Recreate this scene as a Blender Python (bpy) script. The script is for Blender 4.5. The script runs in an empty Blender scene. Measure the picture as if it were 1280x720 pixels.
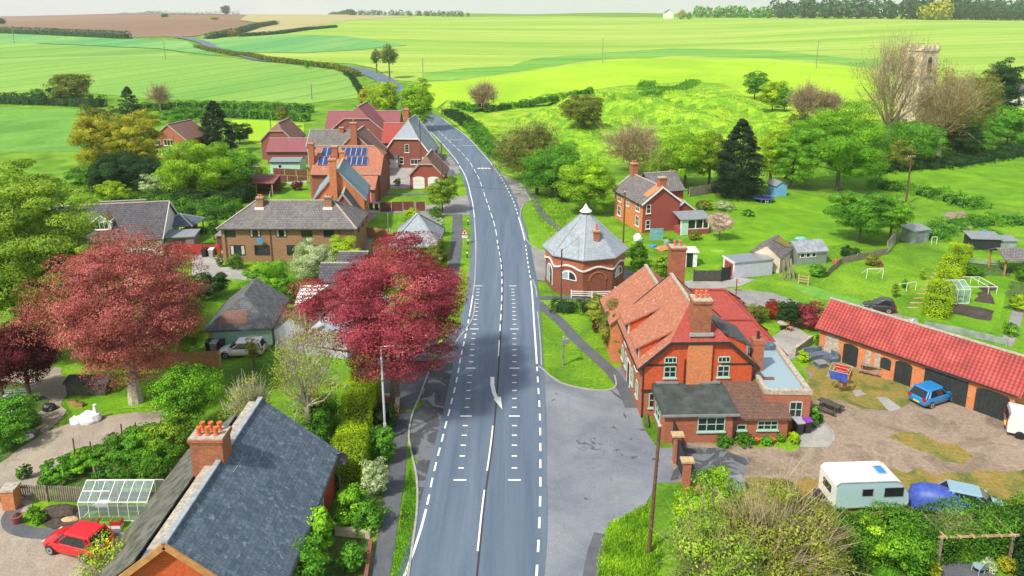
import bpy, bmesh, math, random
import numpy as np
from mathutils import Vector, Matrix
from mathutils.geometry import delaunay_2d_cdt
R=math.radians; PI=math.pi
scn=bpy.context.scene; COL=scn.collection
# ---------------------------------------------------------------- camera model
FP=900.0; CYP=230.0; CH=30.0; PIT=math.atan(205/900)
cP,sP=math.cos(PIT),math.sin(PIT)
cam=bpy.data.cameras.new('camera'); co=bpy.data.objects.new('camera',cam); COL.objects.link(co)
co.location=(0,0,CH); co.rotation_euler=(PI/2-PIT,0,0)
cam.sensor_width=36; cam.lens=36*FP/1280; cam.shift_y=-(360-CYP)/1280
cam.clip_end=12000; cam.clip_start=0.5; scn.camera=co
def ray(px,py):
    u=(px-640)/FP; v=(CYP-py)/FP
    return u,cP+v*sP,-sP+v*cP
def smooth(a,b,x):
    t=min(1,max(0,(x-a)/(b-a))); return t*t*(3-2*t)
KD=[0,205,290,370,425,480,600,900,1300,1800,2600,4200]
KZ=[0,0,3.2,7.5,8.5,6.8,9.5,20.5,31.5,41,43,30]
def prof(d,kd=KD,kz=KZ):
    if d<=kd[1]: return 0.0
    if d>=kd[-1]: return kz[-1]
    i=max(j for j in range(len(kd)) if kd[j]<=d); i=min(i,len(kd)-2)
    def sl(j):
        if j<=1 or j>=len(kd)-1: return 0
        return (kz[j+1]-kz[j-1])/(kd[j+1]-kd[j-1])
    h=kd[i+1]-kd[i]; t=(d-kd[i])/h; m0,m1=sl(i)*h,sl(i+1)*h
    return (2*t**3-3*t*t+1)*kz[i]+(t**3-2*t*t+t)*m0+(-2*t**3+3*t*t)*kz[i+1]+(t**3-t*t)*m1
def TZ(x,y):
    # village is level; the bank on the east side of the road and the far hills rise
    z=prof(y+0.10*abs(x)*smooth(0,200,y-205))
    r=smooth(230,700,y)
    z+=r*(2.4*math.sin(x/150+y/260+1)+1.7*math.sin(x/90-y/230))
    r2=smooth(700,1500,y)
    z+=r2*(3.5*math.sin(x/420+1.2)+2.6*math.sin(x/190+y/330))
    # lumpy earthworks
    e=smooth(150,175,y)*(1-smooth(250,300,y))*smooth(2,14,x)*(1-smooth(75,105,x))
    z+=e*(1.2*math.sin(x/7+y/11)+0.9*math.sin(x/4.2-y/8+2)+.5*math.sin(x/2.3+y/3.1)+1.5)
    if e>0:
        rr=math.hypot((x-62)/24,(y-246)/24); k=e*smooth(80,55,x) if 0 else e*(1-smooth(55,78,x)); z+=k*(-2.4*math.exp(-((rr-1)/.13)**2)+1.6*math.exp(-((rr-.72)/.12)**2)+1.2*math.exp(-((rr-1.3)/.13)**2))
    return z
def GP(px,py,z=0.0):
    d=ray(px,py); t=(z-CH)/d[2]; return Vector((d[0]*t,d[1]*t,z))
def GT(px,py):
    d=ray(px,py); t=20.0; st=1.0
    f=lambda t: CH+d[2]*t-TZ(d[0]*t,d[1]*t)
    while t<6000:
        if f(t)<0: break
        t*=1.004
    a,b=t/1.004,t
    for _ in range(25):
        m=(a+b)/2
        if f(m)<0:b=m
        else:a=m
    return Vector((d[0]*a,d[1]*a,CH+d[2]*a))
# ---------------------------------------------------------------- materials
MATS={}
def newmat(name):
    m=bpy.data.materials.new(name); m.use_nodes=True; nt=m.node_tree; nt.nodes.clear()
    out=nt.nodes.new('ShaderNodeOutputMaterial'); b=nt.nodes.new('ShaderNodeBsdfPrincipled')
    nt.links.new(b.outputs[0],out.inputs[0]); MATS[name]=m
    return m,nt,b,out
def N(nt,t,**k):
    n=nt.nodes.new(t)
    for a,v in k.items():
        if a=='ins':
            for i,x in v.items(): n.inputs[i].default_value=x
        else: setattr(n,a,v)
    return n
def L(nt,a,b): nt.links.new(a,b)
def rgba(c): return (c[0],c[1],c[2],1)
def ramp(nt,fac,stops):
    r=N(nt,'ShaderNodeValToRGB'); e=r.color_ramp.elements
    while len(e)<len(stops): e.new(0.5)
    for i,(p,c) in enumerate(stops): e[i].position=p; e[i].color=rgba(c)
    L(nt,fac,r.inputs[0]); return r
def noise(nt,vec,scale,detail=5,rough=.6,dist=0):
    n=N(nt,'ShaderNodeTexNoise',ins={'Scale':scale,'Detail':detail,'Roughness':rough,'Distortion':dist}); L(nt,vec,n.inputs['Vector']); return n
def mixc(nt,fac,a,b,mode='MIX'):
    m=N(nt,'ShaderNodeMix',data_type='RGBA',blend_type=mode)
    if isinstance(fac,(int,float)): m.inputs[0].default_value=fac
    else: L(nt,fac,m.inputs[0])
    for s,i in ((a,6),(b,7)):
        if isinstance(s,tuple): m.inputs[i].default_value=rgba(s)
        else: L(nt,s,m.inputs[i])
    return m.outputs[2]
def pos(nt): return N(nt,'ShaderNodeNewGeometry').outputs['Position']
def facemap(nt):
    """vector (along horizontal tangent, up the face, 0) in metres"""
    g=N(nt,'ShaderNodeNewGeometry')
    c1=N(nt,'ShaderNodeVectorMath',operation='CROSS_PRODUCT'); c1.inputs[0].default_value=(0,0,1); L(nt,g.outputs['True Normal'],c1.inputs[1])
    ad=N(nt,'ShaderNodeVectorMath',operation='ADD'); ad.inputs[1].default_value=(1e-4,0,0); L(nt,c1.outputs[0],ad.inputs[0])
    nm=N(nt,'ShaderNodeVectorMath',operation='NORMALIZE'); L(nt,ad.outputs[0],nm.inputs[0])
    c2=N(nt,'ShaderNodeVectorMath',operation='CROSS_PRODUCT'); L(nt,g.outputs['True Normal'],c2.inputs[0]); L(nt,nm.outputs[0],c2.inputs[1])
    d1=N(nt,'ShaderNodeVectorMath',operation='DOT_PRODUCT'); L(nt,g.outputs['Position'],d1.inputs[0]); L(nt,nm.outputs[0],d1.inputs[1])
    d2=N(nt,'ShaderNodeVectorMath',operation='DOT_PRODUCT'); L(nt,g.outputs['Position'],d2.inputs[0]); L(nt,c2.outputs[0],d2.inputs[1])
    cb=N(nt,'ShaderNodeCombineXYZ'); L(nt,d1.outputs['Value'],cb.inputs[0]); L(nt,d2.outputs['Value'],cb.inputs[1])
    return cb.outputs[0],g.outputs['Position']
def bump(nt,b,h,strength=.4,dist=.05):
    bp=N(nt,'ShaderNodeBump',ins={'Strength':strength,'Distance':dist}); L(nt,h,bp.inputs['Height']); L(nt,bp.outputs[0],b.inputs['Normal'])
def plain(name,c,rough=.6,metal=0,var=.15,scale=3,c2=None,spec=.5):
    m,nt,b,_=newmat(name); p=pos(nt); n=noise(nt,p,scale)
    a=tuple(x*(1-var) for x in c); d=c2 or tuple(min(1,x*(1+var)) for x in c)
    r=ramp(nt,n.outputs[0],[(.35,a),(.65,d)]); L(nt,r.outputs[0],b.inputs['Base Color'])
    b.inputs['Roughness'].default_value=rough; b.inputs['Metallic'].default_value=metal; b.inputs['Specular IOR Level'].default_value=spec
    return m
def blotch(name,cols,scale,rough=.9,fine=None,bumpk=0,scale2=None,dist=.6,spec=.3):
    """noise-blended ground; cols list of (pos,colour) ; fine=(scale,amount)"""
    m,nt,b,_=newmat(name); p=pos(nt)
    n=noise(nt,p,scale,6,.62,dist); r=ramp(nt,n.outputs[0],cols); c=r.outputs[0]
    if fine:
        f=noise(nt,p,fine[0],4,.7); r2=ramp(nt,f.outputs[0],[(.3,(1-fine[1],)*3),(.7,(1+fine[1],)*3)])
        c=mixc(nt,1.0,c,r2.outputs[0],'MULTIPLY')
        if bumpk: bump(nt,b,f.outputs[0],bumpk,.08)
    L(nt,c,b.inputs['Base Color']); b.inputs['Roughness'].default_value=rough; b.inputs['Specular IOR Level'].default_value=spec
    return m
def bricky(name,c1,c2,mortar,bw=.225,bh=.075,ms=.012,stain=(.2,.17,.14),stk=.35,rough=.85,bumpk=.3,offset=.5,big=.6,bias=0.0,hi=None,lichen=None):
    m,nt,b,_=newmat(name); v,p=facemap(nt)
    t=N(nt,'ShaderNodeTexBrick',offset=offset,ins={'Color1':rgba(c1),'Color2':rgba(c2),'Mortar':rgba(mortar),'Scale':1.0,'Mortar Size':ms,'Mortar Smooth':.2,'Bias':bias,'Brick Width':bw,'Row Height':bh})
    L(nt,v,t.inputs['Vector'])
    n=noise(nt,p,big,6,.7,1.0); r=ramp(nt,n.outputs[0],[(.48,(0,0,0)),(.72,(stk,)*3)])
    c=mixc(nt,r.outputs[0],t.outputs['Color'],stain)
    if hi:
        n2=noise(nt,p,2.6,5,.75,.5); r3=ramp(nt,n2.outputs[0],[(.56,(0,0,0)),(.66,(hi[1],)*3)]); c=mixc(nt,r3.outputs[0],c,hi[0])
    if lichen:
        mp=N(nt,'ShaderNodeMapping'); mp.inputs['Scale'].default_value=(1.0,.22,1); L(nt,v,mp.inputs[0]); n5=noise(nt,mp.outputs[0],2.6,6,.8,.8); r5=ramp(nt,n5.outputs[0],[(.50,(0,0,0)),(.70,(.55,)*3)]); c=mixc(nt,r5.outputs[0],c,(.22,.30,.40))
        n4=noise(nt,p,1.9,5,.8,.4); r4=ramp(nt,n4.outputs[0],[(.66,(0,0,0)),(.70,(.8,)*3)]); c=mixc(nt,r4.outputs[0],c,lichen)
    n3=noise(nt,p,9,3,.7); r2=ramp(nt,n3.outputs[0],[(.3,(.8,)*3),(.7,(1.2,)*3)]); c=mixc(nt,1.0,c,r2.outputs[0],'MULTIPLY')
    L(nt,c,b.inputs['Base Color']); b.inputs['Roughness'].default_value=rough; b.inputs['Specular IOR Level'].default_value=.3
    bump(nt,b,t.outputs['Fac'],-bumpk,.03)
    return m
def leafmat(name,dark,light,trans=.18,tint=None,scale=.55,rough=.75):
    kk=1.25 if 'c' not in name[5:6] else 1.0
    light=tuple(min(.85,v*kk) for v in light); tint=tint and tuple(min(.85,v*kk) for v in tint)
    m,nt,b,out=newmat(name); g=N(nt,'ShaderNodeNewGeometry')
    n=noise(nt,g.outputs['Position'],scale,3,.6); 
    ad=N(nt,'ShaderNodeMath',operation='MULTIPLY_ADD',ins={1:.24,2:.10}); L(nt,g.outputs['Random Per Island'],ad.inputs[0])
    a2=N(nt,'ShaderNodeMath',operation='MULTIPLY_ADD',ins={1:1.0}); L(nt,n.outputs[0],a2.inputs[0]); L(nt,ad.outputs[0],a2.inputs[2])
    st=[(.50,dark),(1.0,light)]
    if tint: st=[(.50,dark),(.86,light),(1.02,tint)]
    st=[(min(1,a),c) for a,c in st]
    r=ramp(nt,a2.outputs[0],st); L(nt,r.outputs[0],b.inputs['Base Color'])
    b.inputs['Roughness'].default_value=rough; b.inputs['Specular IOR Level'].default_value=.2
    tr=N(nt,'ShaderNodeBsdfTranslucent'); br=mixc(nt,1.0,r.outputs[0],(1.5,1.5,.8),'MULTIPLY'); L(nt,br,tr.inputs[0])
    mx=N(nt,'ShaderNodeMixShader',ins={0:trans}); L(nt,b.outputs[0],mx.inputs[1]); L(nt,tr.outputs[0],mx.inputs[2]); L(nt,mx.outputs[0],out.inputs[0])
    return m
# ground
def tramline(name,ca,cb,ang,wid=24,patch=.01,sc=.004):
    """crop field: blended greens plus faint wheel lines"""
    m,nt,b,_=newmat(name); p=pos(nt)
    mp=N(nt,'ShaderNodeMapping',vector_type='POINT'); mp.inputs['Rotation'].default_value=(0,0,R(ang)); L(nt,p,mp.inputs[0])
    st=N(nt,'ShaderNodeMapping'); st.inputs['Scale'].default_value=(1,.12,1); L(nt,mp.outputs[0],st.inputs[0])
    n=noise(nt,st.outputs[0],patch,5,.6,.4); r=ramp(nt,n.outputs[0],[(.35,ca),(.65,cb)])
    w=N(nt,'ShaderNodeTexWave',wave_type='BANDS',bands_direction='X',ins={'Scale':.314/wid*1.0,'Distortion':.6,'Detail':1,'Detail Scale':.02}); L(nt,mp.outputs[0],w.inputs['Vector'])
    wr=ramp(nt,w.outputs[0],[(.0,(.60,.66,.60)),(.03,(1,1,1)),(1,(1,1,1))])
    c=mixc(nt,1.0,r.outputs[0],wr.outputs[0],'MULTIPLY')
    n2=noise(nt,p,.35,4,.7); r2=ramp(nt,n2.outputs[0],[(.3,(.9,)*3),(.7,(1.1,)*3)]); c=mixc(nt,1.0,c,r2.outputs[0],'MULTIPLY')
    L(nt,c,b.inputs['Base Color']); b.inputs['Roughness'].default_value=.95; b.inputs['Specular IOR Level'].default_value=.15
    return m
blotch('grass',[(.3,(.060,.16,.008)),(.5,(.13,.29,.010)),(.68,(.22,.40,.018))],.16,fine=(3.2,.38),bumpk=.5)
blotch('lawn',[(.3,(.085,.23,.006)),(.55,(.145,.34,.008)),(.72,(.24,.43,.012))],.22,fine=(5,.28),bumpk=.4)
blotch('rough_grass',[(.32,(.10,.26,.015)),(.47,(.20,.41,.015)),(.60,(.33,.52,.022)),(.76,(.44,.46,.11))],.10,fine=(.9,.32),bumpk=1.0,dist=1.5)
blotch('pasture',[(.35,(.27,.50,.014)),(.65,(.39,.60,.022))],.02,fine=(.8,.10))
tramline('crop_bright',(.22,.42,.05),(.40,.53,.10),78,26,.02)
tramline('crop_near',(.13,.33,.06),(.28,.46,.09),28,15,.015)
tramline('crop_far',(.09,.33,.11),(.24,.46,.12),10,24,.02)
blotch('meadow',[(.35,(.09,.26,.03)),(.6,(.16,.38,.05))],.06,fine=(1.0,.2))
tramline('plough',(.20,.12,.085),(.30,.20,.14),60,26,.006)
tramline('stubble',(.38,.33,.17),(.46,.42,.20),60,26,.006)
tramline('crop_dip_shade',(.11,.33,.045),(.22,.44,.07),80,26,.03)  # crop greens darkened to carry the shade of the dip
def roadmat(name,c1,c2,sc,wet=None,rough=.75,streak=False,fine=.18):
    m,nt,b,_=newmat(name); p=pos(nt)
    v=p
    if streak:
        mp=N(nt,'ShaderNodeMapping'); mp.inputs['Scale'].default_value=(1,.045,1); L(nt,p,mp.inputs[0]); v=mp.outputs[0]
    n=noise(nt,v,sc,6,.65,.5); r=ramp(nt,n.outputs[0],[(.32,c1),(.68,c2)]); c=r.outputs[0]
    f=noise(nt,p,7,5,.75); r2=ramp(nt,f.outputs[0],[(.3,(1-fine,)*3),(.7,(1+fine,)*3)]); c=mixc(nt,1.0,c,r2.outputs[0],'MULTIPLY')
    cr=N(nt,'ShaderNodeTexVoronoi',feature='DISTANCE_TO_EDGE',ins={'Scale':.22,'Randomness':1.0}); 
    dn=noise(nt,p,.9,4); dv=mixc(nt,.35,p,dn.outputs['Color'],'ADD'); L(nt,dv,cr.inputs['Vector'])
    cc=ramp(nt,cr.outputs['Distance'],[(.0,(.82,)*3),(.006,(1,1,1))]); 
    if not streak: c=mixc(nt,1.0,c,cc.outputs[0],'MULTIPLY')
    if wet:
        w=noise(nt,p,wet[1],5,.6,1.2); wr=ramp(nt,w.outputs[0],[(wet[2],(0,0,0)),(wet[2]+.03,(1,1,1))]); c=mixc(nt,wr.outputs[0],c,wet[0])
        rr=ramp(nt,w.outputs[0],[(wet[2],(rough,)*3),(wet[2]+.03,(wet[3],)*3)]); L(nt,rr.outputs[0],b.inputs['Roughness'])
    else: b.inputs['Roughness'].default_value=rough
    L(nt,c,b.inputs['Base Color']); b.inputs['Specular IOR Level'].default_value=.4
    bump(nt,b,f.outputs[0],.15,.02)
    return m
roadmat('asphalt',(.088,.13,.195),(.148,.198,.275),.9,streak=True,fine=.08,rough=.6)
roadmat('asphalt_path',(.085,.095,.115),(.13,.14,.16),.6)
roadmat('asphalt_forecourt',(.14,.165,.21),(.26,.285,.33),.22,wet=((.085,.09,.105),.45,.61,.3),fine=.15)
roadmat('asphalt_wet',(.05,.055,.065),(.10,.11,.125),.5,wet=((.17,.19,.22),.5,.52,.35))
roadmat('concrete',(.27,.27,.26),(.42,.41,.39),.5)
roadmat('lane',(.20,.20,.20),(.33,.325,.32),.3,wet=((.10,.095,.09),.35,.60,.4))
blotch('gravel',[(.3,(.30,.255,.21)),(.7,(.42,.37,.31))],.5,fine=(11,.30),bumpk=.5)
blotch('yard',[(.3,(.14,.11,.085)),(.46,(.27,.21,.16)),(.58,(.33,.26,.20)),(.72,(.22,.17,.12))],.28,fine=(4,.25),bumpk=.4,dist=1.6)
blotch('yard_moss',[(.35,(.10,.13,.03)),(.5,(.22,.20,.05)),(.62,(.30,.20,.05)),(.72,(.28,.22,.14))],.45,fine=(4,.3),bumpk=.4)
blotch('soil',[(.35,(.045,.035,.03)),(.65,(.10,.08,.065))],.9,fine=(5,.4),bumpk=.8)
blotch('planted_bed',[(.35,(.04,.10,.02)),(.5,(.08,.17,.025)),(.65,(.09,.08,.05))],.9,fine=(4,.4),bumpk=.8)
m,nt,b,_=newmat('paint'); p=pos(nt); n=noise(nt,p,5.0,6,.8); r=ramp(nt,n.outputs[0],[(.30,(.30,.33,.37)),(.40,(.86,.86,.84))]); L(nt,r.outputs[0],b.inputs['Base Color']); b.inputs['Roughness'].default_value=.7
plain('paint_dark',(.06,.06,.065),.7)
plain('kerb_stone',(.36,.35,.34),.8,scale=2)
# walls and roofs
bricky('brick_red',(.50,.105,.04),(.36,.07,.032),(.34,.22,.16),stk=.25)
bricky('brick_scarlet',(.62,.10,.03),(.50,.075,.025),(.48,.14,.07),bh=.15,bw=.18,ms=.01,stk=.12)
bricky('brick_orange',(.74,.22,.06),(.58,.145,.045),(.50,.28,.16),stk=.3,hi=((.55,.42,.34),.55))
bricky('brick_dark',(.34,.065,.035),(.22,.05,.03),(.22,.14,.11),stk=.5,stain=(.10,.07,.06))
bricky('brick_crimson',(.42,.055,.05),(.32,.05,.045),(.25,.12,.10),stk=.15)
bricky('brick_brown',(.36,.17,.085),(.27,.12,.06),(.33,.25,.17),stk=.2)
bricky('brick_chimney',(.50,.13,.05),(.33,.08,.04),(.24,.17,.12),stk=.7,stain=(.11,.08,.06),big=1.6,hi=((.55,.26,.02),.5))
bricky('brick_plum',(.33,.075,.065),(.25,.06,.055),(.25,.14,.12),stk=.2)
bricky('slate',(.075,.115,.165),(.135,.18,.24),(.055,.07,.095),bw=.34,bh=.24,ms=.012,stk=.55,stain=(.075,.10,.135),bumpk=.35,big=.35,hi=((.30,.36,.43),.75),lichen=(.26,.17,.09))
bricky('slate_light',(.30,.36,.42),(.38,.43,.48),(.20,.24,.28),bw=.34,bh=.24,ms=.014,stk=.6,stain=(.16,.17,.19),bumpk=.3,big=.5)
bricky('slate_blue',(.20,.30,.37),(.25,.36,.43),(.12,.18,.22),bw=.3,bh=.22,ms=.012,stk=.3,bumpk=.3,stain=(.32,.38,.4))
bricky('slate_dark',(.10,.11,.125),(.17,.18,.20),(.05,.05,.06),bw=.34,bh=.24,ms=.014,stk=.8,stain=(.07,.06,.05),big=.7,hi=((.28,.26,.24),.6))
bricky('tile_grey',(.15,.14,.15),(.23,.22,.23),(.06,.055,.06),bw=.34,bh=.30,ms=.03,stk=.5,stain=(.30,.28,.22),bumpk=.6,big=.6)
bricky('tile_dark',(.085,.085,.105),(.13,.13,.15),(.035,.035,.045),bw=.34,bh=.32,ms=.03,stk=.3,bumpk=.6)
bricky('tile_old',(.13,.085,.07),(.22,.11,.08),(.05,.04,.035),bw=.2,bh=.14,ms=.012,stk=.6,stain=(.08,.075,.06),hi=((.30,.16,.10),.7),big=.9)
bricky('tile_salmon',(.48,.20,.12),(.36,.13,.08),(.25,.10,.07),bw=.17,bh=.12,ms=.008,stk=.6,stain=(.30,.15,.12),big=.45,hi=((.66,.38,.28),.6))
bricky('tile_red',(.42,.08,.065),(.33,.06,.05),(.22,.05,.045),bw=.17,bh=.14,ms=.01,stk=.25,stain=(.3,.12,.10))
bricky('tile_plum',(.30,.10,.12),(.24,.085,.10),(.18,.07,.08),bw=.2,bh=.16,ms=.01,stk=.2,stain=(.36,.16,.16))
bricky('tile_brown',(.26,.14,.115),(.20,.11,.10),(.12,.08,.07),bw=.2,bh=.16,ms=.01,stk=.4,stain=(.36,.20,.14))
def pantile():
    m,nt,b,_=newmat('pantile'); v,p=facemap(nt)
    sx=N(nt,'ShaderNodeSeparateXYZ'); L(nt,v,sx.inputs[0])
    def saw(o,per):
        d=N(nt,'ShaderNodeMath',operation='DIVIDE',ins={1:per}); L(nt,o,d.inputs[0]); f=N(nt,'ShaderNodeMath',operation='FRACT'); L(nt,d.outputs[0],f.inputs[0]); return f.outputs[0]
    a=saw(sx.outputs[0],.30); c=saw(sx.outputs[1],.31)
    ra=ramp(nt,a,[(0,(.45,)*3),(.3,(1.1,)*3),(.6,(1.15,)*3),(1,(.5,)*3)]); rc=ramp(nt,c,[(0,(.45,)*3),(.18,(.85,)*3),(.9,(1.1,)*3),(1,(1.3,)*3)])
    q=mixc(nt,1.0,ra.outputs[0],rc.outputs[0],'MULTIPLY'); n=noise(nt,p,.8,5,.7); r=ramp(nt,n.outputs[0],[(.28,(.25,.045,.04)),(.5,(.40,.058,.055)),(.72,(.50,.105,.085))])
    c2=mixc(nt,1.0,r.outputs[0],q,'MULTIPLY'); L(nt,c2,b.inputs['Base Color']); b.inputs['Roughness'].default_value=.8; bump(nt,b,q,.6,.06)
pantile()
plain('white',(.80,.80,.79),.5,var=.05); plain('cream',(.62,.52,.42),.8); plain('mint',(.42,.72,.58),.8,var=.06); plain('lilac',(.48,.50,.62),.7,var=.08)
plain('sage',(.38,.58,.50),.6,var=.06); plain('black_wood',(.022,.03,.034),.6,var=.3); plain('dark_trim',(.03,.03,.033),.5)
plain('lead',(.33,.37,.42),.5,var=.2); plain('felt',(.055,.07,.07),.9,var=.35,scale=1.2); plain('mossy_felt',(.085,.10,.075),.9,var=.45,scale=1.6,c2=(.17,.17,.15)); plain('felt_grey',(.22,.25,.28),.9,var=.15)
plain('terracotta',(.62,.15,.05),.8,var=.2,scale=6); plain('stone_coping',(.42,.38,.32),.9,var=.3,scale=5); plain('maroon',(.34,.055,.05),.6)
plain('galvanised',(.62,.68,.74),.5,var=.05); plain('metal_grey',(.42,.46,.50),.45,metal=.6,var=.1); plain('tin',(.36,.40,.44),.5,metal=.3,var=.25,scale=1.5); plain('teal_sheet',(.20,.45,.48),.4,var=.2)
plain('pole_wood',(.13,.065,.045),.9,var=.35,scale=4); plain('old_wood',(.26,.22,.18),.9,var=.3,scale=4); plain('pale_wood',(.50,.36,.20),.8,var=.25,scale=4)
plain('fence_orange',(.46,.22,.09),.8,var=.2,scale=3); plain('fence_maroon',(.16,.05,.045),.8,var=.2,scale=3); plain('fence_red',(.36,.03,.03),.8,var=.2); plain('fence_dark',(.07,.07,.06),.9,var=.3)
plain('bark',(.15,.12,.09),.95,var=.35,scale=6); plain('bark_pale',(.48,.45,.36),.9,var=.3,scale=5); plain('bark_grey',(.26,.23,.18),.9,var=.3,scale=5); plain('stone',(.60,.50,.36),.9,var=.35,scale=.6); plain('twig',(.36,.29,.19),.9,var=.3,scale=5)
plain('plastic_blue',(.03,.25,.62),.4); plain('plastic_black',(.02,.02,.024),.4); plain('plastic_purple',(.22,.05,.40),.4); plain('plastic_grey',(.35,.38,.40),.5); plain('plastic_white',(.80,.80,.82),.5); plain('plastic_red',(.6,.03,.03),.4); plain('plastic_green',(.25,.5,.05),.5)
plain('tarp_blue',(.045,.09,.42),.5,var=.25,scale=4); plain('bag_white',(.78,.77,.82),.7,var=.08); plain('door_red',(.42,.012,.03),.5); plain('door_orange',(.75,.20,.02),.5); plain('sky_blue_paint',(.16,.40,.72),.6,var=.1)
plain('asphalt_stain',(.045,.045,.05),.8)
def gloss(name,c,coat=.6):
    m,nt,b,_=newmat(name); b.inputs['Base Color'].default_value=rgba(c); b.inputs['Roughness'].default_value=.32; b.inputs['Coat Weight'].default_value=coat; b.inputs['Coat Roughness'].default_value=.06; return m
gloss('car_red',(.62,.008,.018)); gloss('car_blue',(.015,.22,.55)); gloss('car_white',(.72,.73,.76)); gloss('car_pale_blue',(.25,.42,.52)); gloss('car_silver',(.55,.57,.6)); gloss('car_dark',(.03,.035,.04)); gloss('caravan_side',(.42,.62,.70),.3); gloss('caravan_white',(.82,.82,.82),.3)
m,nt,b,_=newmat('glass'); b.inputs['Base Color'].default_value=(.018,.024,.03,1); b.inputs['Roughness'].default_value=.07; b.inputs['Specular IOR Level'].default_value=.7
m,nt,b,_=newmat('glass_pale'); b.inputs['Base Color'].default_value=(.30,.42,.50,1); b.inputs['Roughness'].default_value=.1
m,nt,b,out=newmat('glass_clear'); gb=N(nt,'ShaderNodeBsdfGlass' if False else 'ShaderNodeBsdfTransparent'); gb.inputs[0].default_value=(.82,.92,.90,1); b.inputs['Base Color'].default_value=(.6,.75,.8,1); b.inputs['Roughness'].default_value=.05
mx=N(nt,'ShaderNodeMixShader',ins={0:.22}); L(nt,gb.outputs[0],mx.inputs[1]); L(nt,b.outputs[0],mx.inputs[2]); L(nt,mx.outputs[0],out.inputs[0])
def solarmat():
    m,nt,b,_=newmat('solar'); v,p=facemap(nt); t=N(nt,'ShaderNodeTexBrick',offset=0,ins={'Color1':(.015,.03,.14,1),'Color2':(.02,.04,.18,1),'Mortar':(.10,.14,.26,1),'Scale':1,'Mortar Size':.012,'Brick Width':.28,'Row Height':.28}); L(nt,v,t.inputs[0]); L(nt,t.outputs[0],b.inputs['Base Color']); b.inputs['Roughness'].default_value=.15
solarmat()
plain('curtain',(.55,.55,.50),.9); plain('rubber',(.015,.015,.015),.7); plain('rim',(.45,.46,.48),.35,metal=.7); plain('lamp_red',(.45,.01,.01),.3); plain('lamp_clear',(.7,.72,.75),.2); plain('plate_yellow',(.8,.6,.03),.5); plain('plate_white',(.8,.8,.8),.5)
# leaves
LF={}
for n_,a in dict(copper=((.18,.04,.042),(.54,.16,.15),(.72,.36,.27)), copper_pink=((.14,.018,.03),(.48,.08,.115),(.68,.26,.29)), purple=((.025,.004,.008),(.16,.02,.035),None),
    green=((.018,.075,.008),(.12,.34,.025),(.20,.46,.03)), bright=((.03,.12,.008),(.18,.42,.02),(.34,.56,.03)), lime=((.05,.16,.008),(.28,.50,.02),(.50,.62,.04)), willow=((.07,.16,.015),(.24,.38,.03),(.36,.46,.05)),
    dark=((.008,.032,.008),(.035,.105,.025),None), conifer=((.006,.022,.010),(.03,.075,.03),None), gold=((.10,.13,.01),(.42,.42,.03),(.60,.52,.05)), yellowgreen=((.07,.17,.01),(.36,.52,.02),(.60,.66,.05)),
    olive=((.05,.075,.012),(.20,.24,.035),(.34,.34,.06)), birch=((.10,.13,.015),(.30,.36,.04),(.42,.44,.07)), bud=((.14,.10,.03),(.34,.25,.10),None), pink=((.34,.20,.20),(.72,.52,.50),None), whiteblossom=((.16,.26,.07),(.58,.66,.42),None),
    hedge=((.02,.075,.006),(.10,.26,.015),(.18,.36,.02)), hedgegold=((.10,.20,.008),(.36,.52,.012),(.52,.62,.02)), redleaf=((.08,.01,.01),(.42,.06,.03),None), ivy=((.02,.08,.008),(.10,.25,.02),None), orange=((.3,.1,.01),(.7,.25,.03),None), fardark=((.02,.065,.035),(.06,.15,.06),None)).items():
    leafmat('leaf_'+n_,a[0],a[1],tint=a[2])
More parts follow.
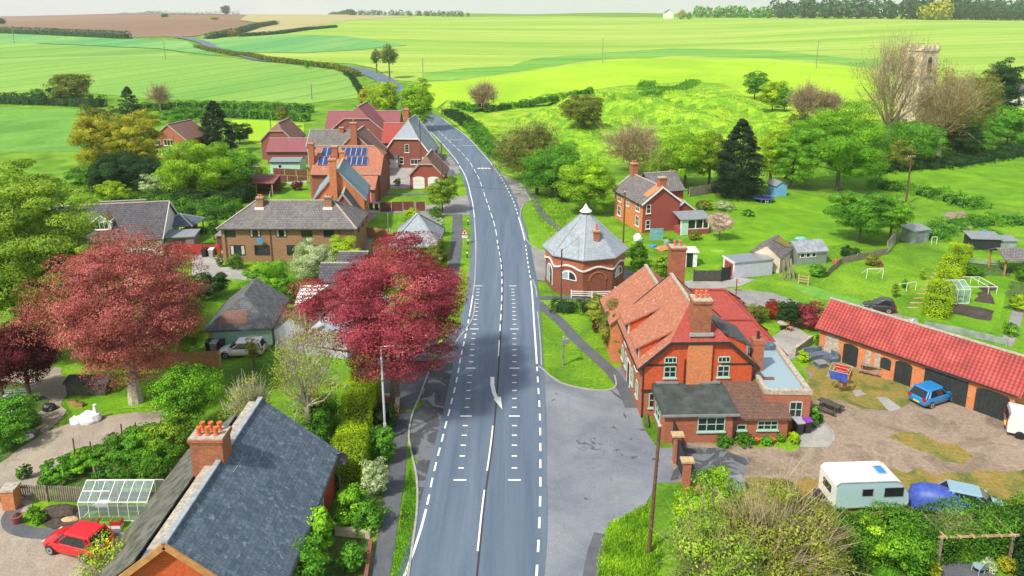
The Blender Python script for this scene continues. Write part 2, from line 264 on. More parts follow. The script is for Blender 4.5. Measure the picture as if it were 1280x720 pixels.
# ---------------------------------------------------------------- mesh building
class MB:
    def __init__(s): s.v=[];s.f=[];s.m=[];s.ms=[]
    def mi(s,n):
        if n not in s.ms: s.ms.append(n)
        return s.ms.index(n)
    def add(s,vs,fs,mat):
        o=len(s.v); s.v+= [tuple(v) for v in vs]; k=s.mi(mat)
        for f in fs: s.f.append(tuple(i+o for i in f)); s.m.append(k)
        return s
    def box(s,x0,y0,z0,x1,y1,z1,mat,M=None):
        vs=[Vector(p) for p in ((x0,y0,z0),(x1,y0,z0),(x1,y1,z0),(x0,y1,z0),(x0,y0,z1),(x1,y0,z1),(x1,y1,z1),(x0,y1,z1))]
        if M: vs=[M@v for v in vs]
        return s.add(vs,[(0,3,2,1),(4,5,6,7),(0,1,5,4),(1,2,6,5),(2,3,7,6),(3,0,4,7)],mat)
    def bar(s,a,b,w,h,mat):
        a,b=Vector(a),Vector(b); d=(b-a); l=d.length
        if l<1e-6: return s
        q=d.to_track_quat('X','Z').to_matrix().to_4x4(); q.translation=a
        return s.box(0,-w/2,-h/2,l,w/2,h/2,mat,q)
    def tube(s,pts,rs,mat,n=8,cap=True):
        pts=[Vector(p) for p in pts]; rings=[]; o=[]
        for i,p in enumerate(pts):
            d=(pts[min(i+1,len(pts)-1)]-pts[max(i-1,0)]).normalized()
            u=d.cross(Vector((0,0,1)) if abs(d.z)<.9 else Vector((1,0,0))).normalized(); w=d.cross(u)
            r=rs[i] if isinstance(rs,(list,tuple)) else rs
            rings.append([p+(u*math.cos(2*PI*k/n)+w*math.sin(2*PI*k/n))*r for k in range(n)])
        vs=[v for r_ in rings for v in r_]; fs=[]
        for i in range(len(pts)-1):
            for k in range(n): fs.append((i*n+k,i*n+(k+1)%n,(i+1)*n+(k+1)%n,(i+1)*n+k))
        if cap: fs+= [tuple(range(n))[::-1],tuple((len(pts)-1)*n+k for k in range(n))]
        return s.add(vs,fs,mat)
    def lathe(s,prof,mat,c=(0,0,0),n=12,M=None):
        vs=[];fs=[]
        for r,z in prof:
            for k in range(n):
                a=2*PI*k/n; v=Vector((c[0]+r*math.cos(a),c[1]+r*math.sin(a),c[2]+z)); vs.append(M@v if M else v)
        for i in range(len(prof)-1):
            for k in range(n): fs.append((i*n+k,i*n+(k+1)%n,(i+1)*n+(k+1)%n,(i+1)*n+k))
        fs+= [tuple(range(n))[::-1],tuple((len(prof)-1)*n+k for k in range(n))]
        return s.add(vs,fs,mat)
    def poly(s,pts,mat,th=0.0):
        pts=[Vector(p) for p in pts]; n=len(pts)
        if not th: return s.add(pts,[tuple(range(n))],mat)
        d=Vector((0,0,-th)); vs=pts+[p+d for p in pts]
        return s.add(vs,[tuple(range(n)),tuple(range(2*n-1,n-1,-1))]+[(i,i+n,(i+1)%n+n,(i+1)%n) for i in range(n)],mat)
    def build(s,name,parent=None,loc=(0,0,0),rz=0,smooth=False,fix=True):
        me=bpy.data.meshes.new(name); me.from_pydata(s.v,[],s.f)
        for n in s.ms: me.materials.append(MATS[n])
        me.polygons.foreach_set('material_index',s.m)
        if fix:
            bm=bmesh.new(); bm.from_mesh(me); bmesh.ops.recalc_face_normals(bm,faces=bm.faces); bm.to_mesh(me); bm.free()
        if smooth: me.polygons.foreach_set('use_smooth',[True]*len(me.polygons))
        o=bpy.data.objects.new(name,me); COL.objects.link(o); o.location=loc; o.rotation_euler=(0,0,rz)
        if parent: o.parent=parent
        return o
def tag(o,label=None,cat=None,group=None,kind=None):
    if label:o['label']=label
    if cat:o['category']=cat
    if group:o['group']=group
    if kind:o['kind']=kind
    return o
def thing(name,label,cat,loc=(0,0,0),rz=0,group=None):
    o=bpy.data.objects.new(name,None); COL.objects.link(o); o.location=loc; o.rotation_euler=(0,0,rz); return tag(o,label,cat,group)
def dup(root,loc,rz=None,label=None):
    r=root.copy(); COL.objects.link(r); r.location=loc
    if rz is not None: r.rotation_euler=(0,0,rz)
    if label: r['label']=label
    for ch in list(root.children):
        c=ch.copy(); COL.objects.link(c); c.parent=r
        for g in list(ch.children):
            d=g.copy(); COL.objects.link(d); d.parent=c
    return r
def struct(o): return tag(o,kind='structure')
# ---------------------------------------------------------------- terrain and draped sheets
def terrain():
    ys=[-60.0]
    while ys[-1]<4300: ys.append(ys[-1]+max(2.2,(ys[-1])*(.010 if ys[-1]<330 else .018)))
    nx=230; vs=[];fs=[]
    for y in ys:
        for i in range(nx+1):
            s=-1+2*i/nx; x=s*1.15*(y+150); vs.append((x,y,TZ(x,y)))
    for j in range(len(ys)-1):
        for i in range(nx): a=j*(nx+1)+i; fs.append((a,a+1,a+nx+2,a+nx+1))
    m=MB(); m.add(vs,fs,'grass'); struct(m.build('ground',smooth=True,fix=False))
terrain()
def dens(pts,closed=True,stepf=.03):
    out=[]; n=len(pts)
    for i in range(n if closed else n-1):
        a,b=pts[i],pts[(i+1)%n]; l=(b-a).length; k=max(1,int(l/max(2,stepf*min(a.y,b.y)))) if max(a.y,b.y)>200 else 1
        for j in range(k): out.append(a.lerp(b,j/k))
    if not closed: out.append(pts[-1])
    return out
def inside(p,poly):
    c=False; n=len(poly)
    for i in range(n):
        a,b=poly[i],poly[i-1]
        if (a.y>p[1])!=(b.y>p[1]) and p[0]<(b.x-a.x)*(p[1]-a.y)/(b.y-a.y)+a.x: c=not c
    return c
DI=[0]
RAGGED={'yard_moss','yard','soil','planted_bed','gravel','meadow','rough_grass','asphalt_wet'}
def drape(name,pts,mat,layer,build=True,far=.0011):
    DI[0]+=1; idx=DI[0]
    P=[Vector((p[0],p[1])) for p in pts]
    if mat in RAGGED and max(p.y for p in P)<190:
        rg=random.Random(idx); Q=[]
        for a,b in zip(P,P[1:]+P[:1]):
            l=(b-a).length; k=max(1,int(l/.9)); n_=Vector((-(b-a).y,(b-a).x)).normalized() if l>0 else Vector((0,0))
            am=min(.38,l*.06)
            Q+= [a.lerp(b,j/k)+n_*(rg.uniform(-am,am)+am*math.sin(j*.9+idx)) for j in range(k)]
        P=Q
    P=dens(P); ymin=min(p.y for p in P); ymax=max(p.y for p in P)
    V=list(P); n=len(P)
    if ymax>195:
        y=max(ymin,150.0)
        while y<ymax:
            stp=max(2.2,y*(.012 if ymax<380 else .02)); xs=[p.x for p in P]; x=min(xs)
            while x<max(xs):
                if inside((x,y),P): V.append(Vector((x,y)))
                x+=stp*1.0
            y+=stp
    if ymax>150:
        y=150
    r=delaunay_2d_cdt(V,[(i,(i+1)%n) for i in range(n)],[],1,1e-5)
    off=lambda y: .012*layer+.0012*(idx%9)+max(0,y-200)*far*(.5+.25*layer)+(0.03*layer if y>150 else 0)
    vs=[(v.x,v.y,TZ(v.x,v.y)+off(v.y)) for v in r[0]]
    m=MB(); m.add(vs,[tuple(f) for f in r[2]],mat)
    o=m.build(name,fix=False); me=o.data
    if me.polygons and sum(p.normal.z for p in me.polygons)<0: me.flip_normals()
    return struct(o)
def px(lst): return [GT(*p) if p[1]<165 else GP(*p) for p in lst]
def band(name,ctr,w,mat,layer):
    """ribbon along world centreline with widths"""
    c=[Vector((p[0],p[1])) for p in ctr]; l=[];r=[]
    for i,p in enumerate(c):
        d=(c[min(i+1,len(c)-1)]-c[max(i-1,0)]).normalized(); n=Vector((-d.y,d.x)); ww=w[i] if isinstance(w,list) else w
        l.append(p+n*ww/2); r.append(p-n*ww/2)
    return drape(name,l+r[::-1],mat,layer)
def spline(pts,n=8):
    P=[Vector((p[0],p[1])) for p in pts]; out=[]
    for i in range(len(P)-1):
        a,b,c,d=P[max(i-1,0)],P[i],P[i+1],P[min(i+2,len(P)-1)]
        for k in range(n):
            t=k/n; out.append(.5*((2*b)+(c-a)*t+(2*a-5*b+4*c-d)*t*t+(3*b-a-3*c+d)*t**3))
    out.append(P[-1]); return out
# ---------------------------------------------------------------- road: left and right edge lines measured on the photograph
LE=[(490,760),(520,682),(534,632),(541.5,595),(559,525),(570,480),(576,447),(584,410),(592.5,360),(594.5,330),(594.5,297),(592,263),(588.5,245),(581,219),(566,196),(545,172.5),(530,159),(518,149)]
RE=[(668,760),(673,682),(675,632),(675.5,595),(675,525),(672.5,480),(670.5,447),(668,410),(664.5,360),(660,330),(655,297),(646,265),(639.5,247),(624,219),(607,197),(583,171),(566,158.5),(552,149)]
WL=[GP(*p) for p in LE]; WR=[GP(*p) for p in RE]
FAR=[GT(*p) for p in [(497,128),(492,110),(478,99),(465,93.5),(450,88),(432,85),(400,82),(360,78),(325,75),(300,70),(280,65),(266,60),(255,54),(235,49),(218,47)]]
CTR=[(a+b)/2 for a,b in zip(WL,WR)]
HW=[(a-b).length/2 for a,b in zip(WL,WR)]
cl=[Vector((p.x,p.y)) for p in CTR]+[Vector((p.x,p.y)) for p in FAR]
RC=spline(cl,6)
def rhalf(p):
    return 3.75
band('road',RC,8.1,'asphalt',4)
LS=spline(WL,8); RS=spline(WR,8)
def along(line):
    s=[0]
    for a,b in zip(line,line[1:]): s.append(s[-1]+(b-a).length)
    return s
def at_s(line,s,t):
    for i in range(len(s)-1):
        if s[i+1]>=t:
            k=(t-s[i])/(s[i+1]-s[i]); return line[i].lerp(line[i+1],k),(line[i+1]-line[i]).normalized()
    return line[-1],(line[-1]-line[-2]).normalized()
mk=MB()
def mark(p,q,w,z=.068):
    p=Vector((p[0],p[1]));q=Vector((q[0],q[1])); d=(q-p).normalized(); n=Vector((-d.y,d.x))*w/2
    mk.add([(v.x,v.y,z+(.0 if v.y<150 else .16+max(0,v.y-200)*.0028)+TZ(v.x,v.y)) for v in (p-n,q-n,q+n,p+n)],[(3,2,1,0)] ,'paint')
def dash(line,s0,s1,on,off,w):
    s=along(line); t=s0; end=min(s1,s[-1])
    while t<end:
        a=t; e=min(t+on,end)
        while a<e-.01:
            b=min(a+1.5,e); p,_=at_s(line,s,a); q,_=at_s(line,s,b); mark(p,q,w); a=b
        t+=on+off
def s_at_y(line,y):
    s=along(line)
    for i,p in enumerate(line):
        if p.y>=y: return s[i]
    return s[-1]
gy=lambda py: GP(640,py).y
dash(LS,0,s_at_y(LS,gy(640)),99,0,.15)
dash(LS,s_at_y(LS,gy(632)),s_at_y(LS,gy(395)),1.0,.75,.13)
dash(LS,s_at_y(LS,gy(392)),999,999,0,.14)
dash(RS,0,s_at_y(RS,gy(462)),1.0,1.0,.14)
dash(RS,s_at_y(RS,gy(458)),s_at_y(RS,gy(352)),999,0,.16)
dash(RS,s_at_y(RS,gy(350)),s_at_y(RS,gy(306)),.9,.8,.14)
dash(RS,s_at_y(RS,gy(305)),s_at_y(RS,gy(272)),99,0,.14)
dash(RS,s_at_y(RS,gy(270)),s_at_y(RS,gy(220)),1.2,1.2,.14)
dash(RS,s_at_y(RS,gy(218)),999,999,0,.14)
CLN=spline([GP(*p) for p in [(590,760),(597,690),(604,625),(613,560),(616,533),(619,500),(622,460),(624.5,420),(626.5,390),(627.5,360),(626.5,330),(622,305),(619,285),(612,262),(606,245),(598,222),(588,205),(575,190),(561,177),(543,160),(533,150)]],6)
sc_=along(CLN)
def cy(a,b,on,off,w=.11): dash(CLN,s_at_y(CLN,gy(a)),s_at_y(CLN,gy(b)),on,off,w)
cy(692,618,99,0); cy(590,534,99,0); cy(452,432,99,0); cy(418,300,1.6,1.0); cy(296,240,3.2,1.5); cy(236,152,4,2)
def tick(py,xs0,xs1,w=.13):
    a=GP(xs0,py); b=GP(xs1,py); mark(a,b,w)
y_=360
for py,wide in [(601,1),(586,0),(571,0),(557.5,0),(545,0),(533,0),(521,1),(510,0),(499,0),(489,0),(479,0),(470,0),(461,1),(453,0),(445,0),(438,0),(431,0),(424,0),(418,0),(412,1),(406,0),(400,0),(395,0),(390,0),(385,0),(380,0),(375,0),(370,0),(366,0),(362,0),(358,1)]:
    for cx,sg in ((575+ (601-py)*.095,1),(643-(601-py)*.0-(0 if py>400 else (400-py)*.05),1)):
        h=(8 if wide else 3.6)*(py-25)/576; tick(py,cx-h,cx+h,.14 if not wide else .16)
# curved arrow
ar=[GP(*p) for p in [(615.5,472),(615.5,482),(617.5,492),(621,499)]]
w2=.17
Lp=[p+Vector((-w2,0,0)) for p in ar]; Rp=[p+Vector((w2,0,0)) for p in ar]
for i in range(3): mk.add([(q.x,q.y,.072) for q in (Lp[i],Rp[i],Rp[i+1],Lp[i+1])],[(0,1,2,3)],'paint')
hd=[GP(*p) for p in [(616.5,499.5),(626,496.5),(628,513)]]
mk.add([(p.x,p.y,.076) for p in hd],[(0,1,2)],'paint')
# SLOW lettering patch far up the road as bars
for k in range(4):
    a=GP(599+k*4.2,211); mark(a+Vector((-.3,0,0)),a+Vector((.3,.4,0)),.9)
for (x0,y0,x1,y1) in [(556,176,578,176),(577,183,600,183)]: mark(GP(x0,y0),GP(x1,y1),.25)
o=mk.build('road_markings',fix=False)
bm=bmesh.new(); bm.from_mesh(o.data)
for f in bm.faces:
    f.normal_update()
    if f.normal.z<0: f.normal_flip()
bm.to_mesh(o.data); bm.free(); struct(o)
# centre-line dark seam
sm=MB()
CL2=[p for p in CLN if p.y<95]
for a,b in zip(CL2,CL2[1:]):
    d=(b-a).normalized(); n=Vector((-d.y,d.x))
    c=n*-.10
    sm.add([(v.x,v.y,.063) for v in (a+c-n*.06,b+c-n*.06,b+c+n*.06,a+c+n*.06)],[(0,1,2,3)],'asphalt_stain')
o=sm.build('road_seam',fix=False); struct(o)
# paved areas
drape('forecourt',px([(660,458),(676,458),(688,472),(705,481),(740,488),(766,487),(772,478),(766,462),(776,458),(783,470),(795,500),(800,516),(806,538),(822,560),(850,560),(850,604),(822,604),(806,632),(765,655),(752,672),(744,700),(738,760),(655,760)]),'asphalt_forecourt',2)
drape('layby',px([(530,762),(500,762),(513,700),(521,640),(520,600),(511,545),(515,520),(533,468),(560,420),(592,380),(600,380)]),'asphalt_wet',2)
drape('driveway',px([(430,486),(455,458),(520,430),(548,425),(534,468),(518,512),(500,512),(440,500)]),'asphalt_path',3)
band('pavement',spline([GP(*p) for p in [(468,760),(480,690),(488,640),(496,590),(499,545),(506,515)]],5),[1.15]*26,'asphalt_path',3)
band('footpath',spline([GP(*p) for p in [(672,378),(683,388),(700,402),(722,426),(745,447),(765,466),(780,487),(790,510)]],5),1.15,'asphalt_path',3)
band('footpath',spline([GP(*p) for p in [(664,372),(700,373),(750,373),(800,372),(830,374)]],4),1.15,'asphalt_path',3)
drape('lane',px([(655,306),(668,311),(690,318),(740,326),(785,338),(830,350),(880,360),(925,362),(965,366),(1000,378),(995,386),(930,383),(880,380),(835,371),(785,361),(720,358),(680,352),(664,350),(658,330)]),'lane',2)
drape('layby',px([(621,217),(640,224),(652,231),(658,241),(663,251),(655,256),(650,264),(650,274),(640,258),(630,232)]),'lane',2)
band('footpath',spline([GP(*p) for p in [(655,234),(664,242),(672,258),(684,274),(700,287),(715,298)]],5),1.3,'asphalt_path',3)
drape('lane',px([(548,247),(566,247),(592,243),(594,268),(570,270),(552,268)]),'lane',2)
drape('lane',px([(545,198),(560,195),(572,203),(579,216),(560,219),(545,215)]),'lane',2)
band('footpath',spline([GP(*p) for p in [(572,268),(571,300),(567,335),(560,370)]],5),1.5,'asphalt_path',3)
band('footpath',spline([GP(*p) for p in [(566,220),(557,205),(545,188),(535,170),(530,160)]],5),1.6,'asphalt_path',3)
band('footpath',spline([GP(*p) for p in [(733,760),(742,700),(752,668)]],4),.9,'asphalt_path',3)
drape('driveway',px([(240,338),(240,312),(285,316),(275,333),(330,340),(330,352),(240,345)]),'concrete',2)
drape('driveway',px([(454,290),(454,260),(545,256),(556,268),(550,285),(500,266),(478,268),(458,320)]),'lane',2)
drape('parking_area',px([(470,236),(556,236),(556,215),(525,205),(475,205)]),'concrete',2)
drape('driveway',px([(855,352),(905,345),(945,350),(925,358),(890,362),(860,360)]),'concrete',3)
drape('gravel_path',px([(-40,640),(-10,590),(30,560),(70,535),(120,522),(200,512),(228,508),(228,520),(170,540),(110,560),(40,610),(38,640)]),'gravel',2)
drape('gravel_path',px([(60,545),(85,500),(85,470),(40,450),(-20,440),(-40,460),(-40,470),(30,480),(60,500),(48,540)]),'gravel',2)
drape('gravel_yard',px([(-60,780),(-60,625),(22,625),(14,650),(24,666),(60,671),(160,669),(150,780)]),'gravel',2)
band('kerb_path',spline([GP(*p) for p in [(22,632),(12,648),(22,662),(60,668),(150,667)]],4),.9,'asphalt_path',3)
drape('flower_bed',px([(38,640),(110,632),(110,660),(50,660)]),'soil',3)
drape('yard',px([(846,548),(905,560),(1000,560),(1040,552),(1030,520),(1000,505),(1008,470),(1026,444),(1080,462),(1256,524),(1300,545),(1300,640),(1120,640),(1000,612),(846,604)]),'yard',2)
drape('yard_moss',px([(1012,455),(1040,452),(1110,475),(1150,490),(1135,500),(1120,512),(1080,510),(1050,500),(1012,500)]),'yard_moss',3)
drape('yard_moss',px([(1112,548),(1128,540),(1150,543),(1172,553),(1196,556),(1214,570),(1205,580),(1180,577),(1160,566),(1140,560),(1125,552)]),'yard_moss',3)
drape('yard_moss',px([(850,600),(1010,600),(1150,590),(1240,590),(1300,580),(1300,640),(850,640)]),'yard_moss',3)
drape('patio',px([(960,425),(990,405),(1012,420),(1010,445),(985,450),(972,440)]),'concrete',3)
drape('patio',px([(1000,560),(1003,520),(1018,520),(1040,540),(1042,552),(1035,560)]),'concrete',4)
drape('soil_bed',px([(1195,378),(1243,389),(1238,402),(1190,392)]),'soil',2)
drape('soil_bed',px([(1222,360),(1240,355),(1244,380),(1222,378)]),'soil',2)
drape('vegetable_bed',px([(1215,330),(1262,335),(1262,345),(1215,345)]),'planted_bed',2)
band('garden_path',spline([GP(*p) for p in [(1258,432),(1268,405),(1278,375),(1300,340)]],4),1.0,'lane',2)
drape('patio',px([(1160,760),(1172,702),(1240,704),(1262,760)]),'asphalt_path',2)
drape('garden_soil',px([(30,600),(90,572),(150,548),(240,520),(240,590),(180,612),(40,616)]),'planted_bed',2)
drape('garden_soil',px([(-40,560),(-40,480),(60,480),(62,530),(30,560),(-20,590)]),'planted_bed',2)
drape('garden_soil',px([(380,620),(420,560),(440,500),(500,520),(486,600),(462,690),(440,760),(380,760)]),'planted_bed',2)
drape('lawn',px([(80,500),(160,460),(255,450),(255,505),(140,512),(95,525)]),'lawn',2)
drape('lawn',px([(864,300),(930,262),(990,240),(1060,255),(1060,305),(960,318),(880,340),(840,320)]),'lawn',2)
drape('lawn',px([(454,284),(475,266),(497,268),(495,286)]),'lawn',3)
drape('lawn',px([(337,250),(340,228),(385,226),(385,250)]),'lawn',2)
drape('allotment_lawn',px([(1185,420),(1185,360),(1225,310),(1262,350),(1250,400),(1230,425)]),'lawn',1)
# manholes and repairs in the yard
for pts in ([(1065,489),(1075,488),(1082,494),(1070,497)],[(1095,497),(1108,497),(1127,511),(1112,516)]): drape('concrete_patch',px(pts),'concrete',5)
drape('yard_tarmac',px([(846,556),(900,562),(935,574),(925,600),(846,602)]),'asphalt_wet',4)
# fields
drape('rough_meadow',px([(562,150),(548,140),(560,125),(590,133),(620,133),(650,128),(690,118),(740,113),(800,106),(860,103),(905,105),(925,116),(960,135),(1000,150),(1010,185),(940,200),(860,205),(790,205),(720,210),(660,225),(628,217),(607,194),(585,170)]),'rough_grass',1)
drape('pasture',px([(510,110),(530,104),(560,103),(620,96),(700,84),(760,76),(840,72),(960,75),(1060,84),(1130,95),(1200,105),(1300,108),(1300,140),(1100,150),(1000,148),(960,135),(925,116),(905,105),(860,103),(800,106),(740,113),(690,118),(650,128),(620,133),(590,133),(560,125),(545,136),(515,125)]),'pasture',2)
drape('crop_field',px([(440,80),(470,86),(490,100),(530,104),(560,103),(620,96),(700,84),(760,76),(840,72),(960,75),(1060,84),(1130,95),(1200,105),(1420,108),(1400,24),(1100,23),(900,22),(760,22),(640,21.5),(520,20.5),(440,26),(380,34),(330,42),(300,52),(285,60),(330,72),(400,78)]),'crop_bright',1)
drape('crop_shade_strip',px([(530,103),(560,101),(620,94),(700,82),(760,74),(840,70),(960,73),(1060,82),(1130,93),(1130,82),(1060,73),(960,63),(840,61),(760,66),(700,71),(640,83),(580,86),(530,92)]),'crop_dip_shade',2)  # darker sheet paints the shaded dip onto the bright crop
drape('crop_field',px([(-160,118),(-160,52),(-20,50),(60,56),(150,60),(200,62),(280,72),(330,78),(400,84),(440,90),(445,100),(452,122),(380,130),(320,127),(220,126),(100,116)]),'crop_near',1)
drape('crop_field',px([(-200,50),(-200,38),(0,40),(100,46),(180,50),(232,52),(250,62),(280,70),(200,61),(150,59),(60,55)]),'crop_far',1)
drape('crop_field',px([(242,50),(300,47),(360,44),(430,46),(510,57),(450,63),(380,67),(300,66),(262,58)]),'crop_far',3)
drape('ploughed_field',px([(-260,37),(-260,22),(-100,17),(0,16.5),(100,17),(200,17.5),(300,18),(345,19),(300,27),(330,30),(290,38),(240,46),(160,47),(60,44)]),'plough',1)
drape('stubble_field',px([(345,18.5),(400,19),(470,20),(520,21),(440,26),(400,32),(330,42),(300,44),(250,48),(270,40),(330,30),(300,26)]),'stubble',2)
drape('meadow',px([(-160,190),(-160,134),(0,134),(120,137),(120,190)]),'meadow',1)
drape('meadow',px([(1090,215),(1140,205),(1190,190),(1290,180),(1420,180),(1420,275),(1290,262),(1200,245),(1110,232)]),'lawn',1)
drape('meadow',px([(290,150),(320,150),(380,155),(380,180),(320,180),(290,165)]),'pasture',1)
drape('vegetable_bed',px([(1262,352),(1300,356),(1300,392),(1262,386)]),'planted_bed',3)
drape('worn_grass',px([(985,352),(1030,362),(1070,374),(1130,392),(1120,400),(1060,384),(1000,366)]),'meadow',2)
drape('soil_bed',px([(1068,396),(1100,384),(1140,398),(1150,410),(1120,408)]),'yard',3)
drape('rubble_patch',px([(1176,268),(1205,264),(1210,274),(1185,280)]),'yard',2)
# kerbs
def kerb(pts,w=.14,h=.11,z=.0,mat='kerb_stone',name='kerb'):
    m=MB(); P=spline([GP(*p) for p in pts],5)
    for a,b in zip(P,P[1:]):
        m.bar((a.x,a.y,h/2-.02),(b.x,b.y,h/2-.02),w,h+.02,mat)
    struct(m.build(name))
kerb([(673,459),(677,461),(690,472),(706,481),(740,488),(762,488),(770,482),(768,470)])
kerb([(672,390),(674,410),(676,435),(677,458)])
kerb([(666,350),(670,362),(671,372)])
kerb([(650,274),(655,290),(660,303),(672,311),(684,316)])
kerb([(655,256),(651,264),(650,274)])
kerb([(621,217),(640,224),(652,231),(658,241),(664,251)])
kerb([(537,462),(525,495),(515,520),(511,545),(515,570),(521,600),(521,640),(513,700),(505,760)])
kerb([(594,378),(590,400),(570,428)])
kerb([(593,272),(595,300),(594,340),(591,370)],)
kerb([(1042,552),(1040,540),(1020,522),(1005,512)])
# ---------------------------------------------------------------- world
w=bpy.data.worlds.new('World'); scn.world=w; w.use_nodes=True; nt=w.node_tree; nt.nodes.clear()
SE,SA=R(50),math.atan2(-.70,-.714)   # sun stands behind-left of the camera
sk=nt.nodes.new('ShaderNodeTexSky'); sk.sky_type='NISHITA'; sk.sun_disc=False; sk.sun_elevation=SE; sk.sun_rotation=SA; sk.altitude=80; sk.air_density=1.0; sk.dust_density=3.0; sk.ozone_density=1.0
bg=nt.nodes.new('ShaderNodeBackground'); bg.inputs[1].default_value=.12; ow=nt.nodes.new('ShaderNodeOutputWorld'); 
tc=nt.nodes.new('ShaderNodeTexCoord'); sx=nt.nodes.new('ShaderNodeSeparateXYZ'); nt.links.new(tc.outputs['Generated'],sx.inputs[0])
cn=nt.nodes.new('ShaderNodeTexNoise'); cn.inputs['Scale'].default_value=2.2; cn.inputs['Detail'].default_value=6; mpn=nt.nodes.new('ShaderNodeMapping'); mpn.inputs['Scale'].default_value=(1,1,4); nt.links.new(tc.outputs['Generated'],mpn.inputs[0]); nt.links.new(mpn.outputs[0],cn.inputs['Vector'])
mr=nt.nodes.new('ShaderNodeMapRange'); nt.links.new(sx.outputs[2],mr.inputs[0]); mr.inputs[1].default_value=.0; mr.inputs[2].default_value=.5; mr.inputs[3].default_value=.95; mr.inputs[4].default_value=.35
mm=nt.nodes.new('ShaderNodeMath'); mm.operation='MULTIPLY_ADD'; nt.links.new(cn.outputs[0],mm.inputs[0]); mm.inputs[1].default_value=.3; mm.inputs[2].default_value=-.15
ma=nt.nodes.new('ShaderNodeMath'); ma.operation='ADD'; ma.use_clamp=True; nt.links.new(mr.outputs[0],ma.inputs[0]); nt.links.new(mm.outputs[0],ma.inputs[1])
mxw=nt.nodes.new('ShaderNodeMix'); mxw.data_type='RGBA'; nt.links.new(ma.outputs[0],mxw.inputs[0]); nt.links.new(sk.outputs[0],mxw.inputs[6]); mxw.inputs[7].default_value=(6.1,6.3,6.1,1)
nt.links.new(mxw.outputs[2],bg.inputs[0]); nt.links.new(bg.outputs[0],ow.inputs[0])
sl=bpy.data.lights.new('sun','SUN'); sl.energy=3.9; sl.angle=R(3.5); sl.color=(1,.92,.78); so=bpy.data.objects.new('sun',sl); COL.objects.link(so)
tr=Vector((.70*math.cos(SE),.714*math.cos(SE),-math.sin(SE))); so.rotation_euler=tr.to_track_quat('-Z','Y').to_euler()
so.location=(-40,-20,90)
vs_=scn.view_settings; vs_.view_transform='Standard'; vs_.look='None'; vs_.exposure=.27; vs_.gamma=1
# ---------------------------------------------------------------- buildings
class Frame:
    def __init__(s,o,ang): s.o=Vector((o[0],o[1],o[2] if len(o)>2 else 0)); s.a=ang; s.u=Vector((math.cos(ang),math.sin(ang),0)); s.v=Vector((-s.u.y,s.u.x,0))
    def __call__(s,u,v,z=0): return s.o+s.u*u+s.v*v+Vector((0,0,z))
def roof_mesh(W,D,e,r,ridge,mat,ov=.3,gv=.25,hf=None,hb=None,th=.16,capmat=None,cap=.0):
    """local roof; hf/hb = (height where the hip begins, inset of ridge end)"""
    A,B=(W,D) if ridge=='v' else (D,W)
    sl=(r-e)/(A/2); T=(lambda a,b,z: Vector((a,b,z))) if ridge=='v' else (lambda a,b,z: Vector((b,a,z)))
    m=MB()
    def side(sg):
        # outline of one slope in (a from ridge centre, b, z)
        xe=A/2+ov; ze=e-ov*sl; P=[]
        X=lambda k:(A/2-k*sg)
        pts=[]
        if hf:
            zh,ins=hf; hw=(r-zh)/sl
            if zh<=e+.01: pts+=[(xe,-ov,ze)]
            else: pts+=[(xe,-gv,ze),(hw,-gv,zh)]
            pts+=[(0,ins,r)]
        else: pts+=[(xe,-gv,ze),(0,-gv,r)]
        if hb:
            zh,ins=hb; hw=(r-zh)/sl; pts+=[(0,B-ins,r)]
            if zh<=e+.01: pts+=[(xe,B+ov,ze)]
            else: pts+=[(hw,B+gv,zh),(xe,B+gv,ze)]
        else: pts+=[(0,B+gv,r),(xe,B+gv,ze)]
        return [T(X(a),b,z) for a,b,z in pts]
    for sg in (1,-1): m.poly(side(sg),mat,th)
    for h,fr in ((hf,1),(hb,0)):
        if h:
            zh,ins=h; hw=(r-zh)/sl
            bb=lambda o: -o if fr else B+o
            if zh<=e+.01: tri=[(A/2+ov,bb(ov),e-ov*sl),(-A/2-ov,bb(ov),e-ov*sl),(0,ins if fr else B-ins,r)]
            else: tri=[(hw,bb(gv),zh),(-hw,bb(gv),zh),(0,ins if fr else B-ins,r)]
            m.poly([T(A/2-a,b,z) for a,b,z in tri],mat,th)
    if capmat:
        b0=hf[1] if hf else -gv; b1=B-hb[1] if hb else B+gv
        a=T(A/2,b0,r+.03); b=T(A/2,b1,r+.03); m.bar(a,b,.28,.12,capmat)
        for h,fr in ((hf,1),(hb,0)):
            if h and h[0]<=e+.01:
                for s in (1,-1):
                    m.bar(T(A/2-s*(A/2+ov),-ov if fr else B+ov,e-ov*sl+.04),T(A/2,h[1] if fr else B-h[1],r+.04),.24,.1,capmat)
    return m
def wall_mesh(W,D,e,r,ridge,mat,hf=None,hb=None,z0=0):
    A,B=(W,D) if ridge=='v' else (D,W); T=(lambda a,b,z: Vector((a,b,z))) if ridge=='v' else (lambda a,b,z: Vector((b,a,z)))
    sl=(r-e)/(A/2); m=MB(); r_=r-.02
    def end(h,b):
        if h is None: return [T(0,b,z0),T(A,b,z0),T(A,b,e),T(A/2,b,r_),T(0,b,e)]
        zh=h[0]; hw=(r-zh)/sl
        if zh<=e+.01: return [T(0,b,z0),T(A,b,z0),T(A,b,e),T(0,b,e)]
        return [T(0,b,z0),T(A,b,z0),T(A,b,e),T(A/2+hw,b,zh),T(A/2-hw,b,zh),T(0,b,e)]
    m.poly(end(hf,0),mat); m.poly(end(hb,B),mat)
    for a in (0,A): m.poly([T(a,0,z0),T(a,B,z0),T(a,B,e),T(a,0,e)],mat)
    return m
